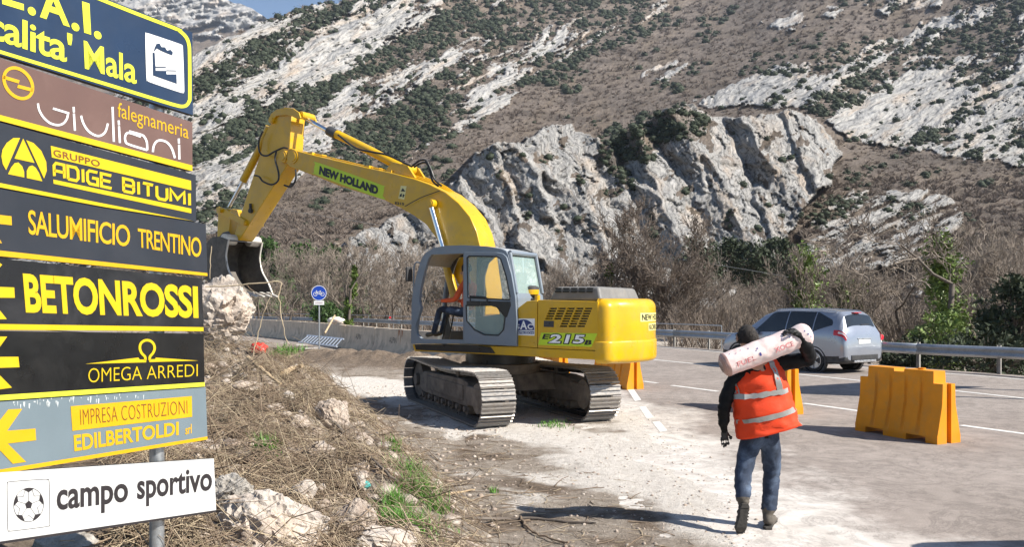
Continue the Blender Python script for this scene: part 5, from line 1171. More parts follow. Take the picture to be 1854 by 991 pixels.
j('ankR', 1391, 932, 7.12, .046); j('heelR', 1389.5, 945.5, 7.06, .043); j('midR', 1394, 944, 7.18, .044); j('ballR', 1398, 941, 7.27, .044); j('toeR', 1400, 939, 7.34, .032)
j('shL', 1330, 690, 7.04, .078); j('armL', 1317, 712, 7.04, .068); j('elbL', 1311, 740, 7.03, .060); j('foreL', 1310, 762, 7.06, .052); j('wrL', 1311, 781, 7.09, .030)
j('shR', 1404, 657, 7.03, .082); j('armR', 1436, 656, 7.00, .072); j('elbR', 1468, 650, 6.95, .066); j('foreR', 1459, 628, 6.83, .060); j('wrR', 1445, 606, 6.79, .034)
E += [('pelvis', 'waist'), ('waist', 'chest'), ('chest', 'upper'), ('upper', 'neck'), ('neck', 'skull'), ('skull', 'crown'), ('pelvis', 'hipL'), ('hipL', 'thighL'), ('thighL', 'kneeL'), ('kneeL', 'calfL'), ('calfL', 'hemL'), ('hemL', 'ankL'), ('ankL', 'heelL'), ('heelL', 'midL'), ('midL', 'ballL'), ('ballL', 'toeL'),
      ('pelvis', 'hipR'), ('hipR', 'thighR'), ('thighR', 'kneeR'), ('kneeR', 'calfR'), ('calfR', 'hemR'), ('hemR', 'ankR'), ('ankR', 'heelR'), ('heelR', 'midR'), ('midR', 'ballR'), ('ballR', 'toeR'),
      ('upper', 'shL'), ('shL', 'armL'), ('armL', 'elbL'), ('elbL', 'foreL'), ('foreL', 'wrL'), ('upper', 'shR'), ('shR', 'armR'), ('armR', 'elbR'), ('elbR', 'foreR'), ('foreR', 'wrR')]
hand(J, E, 'L', 'wrL', P(1311.5, 789, 7.10), Vector((.06, .05, -1)), Vector((1, .3, 0)), Vector((.15, .55, -.1)), thumb=1)
hand(J, E, 'R', 'wrR', P(1437, 598, 6.80), Vector((-1, .12, -.04)), Vector((0, 1, .15)), Vector((-.05, .15, -1)), thumb=-1)
J = {n: (PI_ @ p, r) for n, (p, r) in J.items()}
def pk_(a, b):
    if b[0] in 'LR' and (b[1:2] in 'pft'): return 3 if b.startswith('L') else 5
    if b in ('ankL', 'heelL', 'midL', 'ballL', 'toeL', 'ankR', 'heelR', 'midR', 'ballR', 'toeR'): return 2
    if b in ('neck', 'skull', 'crown'): return 4
    if b[:4] in ('hipL', 'hipR') or b[:5] == 'thigh' or b[:4] in ('knee', 'calf', 'hemL', 'hemR'): return 1
    return 0
bmesh_ = skin_mesh(J, E, 'pelvis', [M_jacket, M_jeans, M_boot, M_glove, M_skin, M_glove], pk_)
wrinkle(bmesh_, .010, 12); wrinkle(bmesh_, .005, 30)
link_mesh('body', bmesh_, person)
# head details: ears, nose, hair
hc = PI_ @ P(1353, 609, 6.985); hr = .092
mb = MB(); rg = np.random.default_rng(3)
prof = [(.0, 1.02), (.5, .90), (.8, .62), (.97, .25), (1.0, -.05), (.95, -.35), (.80, -.62)]
V, Fs = [], []
for i, (r, z) in enumerate(prof):
    for k in range(24):
        t = 2 * math.pi * k / 24; n_ = 1 + .03 * mnoise.noise(Vector((r * math.cos(t) * 3, r * math.sin(t) * 3, z * 3)))
        face = .25 if (math.sin(t) > .3 and z < .3) else 0
        V.append(hc + Vector((r * math.cos(t) * hr * .86 * n_, (r * math.sin(t) - face * .6) * hr * 1.02 * n_, z * hr * 1.06 * n_)))
for i in range(len(prof) - 1):
    for k in range(24): Fs.append((i * 24 + k, i * 24 + (k + 1) % 24, (i + 1) * 24 + (k + 1) % 24, (i + 1) * 24 + k))
mb.add(V, Fs); o = mb.build('hair', M_hair, person, True)
for k in range(260):
    pass
mb = MB()
for k in range(700):
    d = Vector(rg.normal(size=3)); d.normalize()
    if d.z < -.55 or (d.y > .35 and d.z < .2): continue
    p = hc + Vector((d.x * hr * .87, d.y * hr * 1.0, d.z * hr * 1.04)); q = p + d * .016 + Vector((0, 0, -.022)) + Vector(rg.normal(size=3)) * .006; s_ = d.orthogonal().normalized() * .0045; mb.add([p - s_, p + s_, q], [(0, 1, 2)])
o2 = mb.build('hair_strands', M_hair, o, fix=False); o2['kind'] = 'stuff'
for sx in (-1, 1):
    mb = MB(); mb.lathe([(.004, -.006), (.020, -.004), (.024, .004), (.014, .008), (.003, .004)], 12, Matrix.Translation(hc + Vector((sx * hr * .92, .004, -.018))) @ Matrix.Rotation(R(90 * sx), 4, 'Y') @ Matrix.Scale(1.35, 4, (1, 0, 0))); mb.build('ear', M_skin, person, True)
mb = MB(); mb.tube([hc + Vector((0, hr * .85, .01)), hc + Vector((0, hr * 1.12, -.02)), hc + Vector((0, hr * .9, -.035))], [.010, .015, .008], 8); mb.build('nose', M_skin, person, True)
for sx in (-1, 1):
    mb = MB(); mb.lathe([(.001, -.011), (.009, -.006), (.011, 0), (.009, .006), (.001, .011)], 10, Matrix.Translation(hc + Vector((sx * .032, hr * .80, .006)))); mb.build('eye', M_dwht, person, True)
mb = MB(); mb.tube([hc + Vector((-.026, hr * .78, -.058)), hc + Vector((0, hr * .88, -.062)), hc + Vector((.026, hr * .78, -.058))], .007, 6); mb.build('mouth', pm('lips', (.33, .13, .10), .5), person, True)
# soles
mb = MB(); L_ = [J['heelL'][0], J['midL'][0], J['ballL'][0], J['toeL'][0]]
bk_ = Vector((0, -1, .12)).normalized()
def solepts(pts, ws, nrm, off, th):
    rings = []
    for p, w in zip(pts, ws): rings.append([p + Vector((-w, 0, 0)) + nrm * off, p + Vector((w, 0, 0)) + nrm * off, p + Vector((w, 0, 0)) + nrm * (off + th), p + Vector((-w, 0, 0)) + nrm * (off + th)])
    return rings
up_ = Vector((0, 0, 1))
mb.loft(solepts([L_[0] + up_ * .03, L_[0], L_[1], L_[2], L_[3], L_[3] + Vector((0, .02, -.02))], [.028, .040, .036, .047, .036, .02], bk_, .030, .022)); sl = mb.build('boot_sole', M_sole, person, bevel=.006)
for k in range(9):
    t = k / 8; p = L_[0].lerp(L_[3], t); w = .034 + .01 * math.sin(t * 3.1); mb = MB(); mb.box(-w, w, -.004, .004, -.006, .006, Matrix.Translation(p + bk_ * .054)); mb.build('sole_lug', M_sole, sl)
Rr = [J['heelR'][0], J['midR'][0], J['ballR'][0], J['toeR'][0]]
mb = MB(); mb.loft([[Vector((p.x - w, p.y, z)) + PI_.translation * 0 for w, z in ((w0, 0.002), (-w0, 0.002), (-w0, .026), (w0, .026))] for p, w0 in ((Rr[0] + Vector((0, -.04, 0)), .03), (Rr[0], .041), (Rr[1], .038), (Rr[2], .048), (Rr[3], .04), (Rr[3] + Vector((0, .03, 0)), .02))]); mb.build('boot_sole', M_sole, person, bevel=.005)
# vest
RV_ = [(1349, 664, 1388, 645, .085), (1336, 680, 1404, 648, .125), (1324, 698, 1414, 664, .155), (1325, 715, 1421, 684, .172), (1328, 735, 1428, 706, .176), (1330, 757, 1433, 730, .178), (1332.5, 777, 1440, 750, .18), (1334.5, 794.5, 1446.5, 766, .185)]
def vest(t, phi, off=0.0):
    x = t * (len(RV_) - 1); i = min(int(x), len(RV_) - 2); f = x - i; a = [RV_[i][k] * (1 - f) + RV_[i + 1][k] * f for k in range(5)]
    uc, vc, hu, hv = (a[0] + a[2]) / 2, (a[1] + a[3]) / 2, (a[2] - a[0]) / 2, (a[3] - a[1]) / 2
    yc = 7.05; c = math.cos(phi); s = math.sin(phi); e = .8
    cc = math.copysign(abs(c) ** e, c); ss_ = math.copysign(abs(s) ** e, s)
    w = off + (.016 * fbm(np.array([phi * 2.2]), np.array([t * 5.0 + c]), None, 3)[0] + .011 * fbm(np.array([phi * 5]), np.array([t * 13.0]), None, 2)[0]) * sstep(0, .25, t)
    p = P(uc - cc * hu * (1 + w / .25), vc - cc * hv, yc); p.y = yc - ss_ * (a[4] + w); return PI_ @ p
rings = [[vest(i / 30, 2 * math.pi * k / 40) for k in range(40)] for i in range(31)]
mb = MB(); mb.loft(rings, True, False); vo = mb.build('vest', M_vest, person, True, ang=80)
so = vo.modifiers.new('solid', 'SOLIDIFY'); so.thickness = .006
def t_of(u, v):
    best = (1e9, 0, 0)
    for i in range(61):
        t = i / 60; x = t * (len(RV_) - 1); q = min(int(x), len(RV_) - 2); f = x - q; a = [RV_[q][k] * (1 - f) + RV_[q + 1][k] * f for k in range(5)]
        uc, vc, hu, hv = (a[0] + a[2]) / 2, (a[1] + a[3]) / 2, (a[2] - a[0]) / 2, (a[3] - a[1]) / 2
        cc = max(-1, min(1, (uc - u) / hu)); d = abs(vc - cc * hv - v)
        if d < best[0]: best = (d, t, math.acos(max(-1, min(1, math.copysign(abs(cc) ** 1.25, cc)))))
    return best[1], best[2]
def tape(name, top, bot):            # px polylines (left-right) for both edges
    mb = MB(); n = len(top); A = [vest(*t_of(*p), .007) for p in top]; B = [vest(*t_of(*p), .007) for p in bot]
    mb.add(A + B, [(i, i + 1, n + i + 1, n + i) for i in range(n - 1)]); return mb.build(name, M_refl, vo, True)
lin = lambda a, b, n=14: [(a[0] + (b[0] - a[0]) * i / (n - 1), a[1] + (b[1] - a[1]) * i / (n - 1)) for i in range(n)]
tape('reflective_tape', lin((1326, 713), (1418, 700)), lin((1327, 722.5), (1419, 708.5)))
tape('reflective_tape', lin((1331, 758.5), (1435, 733.5)), lin((1332, 767), (1437, 743)))
tape('reflective_tape', lin((1383, 650), (1396, 703), 9), lin((1392, 647), (1405, 702), 9))
tape('reflective_tape', lin((1321.5, 690), (1326, 712), 6), lin((1329, 686), (1333, 711), 6))
# ---- roll carried on the shoulders
M_bag = pm('printed_film', (.78, .64, .61), .38, var=.12, scale=9, bump=.3, bscale=22, bdist=.012, dirt=(.78, .36, .30), damt=.45, dscale=9)
M_bagp = pm('bag_red_print', (.62, .16, .17), .5, var=.3); M_bagb = pm('bag_blue_print', (.05, .06, .25), .5, var=.2); M_bage = pm('bag_end', (.42, .26, .22), .5, var=.2, scale=12, bump=.4, bscale=20)
ba = P(1306, 664, 6.84); bb = P(1466, 603, 6.87); bd = (bb - ba); bl_ = bd.length; bd.normalize(); bs_ = Vector((0, 0, 1)); bs_ = (bs_ - bd * bs_.dot(bd)).normalized(); bf = bd.cross(bs_).normalized()
if bf.y > 0: bf = -bf
bag = empty('rolled_bag', (ba + bb) / 2, 0, 'long pinkish white printed roll carried across the shoulders of the worker', 'bag'); BI = Matrix.Translation(-(ba + bb) / 2)
def bagp(s, phi, off=0.0):            # s 0..1 along, phi 0 towards the camera, + up
    r = .099 * (1 - .45 * max(0, (.045 - s) / .045) ** 2 - .35 * max(0, (s - .94) / .06) ** 2) * (1 - .07 * math.exp(-((s - .8) / .05) ** 2)) + .006 * float(fbm(np.array([s * 9.0]), np.array([phi * 1.3]), None, 3)[0]) + off
    return BI @ (ba + bd * bl_ * s + (bf * math.cos(phi) + bs_ * math.sin(phi)) * r)
mb = MB(); mb.loft([[bagp(i / 40, 2 * math.pi * k / 32) for k in range(32)] for i in range(41)]); mb.build('film', M_bag, bag, True, ang=70)
mb = MB(); mb.loft([[bagp(s, 2 * math.pi * k / 32, .0015) for k in range(32)] for s in (0.0, .02, .04, .062)], True, True); mb.build('end_cap', M_bage, bag, True, ang=70)
bfn = lambda p: bagp(p[0], p[1], .003)
mb = MB(); text_into(mb, 'FUEL', [(.13, .05), (.34, .05), (.34, -.36), (.13, -.36)], bfn, .0); mb.build('lettering', M_bagp, bag); mb = MB(); text_into(mb, 'XOCE', [(.55, .05), (.76, .05), (.76, -.38), (.55, -.38)], bfn, .0); mb.build('lettering', M_bagp, bag)
mb = MB()
for (s0, p0, w, h) in ((.30, .85, .010, .10), (.38, .55, .018, .10), (.36, .40, .012, .08), (.385, .1, .02, .28), (.10, 1.0, .01, .08), (.16, .8, .012, .06), (.22, .95, .01, .06), (.70, .95, .02, .08), (.76, .7, .014, .10), (.74, .45, .014, .09), (.66, .6, .01, .07), (.93, .2, .012, .14), (.95, -.1, .012, .12), (.91, .5, .01, .1)): mb.sheet([(s0, p0), (s0 + w, p0 + .01), (s0 + w, p0 - h), (s0, p0 - h)], bfn)
mb.build('print_marks', M_bagb, bag)

# ---- operator in the cab (excavator coordinates -> world)
def EW(a, y, z): return Vector((EO.x + EF.x * a + EL.x * y, EO.y + EF.y * a + EL.y * y, z))
oh = ex(836, 492, .76); op = empty('person', EW(oh[0], .76, 1.2), EA, 'dark-haired operator in orange top seated at the controls inside the excavator cab', 'person')
J2 = {}; E2_ = []
def j2(n, a, y, z, r): J2[n] = (Vector((a, y - .76, z - 1.2)), r)
hz_ = oh[1]; s0 = -.14
j2('pelvis', s0, .76, hz_ - .72, .13); j2('waist', s0 - .02, .76, hz_ - .55, .125); j2('chest', s0 - .02, .76, hz_ - .36, .145); j2('upper', s0 + .0, .76, hz_ - .22, .11); j2('neck', s0 + .03, .76, hz_ - .13, .055); j2('skull', s0 + .06, .76, hz_ - .02, .082); j2('crown', s0 + .05, .76, hz_ + .05, .08)
for sx, n in ((-1, 'R'), (1, 'L')):
    j2('sh' + n, s0 + .0, .76 + sx * .17, hz_ - .24, .065); j2('elb' + n, s0 + .10, .76 + sx * .27, hz_ - .50, .05); j2('wr' + n, s0 + .38, .76 + sx * .27, hz_ - .52, .034)
    j2('hip' + n, s0 + .06, .76 + sx * .10, hz_ - .74, .09); j2('knee' + n, s0 + .52, .76 + sx * .13, hz_ - .66, .065); j2('ank' + n, s0 + .66, .76 + sx * .12, hz_ - 1.10, .05); j2('toe' + n, s0 + .84, .76 + sx * .12, hz_ - 1.14, .042)
    E2_ += [('upper', 'sh' + n), ('sh' + n, 'elb' + n), ('elb' + n, 'wr' + n), ('pelvis', 'hip' + n), ('hip' + n, 'knee' + n), ('knee' + n, 'ank' + n), ('ank' + n, 'toe' + n)]
    hand(J2, E2_, n, 'wr' + n, J2['wr' + n][0] + Vector((.05, 0, .01)), Vector((1, 0, .1)), Vector((0, 1, 0)), Vector((0, 0, -1)), thumb=-sx)
E2_ += [('pelvis', 'waist'), ('waist', 'chest'), ('chest', 'upper'), ('upper', 'neck'), ('neck', 'skull'), ('skull', 'crown')]
def pk2(a, b):
    if b[:4] in ('neck', 'skul', 'crow') or (b[0] in 'LR' and b[1:2] in 'pft'): return 2
    if b[:3] == 'toe': return 3
    return 1 if b[:3] in ('hip', 'kne', 'ank') else 0
m_ = skin_mesh(J2, E2_, 'pelvis', [pm('orange_top', (.72, .11, .03), .8, var=.15), M_jeans, M_skin, M_boot], pk2, 1); link_mesh('body', m_, op)
c = J2['crown'][0]
mb = MB(); mb.lathe([(.086, -.05), (.094, -.01), (.09, .04), (.06, .085), (.01, .098)], 18, Matrix.Translation(c + Vector((-.015, 0, .0)))); mb.build('hair', M_hair, op, True)
mb = MB(); mb.tube([c + Vector((.075, 0, -.05)), c + Vector((.108, 0, -.085)), c + Vector((.08, 0, -.10))], [.010, .015, .008], 8); mb.build('nose', M_skin, op, True)

# ================================================================== car
M_car = pm('silver_paint', (.31, .335, .39), .26, .5, var=.02, scale=1, coat=.6, rvar=.02)
M_cgl = pm('tinted_glass', (.012, .015, .018), .06, var=.2, spec=.8, rvar=.02); M_clad = pm('black_cladding', (.028, .028, .03), .6, var=.2, dirt=(.12, .11, .1), damt=.3)
M_tyre = pm('tyre_rubber', (.02, .02, .021), .8, var=.3, scale=12); M_alloy = pm('alloy_rim', (.50, .51, .53), .3, .8, var=.1); M_red = pm('tail_light_red', (.50, .012, .015), .15, var=.1, spec=.7); M_clr = pm('clear_lens', (.75, .70, .68), .15, var=.05)
CH = math.atan2(.842, -.54); car = empty('car', (9.31, 23.69, 0), CH, 'silver estate car driving away on the far lane beside the guardrail', 'car')
ST = np.array([(-1.005, .72, .62, .66, .72, .76, .36), (-.985, .98, .61, .90, .77, .83, .31), (-.945, 1.10, .62, 1.0, .81, .875, .29), (-.87, 1.28, .62, 1.04, .84, .888, .27), (-.76, 1.52, .60, 1.05, .86, .89, .25), (-.62, 1.60, .58, 1.05, .865, .89, .24), (0, 1.65, .585, 1.03, .875, .89, .22), (.9, 1.665, .59, 1.0, .88, .89, .22), (1.5, 1.64, .58, .985, .88, .89, .22), (2.0, 1.51, .57, .975, .875, .89, .22),
               (2.5, 1.21, .62, .97, .865, .89, .22), (2.72, 1.07, .67, .955, .855, .885, .22), (3.1, 1.0, .64, .90, .82, .87, .24), (3.4, .90, .56, .80, .75, .82, .26), (3.54, .72, .5, .66, .66, .74, .3), (3.57, .55, .45, .5, .55, .66, .34)])
CZ = 1.085
def csec(x):
    p = [np.interp(x, ST[:, 0], ST[:, k]) for k in range(1, 7)]; zt_, wt, zb_, wb, wm, z0 = p; zm = (z0 + zb_) / 2 + .12
    return [(0, z0), (wm * .88, z0), (wm * .985, z0 + .14), (wm, zm), (wb, zb_), ((wb + wt) / 2 + .035, (zb_ + zt_ - .05) / 2), (wt, zt_ - .06), (wt * .62, zt_ - .01), (0, zt_)]
def csurf(x, s, off=0.0, side=1):
    q = csec(x); i = min(int(s), 7); f = s - i; p0, p1, p2, p3 = [np.array(q[max(0, min(8, i + k))]) for k in (-1, 0, 1, 2)]
    v = .5 * (2 * p1 + (p2 - p0) * f + (2 * p0 - 5 * p1 + 4 * p2 - p3) * f * f + (3 * p1 - p0 - 3 * p2 + p3) * f ** 3); 
    t = .5 * ((p2 - p0) + 2 * (2 * p0 - 5 * p1 + 4 * p2 - p3) * f + 3 * (3 * p1 - p0 - 3 * p2 + p3) * f * f); n = np.array([t[1], -t[0]]); n = n / max(np.linalg.norm(n), 1e-6)
    v = v + n * off; return Vector((x - (off if x < -.5 else 0), side * v[0], v[1] * CZ))
xs = np.unique(np.concatenate([ST[:, 0], np.linspace(-1.0, -.6, 14), np.linspace(-.6, 3.57, 46)])); ss = np.linspace(0, 8, 41)
mb = MB()
for x0, x1 in zip(xs[:-1], xs[1:]): pass
ringf = lambda x: [csurf(x, s) for s in ss] + [csurf(x, s, 0, -1) for s in ss[::-1][1:-1]]
mb.loft([ringf(x) for x in xs]); body_o = mb.build('body', [M_car, M_clad], car, True, ang=50)
for p in body_o.data.polygons:
    if p.center.z < .43 * CZ or (p.center.z < .5 and p.center.x > 3.0): p.material_index = 1
def cpatch(name, mat, fn, nx=12, ns=6, parent=body_o, off=.005, side=1):
    """fn(a,b) -> (x, s) for a, b in 0..1"""
    mb = MB(); V = [csurf(*fn(i / nx, k / ns), off, side) for k in range(ns + 1) for i in range(nx + 1)]
    mb.add(V, [(k * (nx + 1) + i, k * (nx + 1) + i + 1, (k + 1) * (nx + 1) + i + 1, (k + 1) * (nx + 1) + i) for k in range(ns) for i in range(nx)]); return mb.build(name, mat, parent, True, ang=80)
def win(x0a, x0b, x1a, x1b, s0=4.12, s1=5.9): return lambda a, b: ((x0a * (1 - b) + x0b * b) * (1 - a) + (x1a * (1 - b) + x1b * b) * a, s0 + (s1 - s0) * b)
for sd in (1, -1):
    cpatch('front_window', M_cgl, win(1.02, 1.02, 2.22, 1.62), side=sd); cpatch('rear_door_window', M_cgl, win(.08, .08, .98, .98), side=sd)
    cpatch('quarter_window', M_cgl, lambda a, b: (.04 - (1 - a) * (.58 if b < .5 else .58 - .10 * (b - .5)) , 4.12 + (1.78) * (b * a + (1 - a) * (.35 + .3 * b))), side=sd)
    cpatch('tail_light', M_red, lambda a, b: (-.985 + .36 * a, 3.55 + .75 * b * (1 - .35 * a) + .22 * a), 8, 5, off=.012, side=sd); cpatch('indicator_lens', M_clr, lambda a, b: (-.985 + .22 * a, 3.85 + .22 * b + .05 * a), 6, 3, off=.017, side=sd)
    cpatch('door_seam', M_clad, lambda a, b: (1.0 + .008 * a, 2.3 + 1.8 * b), 1, 8, off=.003, side=sd); cpatch('door_seam', M_clad, lambda a, b: (.05 + .008 * a + .25 * (1 - b) , 2.6 + 1.5 * b), 1, 8, off=.003, side=sd)
    cpatch('headlight', M_clr, lambda a, b: (3.15 + .33 * a, 3.9 + .5 * b), 6, 4, off=.006, side=sd)
    mb = MB(); mb.tube(smooth_path([csurf(-.5, 6.15, .0, sd), csurf(-.4, 6.15, .035, sd), csurf(.6, 6.15, .04, sd), csurf(1.4, 6.15, .035, sd), csurf(1.6, 6.15, .0, sd)], 4), .016, 8); mb.build('roof_rail', M_alloy, body_o, True)
    mb = MB(); mb.box(1.95, 2.12, sd * .90, sd * 1.05, 1.0, 1.14); mb.build('wing_mirror', M_car, body_o, bevel=.03, seg=3)
    for x in (.15, 1.12): mb = MB(); p = csurf(x, 3.75, .02, sd); mb.box(p.x, p.x + .17, p.y - .012, p.y + .012, p.z - .012, p.z + .012); mb.build('door_handle', M_car, body_o, bevel=.006)
    for wx in (0.0, 2.765):
        M = Matrix.Translation((wx, sd * .80, .34)) @ Matrix.Rotation(R(-90 * sd), 4, 'X')
        mb = MB(); mb.lathe([(.41, -.02), (.415, .085), (.385, .097), (.36, .088), (.36, .0)], 36, M); mb.build('wheel_arch', M_clad, body_o, True)
        mb = MB(); mb.lathe([(.20, -.12), (.31, -.12), (.338, -.09), (.340, .06), (.325, .092), (.245, .096), (.235, .07), (.225, .02)], 36, M); wh = mb.build('wheel', M_tyre, car, True)
        mb = MB(); mb.lathe([(.236, .05), (.238, .086), (.222, .088), (.21, .04), (.06, .035), (.05, .07), (.0, .075)], 30, M)
        for k in range(5):
            for d in (-.10, .10):
                t = 2 * math.pi * k / 5 + d; mb.hexa([(.05 * math.cos(t - .2), .05 * math.sin(t - .2), .05), (.05 * math.cos(t + .2), .05 * math.sin(t + .2), .05), (.225 * math.cos(t + .05), .225 * math.sin(t + .05), .05), (.225 * math.cos(t - .05), .225 * math.sin(t - .05), .05)], [(.05 * math.cos(t - .2), .05 * math.sin(t - .2), .085), (.05 * math.cos(t + .2), .05 * math.sin(t + .2), .085), (.225 * math.cos(t + .05), .225 * math.sin(t + .05), .088), (.225 * math.cos(t - .05), .225 * math.sin(t - .05), .088)], M)
        mb.build('rim', M_alloy, wh, True)
# tail: window, plate, wiper, bumper insert, reflectors
mb = MB(); nr = 12
def tailw(y, b): x = -.885 + .145 * b; q = csurf(x, 6.5, 0); zt_ = np.interp(x, ST[:, 0], ST[:, 1]) - .01 - .05 * (abs(y) / .6) ** 3; return Vector((x - .014, y, zt_ * CZ))
V = [tailw(-.60 + 1.2 * i / nr * 1.0 if False else (-.62 + .06 * k / 8 * 1.0) + (1.24 - .12 * k / 8) * i / nr, .02 + .96 * k / 8) for k in range(9) for i in range(nr + 1)]
mb.add(V, [(k * (nr + 1) + i, k * (nr + 1) + i + 1, (k + 1) * (nr + 1) + i + 1, (k + 1) * (nr + 1) + i) for k in range(8) for i in range(nr)]); mb.build('rear_window', M_cgl, body_o, True, ang=80)
mb = MB(); mb.tube([tailw(.02, .05) + Vector((-.02, 0, 0)), tailw(-.35, .12) + Vector((-.02, 0, 0))], .010, 6); mb.build('rear_wiper', M_clad, body_o)
mb = MB(); mb.box(-1.008, -.985, -.26, .26, .83, .94); mb.build('number_plate', M_dwht, body_o, bevel=.004); mb = MB(); mb.box(-1.012, -.97, -.30, .30, .955, .985); mb.build('plate_light_bar', M_alloy, body_o, bevel=.006)
mb = MB(); mb.box(-1.03, -.96, -.60, .60, .38, .52); mb.build('bumper_insert', M_clad, body_o, bevel=.015); mb = MB(); mb.box(-1.04, -.95, -.5, .5, .31, .375); mb.build('skid_plate', M_alloy, body_o, bevel=.012)
for sd in (1, -1): mb = MB(); mb.cyl((-1.0, sd * .70, .56), (-.93, sd * .70, .56), .045, 16); mb.build('rear_reflector', M_red, body_o)
mb = MB(); mb.box(-.80, -.70, -.16, .16, 1.685, 1.705); mb.build('brake_light', M_red, body_o, bevel=.004)

# ================================================================== yellow water-filled barriers
M_barr = pm('barrier_plastic', (.68, .25, .002), .5, var=.10, scale=3, dirt=(.36, .22, .07), damt=.4, dscale=4, spec=.4)
BL = 1.42
def bw(z): return float(np.interp(z, [0, .11, .14, .50, .56, 1.0], [.235, .235, .225, .145, .135, .118]))
def barrier_mesh():
    mb = MB(); ZS = [0, .11, .14, .30, .50, .56, .78, .90, 1.0]
    def section(x, zt, zb, gr):
        zs = [zb] + [z for z in ZS if zb + .01 < z < zt - .01] + [zt]
        while len(zs) < 10: zs.insert(1, zs[0] + (zs[1] - zs[0]) * .5)
        dep = lambda z: gr * float(np.interp(z, [.10, .16, .85, .92], [0, 1, 1, 0]))
        L = [(x, -bw(z) + dep(z), z) for z in zs]; Rr = [(x, bw(z) - dep(z), z) for z in zs]
        return L + Rr[::-1]
    h = BL / 2; st = []
    st += [(-h + .055, .83, 0, 0), (-h + .145, .83, 0, 0), (-h + .150, 1.0, 0, 0)]
    gx_ = [-.40, -.14, .12, .38]; ev_ = []
    for g in gx_: ev_ += [(g - .035, 0), (g - .018, .026), (g + .018, .026), (g + .035, 0)]
    pts = sorted(set([-.10, -.095, .075, .08, -.52, -.515, -.20, -.195, .20, .205, .52, .525] + [e[0] for e in ev_]))
    gv = dict(ev_)
    for x in pts:
        gr = gv.get(x, float(np.interp(x, [e[0] for e in ev_], [e[1] for e in ev_])))
        zt = .955 if -.097 < x < .0775 else 1.0
        zb = .085 if (-.5175 < x < -.1975) or (.2025 < x < .5225) else 0
        st.append((x, zt, zb, gr))
    st += [(h - .150, 1.0, 0, 0), (h - .145, .83, 0, 0), (h - .055, .83, 0, 0)]
    mb.loft([section(*s) for s in st])
    for sx in (-1, 1):                                   # forked ends that lock into the next one
        for sy in (-1, 1):
            zs = [0, .11, .14, .30, .5, .56, .83]; g = .045
            A = [(sx * (h - .0555), sy * bw(z), z) for z in zs] + [(sx * (h - .0555), sy * g, z) for z in zs[::-1]]
            mb.loft([A, [(sx * h, p[1], p[2]) for p in A]])
    return mb
bar_me = None
def barrier(u, v, label, du=None, cen=None, rz=None, write=None):
    global bar_me
    c = cen if cen is not None else G(u, v)
    t = empty('plastic_barrier', c, rz, label, 'barrier', 'yellow plastic road barriers')
    if bar_me is None:
        o = barrier_mesh().build('barrier_shell', M_barr, t, bevel=.010, seg=2); bar_me = o.data
    else:
        o = link_mesh('barrier_shell', bar_me, t); m = o.modifiers.new('bevel', 'BEVEL'); m.width = .010; m.segments = 2; m.limit_method = 'ANGLE'; m.angle_limit = R(35); m.harden_normals = True
    if write:
        mb = MB(); text_into(mb, write, [(-.62, .93), (.62, .93), (.62, .80), (-.62, .80)], lambda p: (p[0], -bw(p[1]) - .004, p[1]), .02, 1.1); mb.build('lettering', M_ink, t)
    mb = MB(); mb.cyl((.28, 0, .99), (.28, 0, 1.025), .05, 16); mb.build('filler_cap', M_barr, t, True)
    return t
a_, b_ = G(1549, 780), G(1696, 806); e_ = (b_ - a_).normalized(); n_ = Vector((-e_.y, e_.x, 0)); BRZ = math.atan2(e_.y, e_.x)
barrier(0, 0, 'yellow plastic barrier standing alone on the road right of the worker', cen=(a_ + b_) / 2 + n_ * .235, rz=BRZ)
q = G(1436, 752); barrier(0, 0, 'yellow plastic barrier mostly hidden behind the worker in the orange vest', cen=q - e_ * .71, rz=BRZ)
q = G(1147, 706); barrier(0, 0, 'yellow plastic barrier with dark writing under the excavator counterweight', cen=q - e_ * .71, rz=BRZ + R(4), write='PACCHETTI')
q = G(1000, 692); barrier(0, 0, 'yellow plastic barrier glimpsed between the excavator tracks', cen=q - e_ * .3, rz=BRZ + R(8))

# ================================================================== guardrail
M_post = pm('rail_post', (.38, .36, .33), .6, .4, var=.2, dirt=(.25, .2, .15), damt=.4)
M_redr = pm('red_reflector', (.65, .01, .03), .3, var=.1)
xr_path = [np.array(p) for p in XR[1:10]]
pth = smooth_path(xr_path, 24); pth = [np.array(p) for p in pth]
dist = np.concatenate([[0], np.cumsum([np.linalg.norm(pth[i + 1] - pth[i]) for i in range(len(pth) - 1)])])
def along(s):
    x = np.interp(s, dist, [p[0] for p in pth]); y = np.interp(s, dist, [p[1] for p in pth]); x2 = np.interp(s + .1, dist, [p[0] for p in pth]); y2 = np.interp(s + .1, dist, [p[1] for p in pth])
    d = np.array([x2 - x, y2 - y]); d = d / max(np.linalg.norm(d), 1e-6); return np.array([x, y]), d, np.array([-d[1], d[0]])   # normal towards the road (left of travel)
p0_, d0_, n0_ = along(0)
rail = empty('guardrail', (p0_[0], p0_[1], 0), 0, 'steel W-beam guardrail on posts along the outer edge of the curving road', 'guardrail'); RI = Matrix.Translation(-Vector(rail.location))
WP = [(0, .44), (.045, .465), (.08, .515), (.03, .575), (.012, .60), (.03, .625), (.08, .685), (.045, .735), (0, .76)]
total = dist[-1]; s = 0.0; step = 2.25; k = 0; post_me = None; nseg = 0
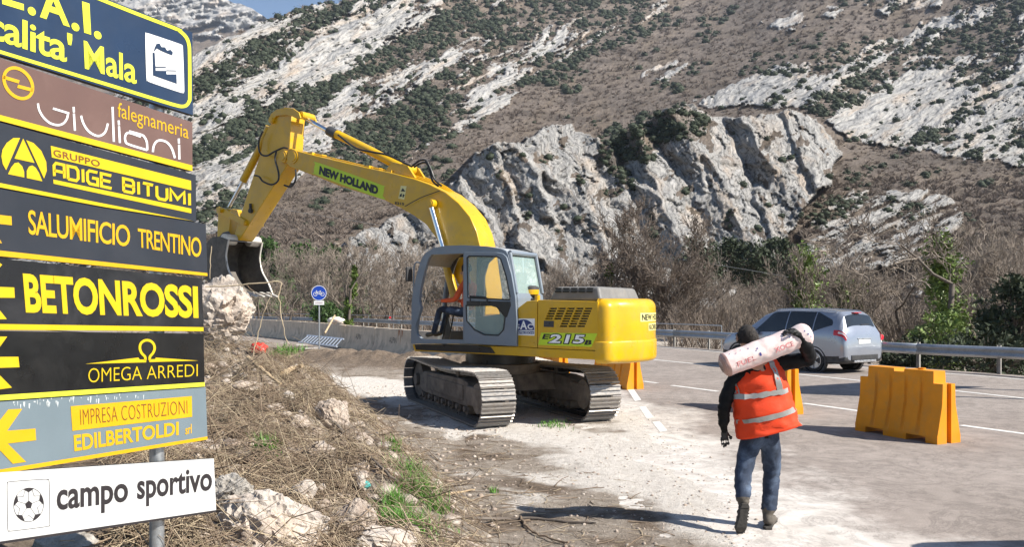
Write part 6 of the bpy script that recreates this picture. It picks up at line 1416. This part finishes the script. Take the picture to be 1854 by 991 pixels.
while s < min(total - .5, 110):
    seg = min(2 * step, total - s); mb = MB(); rings = []
    for i in range(7):
        c, d, n = along(s + seg * i / 6 * .999); rings.append([RI @ Vector((c[0] + n[0] * (o - .02), c[1] + n[1] * (o - .02), z)) for o, z in WP])
    mb.loft(rings, False, False); o = mb.build('rail_beam', M_galv, rail, True, fix=False, ang=60); m = o.modifiers.new('solid', 'SOLIDIFY'); m.thickness = .005; m.offset = -1
    for j_ in range(2):
        sp = s + step * j_; c, d, n = along(sp); a = math.atan2(d[1], d[0])
        M = RI @ Matrix.Translation((c[0] - n[0] * .10, c[1] - n[1] * .10, 0)) @ Matrix.Rotation(a, 4, 'Z')
        if post_me is None:
            mb = MB(); mb.box(-.05, .05, -.003, .003, -.4, .80); mb.box(-.05, -.044, .003, .05, -.4, .80); mb.box(.044, .05, .003, .05, -.4, .80); post_me = mb.mesh('post', M_post)
        link_mesh('post', post_me, rail, M)
        mb = MB(); mb.box(-.04, .04, -.02, .085, .53, .67, M); mb.build('spacer', M_galv, rail)
    s += seg
hp = [along(x)[0] - along(x)[2] * .14 for x in np.arange(33, min(total, 115), 1.5)]
mb = MB(); mb.tube([RI @ Vector((p[0], p[1], 1.02)) for p in hp], .022, 8); mb.build('hand_rail', M_galv, rail, True)
for x in np.arange(33, min(total, 112), 4.5):
    c, d, n = along(x); mb = MB(); mb.tube([RI @ Vector((c[0] - n[0] * .14, c[1] - n[1] * .14, z)) for z in (-.3, 1.02)], .022, 8); mb.build('hand_rail_post', M_galv, rail, True)
def s_at_u(u):
    ss_ = np.linspace(0, total, 1500); uu = np.array([U0 + F * along(q)[0][0] / along(q)[0][1] for q in ss_]); return ss_[np.argmin(np.abs(uu - u))]
for u in (1597, 706):
    c, d, n = along(s_at_u(u)); M = RI @ Matrix.Translation((c[0], c[1], 0)) @ Matrix.Rotation(math.atan2(d[1], d[0]), 4, 'Z')
    mb = MB(); mb.box(-.01, .01, -.012, .012, .74, .83, M); mb.build('reflector_stem', M_dwht, rail); mb = MB(); mb.lathe([(.001, -.02), (.085, -.016), (.085, .016), (.001, .02)], 16, M @ Matrix.Translation((0, 0, .90)) @ Matrix.Rotation(R(90), 4, 'Y')); mb.build('red_reflector', M_redr, rail, True)

# ================================================================== concrete wall of barrier blocks
M_conc = pm('weathered_concrete', (.58, .47, .355), .9, var=.18, scale=2.5, bump=.4, bscale=30, dirt=(.17, .145, .12), damt=.65, dscale=2.0)
M_stain = pm('rust_stain', (.32, .13, .06), .9, var=.3)
wp = [np.array(p, float) for p in ((-1.3, 25.6), (-3.75, 29.7), (-6.75, 35), (-9.2, 40), (-13, 46), (-19.5, 55))]
wps = smooth_path(wp, 20); wd_ = np.concatenate([[0], np.cumsum([np.linalg.norm(wps[i + 1] - wps[i]) for i in range(len(wps) - 1)])])
wx = lambda s_: np.array([np.interp(s_, wd_, [p[0] for p in wps]), np.interp(s_, wd_, [p[1] for p in wps])])
wl = ['concrete wall block with the word at its right end, nearest the cab', 'concrete wall block with rust stains right of the bicycle sign', 'concrete wall block behind the bicycle sign and ladder', 'concrete wall block just left of the bicycle sign', 'shaded concrete wall block, second from the left boulder', 'shaded concrete wall block next to the tall pale boulder']
s_ = 0.0; bi = 0
CP_ = [(-.30, 0), (-.30, .09), (-.15, .32), (-.09, .98), (-.07, 1.0), (.07, 1.0), (.09, .98), (.15, .32), (.30, .09), (.30, 0)]
while s_ < wd_[-1] - 4 and bi < 8:
    A, B = wx(s_ + .02), wx(s_ + 3.98); d = (B - A) / np.linalg.norm(B - A); L = np.linalg.norm(B - A); z = max(gh(*A), -.05) * 0
    t = empty('concrete_block', (*((A + B) / 2), 0), math.atan2(d[1], d[0]), wl[bi] if bi < len(wl) else ['concrete wall block half hidden behind the tall pale boulder', 'concrete wall block at the hidden far end behind the boulder'][bi - 6], 'wall block', 'blocks of the concrete wall')
    mb = MB(); rings = []
    for i in range(9):
        x = -L / 2 + L * i / 8; rings.append([(x, p[0], p[1] + .004 * math.sin(i * 2.1 + bi)) for p in CP_])
    mb.loft(rings); mb.build('block', M_conc, t, bevel=.02, seg=2)
    # the near face is on local +y (towards the camera side after rotation)
    side = 1 if (Vector((-d[1], d[0])).dot(Vector((-A[0], -A[1]))) > 0) else -1
    fx = lambda p: (p[0], side * (.003 + float(np.interp(p[1], [.32, .98], [.15, .09]))), p[1])
    if bi < 3:
        x0 = {0: .2, 1: .3, 2: .2}[bi]; mb = MB(); text_into(mb, 'ALPIN', [(-side * (x0 + .35) * -1, .64), (-side * (x0 - .25) * -1, .64), (-side * (x0 - .25) * -1, .46), (-side * (x0 + .35) * -1, .46)] if False else [(side * .36, .68), (side * -.36, .68), (side * -.36, .47), (side * .36, .47)], fx, .0); mb.build('lettering', M_ink, t)
    if bi == 1:
        for sx, w, h in ((-.9, .10, .3), (-.62, .13, .24), (-.75, .05, .62), (-.5, .04, .4)):
            mb = MB(); mb.sheet([(sx, .97), (sx + w, .97), (sx + w * .8, .97 - h * .6), (sx + w * .5, .97 - h), (sx + w * .2, .97 - h * .7)], lambda p: (p[0], side * (.0025 + float(np.interp(p[1], [.32, .98], [.15, .09]))), p[1])); mb.build('rust_stain', M_stain, t)
    for k in range(1, 3):
        mb = MB(); x = -L / 2 + L * k / 3; mb.box(x - .008, x + .008, side * .10 - .1, side * .10 + .1, 1.0, 1.004); mb.build('joint', M_ink, t)
    s_ += 4.0; bi += 1

# ================================================================== bicycle sign
by = 30.0; bx = (577.5 - U0) / F * by
M_sblue = pm('sign_blue', (.008, .06, .42), .35, var=.06); bs2 = empty('bicycle_sign', (bx, by, .1), 0, 'round blue bicycle path sign on a thin pole, white plate beneath', 'road sign')
zc0 = H0 - (531 - V0) / F * by - .1; rS = 14.0 / F * by
mb = MB(); mb.cyl((0, .04, -.3), (0, .04, zc0 + .15), .028, 14); mb.build('pole', M_galv, bs2, True)
MR = Matrix.Translation((0, 0, zc0)) @ Matrix.Rotation(R(90), 4, 'X')
mb = MB(); mb.lathe([(.0, 0), (rS, 0), (rS, .012), (0, .012)], 40, MR); disc = mb.build('disc', M_sblue, bs2)
sfn = lambda p: (p[0] * rS, -.0145, zc0 + p[1] * rS)
mb = MB(); ribbon(mb, ell(0, 0, .955, .955, n=48, close=True), .07, sfn); mb.build('white_ring', M_dwht, disc)
mb = MB()
for cx in (-.46, .46): ribbon(mb, ell(cx, -.14, .23, .23, n=24, close=True), .06, sfn)
for L in ([(-.46, -.14), (-.30, .14), (.20, .14), (.0, -.14), (-.30, .14)], [(.46, -.14), (.20, .14)], [(.0, -.14), (.46, -.14)], [(-.30, .14), (-.34, .30), (-.22, .30)], [(.20, .14), (.17, .28)], [(.08, .28), (.28, .28)]): ribbon(mb, L, .065, sfn)
mb.build('bicycle_pictogram', M_dwht, disc)
mb = MB(); w_ = 9.2 / F * by; z1 = H0 - (545 - V0) / F * by - .1; z0 = H0 - (552.5 - V0) / F * by - .1; mb.box(-w_, w_, -.006, .006, z0, z1); pl = mb.build('plate', M_dwht, bs2)
mb = MB(); mb.sheet([(-w_ * .75, z0 + .05), (w_ * .72, z0 + .055), (w_ * .72, z0 + .085), (-w_ * .75, z0 + .08)], lambda p: (p[0], -.0075, p[1])); mb.build('worn_print', pm('faded_print', (.35, .25, .28), .5), pl)

# ================================================================== ladder, plank, sack by the wall
M_alu = pm('aluminium', (.50, .56, .66), .35, .6, var=.15, dirt=(.3, .3, .3), damt=.3); M_wood = pm('raw_wood', (.42, .31, .19), .8, var=.3, scale=14, bump=.2)
la, lb, lc, ld = P(556, 608, 34.0), P(622, 614.5, 31.5), P(610, 628, 30.4), P(541, 620, 33.0)
lad = empty('ladder', ld, 0, 'blue-grey aluminium ladder lying on its side against the concrete wall', 'ladder'); LI = Matrix.Translation(-ld)
for nm, p, q in (('rail', la, lb), ('rail', ld, lc)): mb = MB(); mb.tube([LI @ p, LI @ q], .035, 6); mb.build(nm, M_alu, lad)
for k in range(12):
    t = (k + .5) / 12; mb = MB(); mb.tube([LI @ la.lerp(lb, t), LI @ ld.lerp(lc, t)], .022, 6); mb.build('rung', M_alu, lad)
pa, pb = P(588, 604, 33.4), P(606, 572, 35.0); mb = MB(); mb.tube([pa, pb], .045, 5); tag(mb.build('wooden_plank', M_wood), 'pale wooden plank leaning on the concrete wall behind the ladder', 'plank')

# ================================================================== unseen things added right of the frame, only to cast shadows on the road
shadow_car = copy_tree(car); shadow_car.location = (5.75, 5.3, 0); shadow_car.rotation_euler = (0, 0, R(2)); tag(shadow_car, 'unseen copy of the silver car, added right of the frame for its shadow', 'car')  # car copy added out of view to shade the near road
gs = empty('shadow_board', (15.1, 15.7, 0), math.atan2(.45, .89), 'unseen tall board on two posts, added right of the frame for its shadow', 'road sign')  # made-up board out of view, its shadow darkens a band of the road
mb = MB(); mb.box(-2.1, 2.1, -.03, .03, 5.4, 7.6); mb.build('board', M_sblue, gs)
for x in (-1.3, 1.3): mb = MB(); mb.cyl((x, .1, -.5), (x, .1, 7.4), .08, 12); mb.build('post', M_galv, gs, True)

# ================================================================== rocks, debris
def hit(u, v):                       # where the sight line of a pixel meets the near ground
    ys = np.arange(2.6, 45, .02); xs_ = (u - U0) / F * ys; zs = H0 - (v - V0) / F * ys; g = ground_h(xs_, ys); i = np.argmax(zs <= g)
    return Vector((xs_[i], ys[i], g[i]))
def mat_rock(name, lo, hi, stain, sc_=3.0):
    m, nt, b = nodes(name); q = NT(nt); vec = q.coord('Object'); n1 = q.noise(vec, sc_, 10, .72, .3); n2 = q.noise(vec, sc_ * 7, 6, .7); n3 = q.noise(vec, sc_ * .6, 5, .6)
    c = q.ramp(n1, [(.30, tuple(x * .45 for x in lo)), (.42, lo), (.62, hi)]); c = q.mix(q.ramp(n3, [(.5, 0), (.7, .6)]), c, stain); c = q.mix(1.0, c, q.ramp(n2, [(.3, .6), (.45, 1.0), (.7, 1.1)]), 'MULTIPLY')
    q.l(c, b.inputs['Base Color']); b.inputs['Roughness'].default_value = .92; b.inputs['Specular IOR Level'].default_value = .2; q.l(q.bump(q.math('ADD', n1, q.math('MULTIPLY', n2, .5)), .8, .05), b.inputs['Normal']); return m
M_rockA = mat_rock('pale_boulder', (.40, .345, .30), (.56, .51, .455), (.46, .32, .22), 2.2); M_rockB = mat_rock('pinkish_rock', (.36, .29, .24), (.52, .46, .40), (.38, .27, .19), 5.0); M_rockC = mat_rock('grey_rock', (.33, .30, .265), (.52, .49, .45), (.23, .19, .13), 6.0)
_s4 = {}
def sphere(sub):
    if sub not in _s4:
        bm = bmesh.new(); bmesh.ops.create_icosphere(bm, subdivisions=sub, radius=1); _s4[sub] = (np.array([tuple(p.co) for p in bm.verts]), np.array([[x.index for x in p.verts] for p in bm.faces])); bm.free()
    return _s4[sub]
def rock_mesh(name, seed, size, mat, sub=4, rough=.16, cuts=9, layers=0.0):
    v, f = sphere(sub); v = v.copy(); r = np.random.default_rng(seed)
    for k in range(cuts):
        n = r.normal(size=3); n /= np.linalg.norm(n); d = r.uniform(.55, .88); e = v @ n - d; v = v - np.maximum(e, 0)[:, None] * n * .92
    for k in range(70):
        n = r.normal(size=3); n /= np.linalg.norm(n); d = r.uniform(.80, .97) * np.percentile(v @ n, 99.5); e = v @ n - d; v = v - np.maximum(e, 0)[:, None] * n * .85
    cs = r.normal(size=(240, 3)); cs /= np.linalg.norm(cs, axis=1)[:, None]; vn = v / np.linalg.norm(v, axis=1)[:, None]; wn_ = vn + .09 * np.stack([fbm(vn[:, 0] * 4 + k * 5 + seed, vn[:, 1] * 4, vn[:, 2] * 4, 3) for k in range(3)], 1); dt = wn_ @ cs.T; ci = dt.argmax(1)
    off_ = r.normal(0, .030, 240); tl_ = r.normal(0, .35, (240, 3)); v = v * (1 + off_[ci] + np.clip(((vn - cs[ci]) * tl_[ci]).sum(1), -.06, .06))[:, None]
    o = seed * 3.7; w = .40 * rough * fbm(v[:, 0] * 1.7 + o, v[:, 1] * 1.7, v[:, 2] * 1.7, 6, gain=.55); ridg = np.abs(fbm(v[:, 0] * 3 + o, v[:, 1] * 3, v[:, 2] * 3, 4)) * rough * .25
    if layers: zz = v[:, 2] * 7 + 1.2 * fbm(v[:, 0] * 2 + o, v[:, 1] * 2, v[:, 2], 3); w = w + layers * (np.abs(zz - np.floor(zz) - .5) * 2 - .5)
    v = v * (1 + w - ridg)[:, None] * np.array(size); me = np_mesh(name, v, f, mat, True)
    try: me.set_sharp_from_angle(angle=R(18))
    except Exception: pass
    return me
def rock(name, label, pos, size, seed, mat, rot=(0, 0, 0), group=None, cat='rock', **k):
    o = link_mesh(name, rock_mesh(name, seed, size, mat, **k)); o.location = pos; o.rotation_euler = rot; return tag(o, label, cat, group)
rock('boulder', 'tall pale boulder on the debris bank below the excavator bucket', P(392, 580, 12.9), (.74, .70, .84), 5, M_rockA, (.05, .1, .4), cat='boulder', sub=6, rough=.16, cuts=9, layers=.03)
RKS = []
RG_ = 'broken rocks in the debris bank'
def rk(label, u, v, wpx, hpx, seed, mat, up=.25, rot=(0, 0, 0), dep=.8, **k):
    p = hit(u, v + hpx * .35); s_ = p.y / F; RKS.append((p.x, p.y - .12, wpx * s_ * .42)); rock('rock', label, p + Vector((0, 0, hpx * s_ * up)), (wpx * s_ * .62, wpx * s_ * .62 * dep, hpx * s_ * .64), seed, mat, rot, RG_, **k)
rk('largest low boulder with a sunlit white top beside the white board', 492, 930, 235, 160, 11, M_rockA, .2, (.0, .25, .2), sub=6, rough=.17, cuts=12)
rk('dark-sided grey rock between the white board and the largest low boulder', 425, 900, 95, 90, 12, M_rockC, .3, (.2, .1, 0), sub=5)
rk('jagged pale rock at the right foot of the largest low boulder', 645, 935, 90, 110, 13, M_rockB, .2, (.1, .4, .3), sub=5, rough=.22)
rk('flat white rock at the very bottom edge of the bank', 700, 985, 130, 60, 14, M_rockA, .25, (0, .1, .5), sub=5)
rk('pointed pinkish rock high on the slope of the bank, below the excavator track', 597, 745, 66, 66, 15, M_rockB, .25, (.1, -.5, .3), sub=5, rough=.2)
rk('rounded pinkish rock left of the pointed one on the bank', 540, 768, 42, 38, 16, M_rockB, .3, (0, 0, .2))
rk('small flat pale rock half buried on the bank slope', 500, 742, 44, 22, 17, M_rockB, .2, (.2, .3, 0))
rk('small upright pale rock near the top of the bank', 523, 722, 26, 32, 18, M_rockA, .3, (0, .3, .1))
rk('pale rock peeping out beside the sign pole under the grey board', 345, 815, 110, 45, 19, M_rockB, .2)
rk('brown rock at the bottom left under the white board', 110, 990, 120, 60, 20, M_rockC, .2)
rk('pale rock in the twigs left of the teal litter', 545, 893, 60, 55, 21, M_rockA, .25, (.2, 0, .4))
rk('small pinkish rock amid twigs above the teal litter', 575, 815, 60, 30, 22, M_rockB, .2)
rk('small pale rock at the lower middle of the bank', 655, 880, 24, 34, 23, M_rockA, .3)
rk('low pale rock on the slope under the boulder', 442, 700, 60, 26, 24, M_rockB, .2)
# -- stones (uncountable)
r = np.random.default_rng(8); pos = []; sz = []
while len(pos) < 5200:
    y = 4.2 + 15 * r.random() ** 1.7; x = r.uniform(-.42, .30) * y; e = float(xe_(y)) + .4
    if x > e and r.random() > .10: continue
    pos.append((x, y, 0)); sz.append(.006 + .028 * r.random() ** 3 * (1.4 if x < 0 else .7))
pos = np.array(pos); pos[:, 2] = np.maximum(ground_h(pos[:, 0], pos[:, 1]), 0); pr = []
for k in range(6):
    v, f = sphere(1); v = v * (1 + .35 * fbm(v[:, 0] * 1.5 + k * 9, v[:, 1] * 1.5, v[:, 2] * 1.5, 2))[:, None] * [1, .8, .65]; pr.append((v, f))
scatter('small_stones', pr, pos, np.array(sz), M_rockB)
r = np.random.default_rng(9); m = 5200; y = 4.0 + 12 * r.random(m) ** 1.4; x = r.uniform(-.42, .05, m) * y; k = (pile_h(x, y) > .03) & (r.random(m) < .34 + .66 * (fbm(x * 1.5, y * 1.5, None, 3) < .05)); x, y = x[k][:1500], y[k][:1500]
scatter('rubble', [(v_ * (1 + .3 * fbm(v_[:, 0] * 1.5 + q * 9, v_[:, 1] * 1.5, v_[:, 2] * 1.5, 2))[:, None] * [1, .8, .6], f_) for q in range(6) for v_, f_ in [sphere(2)]], np.stack([x, y, ground_h(x, y)], 1), .014 + .085 * r.random(len(x)) ** 3.2, M_rockB, .1)
# -- twigs and dry stalks (uncountable)
M_tw1 = pm('dry_twigs', (.20, .145, .098), .85, var=.45, scale=3.5); M_tw2 = pm('straw_stalks', (.40, .32, .215), .8, var=.35, scale=4); M_grs = pm('green_grass', (.085, .21, .022), .6, var=.4, scale=6)
def sticks(name, n, dens, lmin, lmax, rad, mat, seed, lift, seg=4, lay=.25):
    r = np.random.default_rng(seed); P_ = []
    while len(P_) < n:
        m = n * 3; y = 3.6 + 14.5 * r.random(m) ** 1.35; x = r.uniform(-.48, .22, m) * y; k = r.random(m) < dens(x, y); P_ += list(zip(x[k], y[k]))
    P_ = np.array(P_[:n]); a = r.uniform(0, 2 * np.pi, n); L = lmin + (lmax - lmin) * r.random(n) ** 2.2; el = np.abs(r.normal(0, lay, n)); R0 = rad * r.uniform(.5, 1.5, n) * (.7 + .5 * L / lmax)
    ts = np.linspace(0, 1, seg); bend = r.normal(0, .35, n); V = []
    for t in ts:
        aa = a + bend * (t - .5); x = P_[:, 0] + np.cos(aa) * L * (t - .5); y = P_[:, 1] + np.sin(aa) * L * (t - .5); z = ground_h(x, y) + lift * r.random(n) + np.sin(el) * L * t + .004
        for q in range(3):
            b = 2 * math.pi * q / 3; rr_ = R0 * (1 - .55 * t); V.append(np.stack([x - np.sin(aa) * np.cos(b) * rr_, y + np.cos(aa) * np.cos(b) * rr_, z + np.sin(b) * rr_], 1))
    V = np.stack(V, 1); f = []
    for s_ in range(seg - 1):
        for q in range(3): f.append([s_ * 3 + q, s_ * 3 + (q + 1) % 3, (s_ + 1) * 3 + (q + 1) % 3, (s_ + 1) * 3 + q])
    f = np.array(f); Fq = (f[None] + (np.arange(n) * seg * 3)[:, None, None]).reshape(-1, 4)
    o = link_mesh(name, np_mesh(name, V.reshape(-1, 3), Fq, mat)); o['kind'] = 'stuff'
pden = lambda x, y: (np.min([np.hypot((x - a_) / c_, (y - b_) / c_ / 1.3) for a_, b_, c_ in RKS], 0) > 1.0) * np.clip(pile_h(x, y) * 1.6, 0, 1) * (.10 + .90 * (fbm(x * 1.5, y * 1.5, None, 3) > .0)) * (y < 16.5)
sden = lambda x, y: np.clip(.14 * sstep(2.2, .2, x - np.interp(y, PE[:, 1], PE[:, 0])) * (xe_(y) - x > .2) * (y < 14) + .5 * pden(x, y), 0, 1)
sticks('twig_litter', 6000, pden, .12, .95, .0042, M_tw1, 1, .10, lay=.28); sticks('straw_litter', 3600, pden, .10, .75, .0030, M_tw2, 2, .14, lay=.36)
sticks('scattered_twigs', 3800, sden, .05, .55, .005, M_tw1, 3, .008, lay=.03); sticks('scattered_straw', 3800, sden, .05, .32, .0035, M_tw2, 4, .008, lay=.03)
# -- separate branches, vines
def branch(label, pts, r0, mat, cat='branch', name='branch', lift=.04, ground=True, yy=None, sub=None):
    L = [hit(*p) + Vector((0, 0, lift)) for p in pts] if ground else [P(p[0], p[1], yy) for p in pts]
    L = [Vector(p) for p in smooth_path([tuple(p) for p in L], 5)]; n = len(L); mb = MB(); mb.tube([Vector(p) + Vector((rnd.gauss(0, .006), rnd.gauss(0, .006), rnd.gauss(0, .004))) for p in L], [r0 * (1 - .5 * i / n) for i in range(n)], 7); return tag(mb.build(name, mat, None, True), label, cat)
branch('pale split stick lying on top of the bank, by the white track', [(512, 690), (530, 682), (548, 673)], .045, M_wood, lift=.08)
branch('long straight pale stick slanting down the upper bank', [(448, 662), (478, 688), (508, 712)], .028, M_wood, lift=.10)
branch('long dark branch running down the bank toward the green weeds', [(590, 762), (640, 818), (690, 868), (722, 895)], .018, M_bark, lift=.08)
branch('thin second branch beside the long dark branch', [(596, 798), (650, 840), (705, 882)], .014, M_tw1, lift=.06)
branch('forked bare twig in the dust at the bottom centre', [(826, 938), (900, 945), (960, 943), (1040, 950), (1080, 951)], .016, M_bark, lift=.015)
branch('curved bare twig at the bottom centre, below the forked one', [(942, 940), (955, 960), (985, 978), (1030, 990)], .012, M_tw1, lift=.02)
branch('short pale stick right of the green weeds', [(782, 906), (820, 898), (860, 892)], .016, M_wood, lift=.02)
branch('thick brown root at the bottom left corner behind the white board', [(330, 950), (375, 970), (420, 992)], .035, M_wood, lift=.05)
branch('arching pale vine over the tall boulder with a hanging end', [(372, 520), (420, 518), (470, 513), (508, 511), (505, 535), (509, 570), (514, 600), (523, 624)], .011, M_tw2, 'vine', 'dry_vine', ground=False, yy=11.8)
branch('thin dry stalk rising right of the tall boulder', [(452, 668), (463, 620), (475, 575), (486, 545), (494, 528)], .009, M_tw2, 'vine', 'dry_vine', ground=False, yy=11.6)
branch('thin looping vine hanging from the arching vine', [(446, 516), (462, 530), (480, 533), (496, 528), (507, 512)], .007, M_tw1, 'vine', 'dry_vine', ground=False, yy=11.8)
branch('pale vine hanging along the left edge of the bucket', [(383, 446), (381, 475), (380, 505)], .012, M_tw2, 'vine', 'dry_vine', ground=False, yy=18.0)
# -- grass tufts
def tuft(label, u, v, w, h, n, seed, spread=1.0, name='grass_tuft'):
    r = np.random.default_rng(seed); p = hit(u, v); s_ = p.y / F; V = []; Fq = []
    for i in range(n):
        b = np.array([r.normal(0, w * s_ * .28), r.normal(0, w * s_ * .28), 0]); b[2] = gh(p.x + b[0], p.y + b[1]) - p.z - .01; a = r.uniform(0, 6.28); hh = h * s_ * r.uniform(.5, 1.1); ln = hh * r.uniform(.2, .9) * spread; wd = np.array([-math.sin(a), math.cos(a), 0]) * .0032 * max(1, p.y / 7)
        m = b + np.array([math.cos(a) * ln * .4, math.sin(a) * ln * .4, hh * .65]); t = b + np.array([math.cos(a) * ln, math.sin(a) * ln, hh]); k = len(V); V += [b - wd, b + wd, m + wd * .7, m - wd * .7, t]; Fq += [(k, k + 1, k + 2, k + 3), (k + 3, k + 2, k + 4)]
    mb = MB(); mb.add(V, Fq); o = mb.build(name, M_grs, fix=False); o.location = p; return tag(o, label, 'grass')
tuft('tall green grass tuft on the bank right of the grey board', 483, 828, 42, 48, 260, 1, .7); tuft('small green grass tuft on the bank edge below the near track', 713, 812, 28, 26, 110, 2)
tuft('flattened green sprig lying between the two excavator tracks', 1000, 773, 60, 12, 110, 3, 2.0)['kind'] = 'stuff'; tuft('wide patch of bright grass beside the far end of the white track', 512, 640, 60, 14, 320, 4, .8)['kind'] = 'stuff'
tuft('lone green sprout in the dust right of the weeds', 893, 893, 14, 14, 40, 5)
for i, (u, v, w, h, n, lb) in enumerate(((742, 868, 56, 40, 300, 'uppermost clump of bright green weeds on the lower bank'), (764, 902, 64, 42, 360, 'second clump of bright green weeds on the lower bank, right of the teal litter'), (715, 925, 50, 44, 280, 'clump of bright green weeds below the teal litter'), (792, 928, 36, 28, 130, 'rightmost clump of bright green weeds on the lower bank'), (738, 966, 84, 52, 460, 'largest clump of bright green weeds at the bottom edge'), (820, 978, 34, 26, 90, 'small clump of green weeds at the bottom right of the bank'))): tuft(lb, u, v, w, h, n, 20 + i, 1.3, 'weed_clump')
# -- litter
def crumple(name, label, u, v, wpx, mat, seed):
    p = hit(u, v); s_ = p.y / F * wpx / 2; v_, f = sphere(3); v_ = v_ * (1 + .45 * fbm(v_[:, 0] * 2.2 + seed, v_[:, 1] * 2.2, v_[:, 2] * 2.2, 3))[:, None] * [s_, s_ * .8, s_ * .7]; o = link_mesh(name, np_mesh(name, v_, f, mat)); o.location = p + Vector((0, 0, s_ * .5)); return tag(o, label, 'litter')
crumple('plastic_litter', 'crumpled teal plastic bag lying in the twigs of the lower bank', 657, 890, 26, pm('teal_plastic', (.05, .30, .28), .35, var=.4, scale=12), 3)
crumple('plastic_litter', 'scrap of red plastic at the foot of the tall boulder', 468, 640, 30, pm('red_plastic', (.55, .03, .02), .4, var=.3), 8)
p = P(608, 581, 36.0); v_, f = sphere(3); v_ = v_ * (1 + .3 * fbm(v_[:, 0] * 2, v_[:, 1] * 2, v_[:, 2] * 2, 3))[:, None] * [.34, .22, .17]; o = link_mesh('white_sack', np_mesh('white_sack', v_, f, pm('sack_cloth', (.7, .66, .6), .8, var=.2, scale=5, dirt=(.6, .2, .06), damt=.6))); o.location = p; tag(o, 'white sack with orange stains thrown over the concrete wall', 'sack')

# ================================================================== air between here and the mountains
mh, nh, bh = nodes('haze_air'); nh.nodes.clear(); vo_ = nh.nodes.new('ShaderNodeOutputMaterial'); pv = nh.nodes.new('ShaderNodeVolumePrincipled')
pv.inputs['Color'].default_value = (.72, .82, 1.0, 1); pv.inputs['Density'].default_value = .00008; pv.inputs['Anisotropy'].default_value = .2; nh.links.new(pv.outputs[0], vo_.inputs['Volume'])
mb = MB(); mb.box(-4200, 4200, -90, 6400, -40, 1180); o = mb.build('haze', mh); o['kind'] = 'stuff'
scene.cycles.volume_bounces = 0
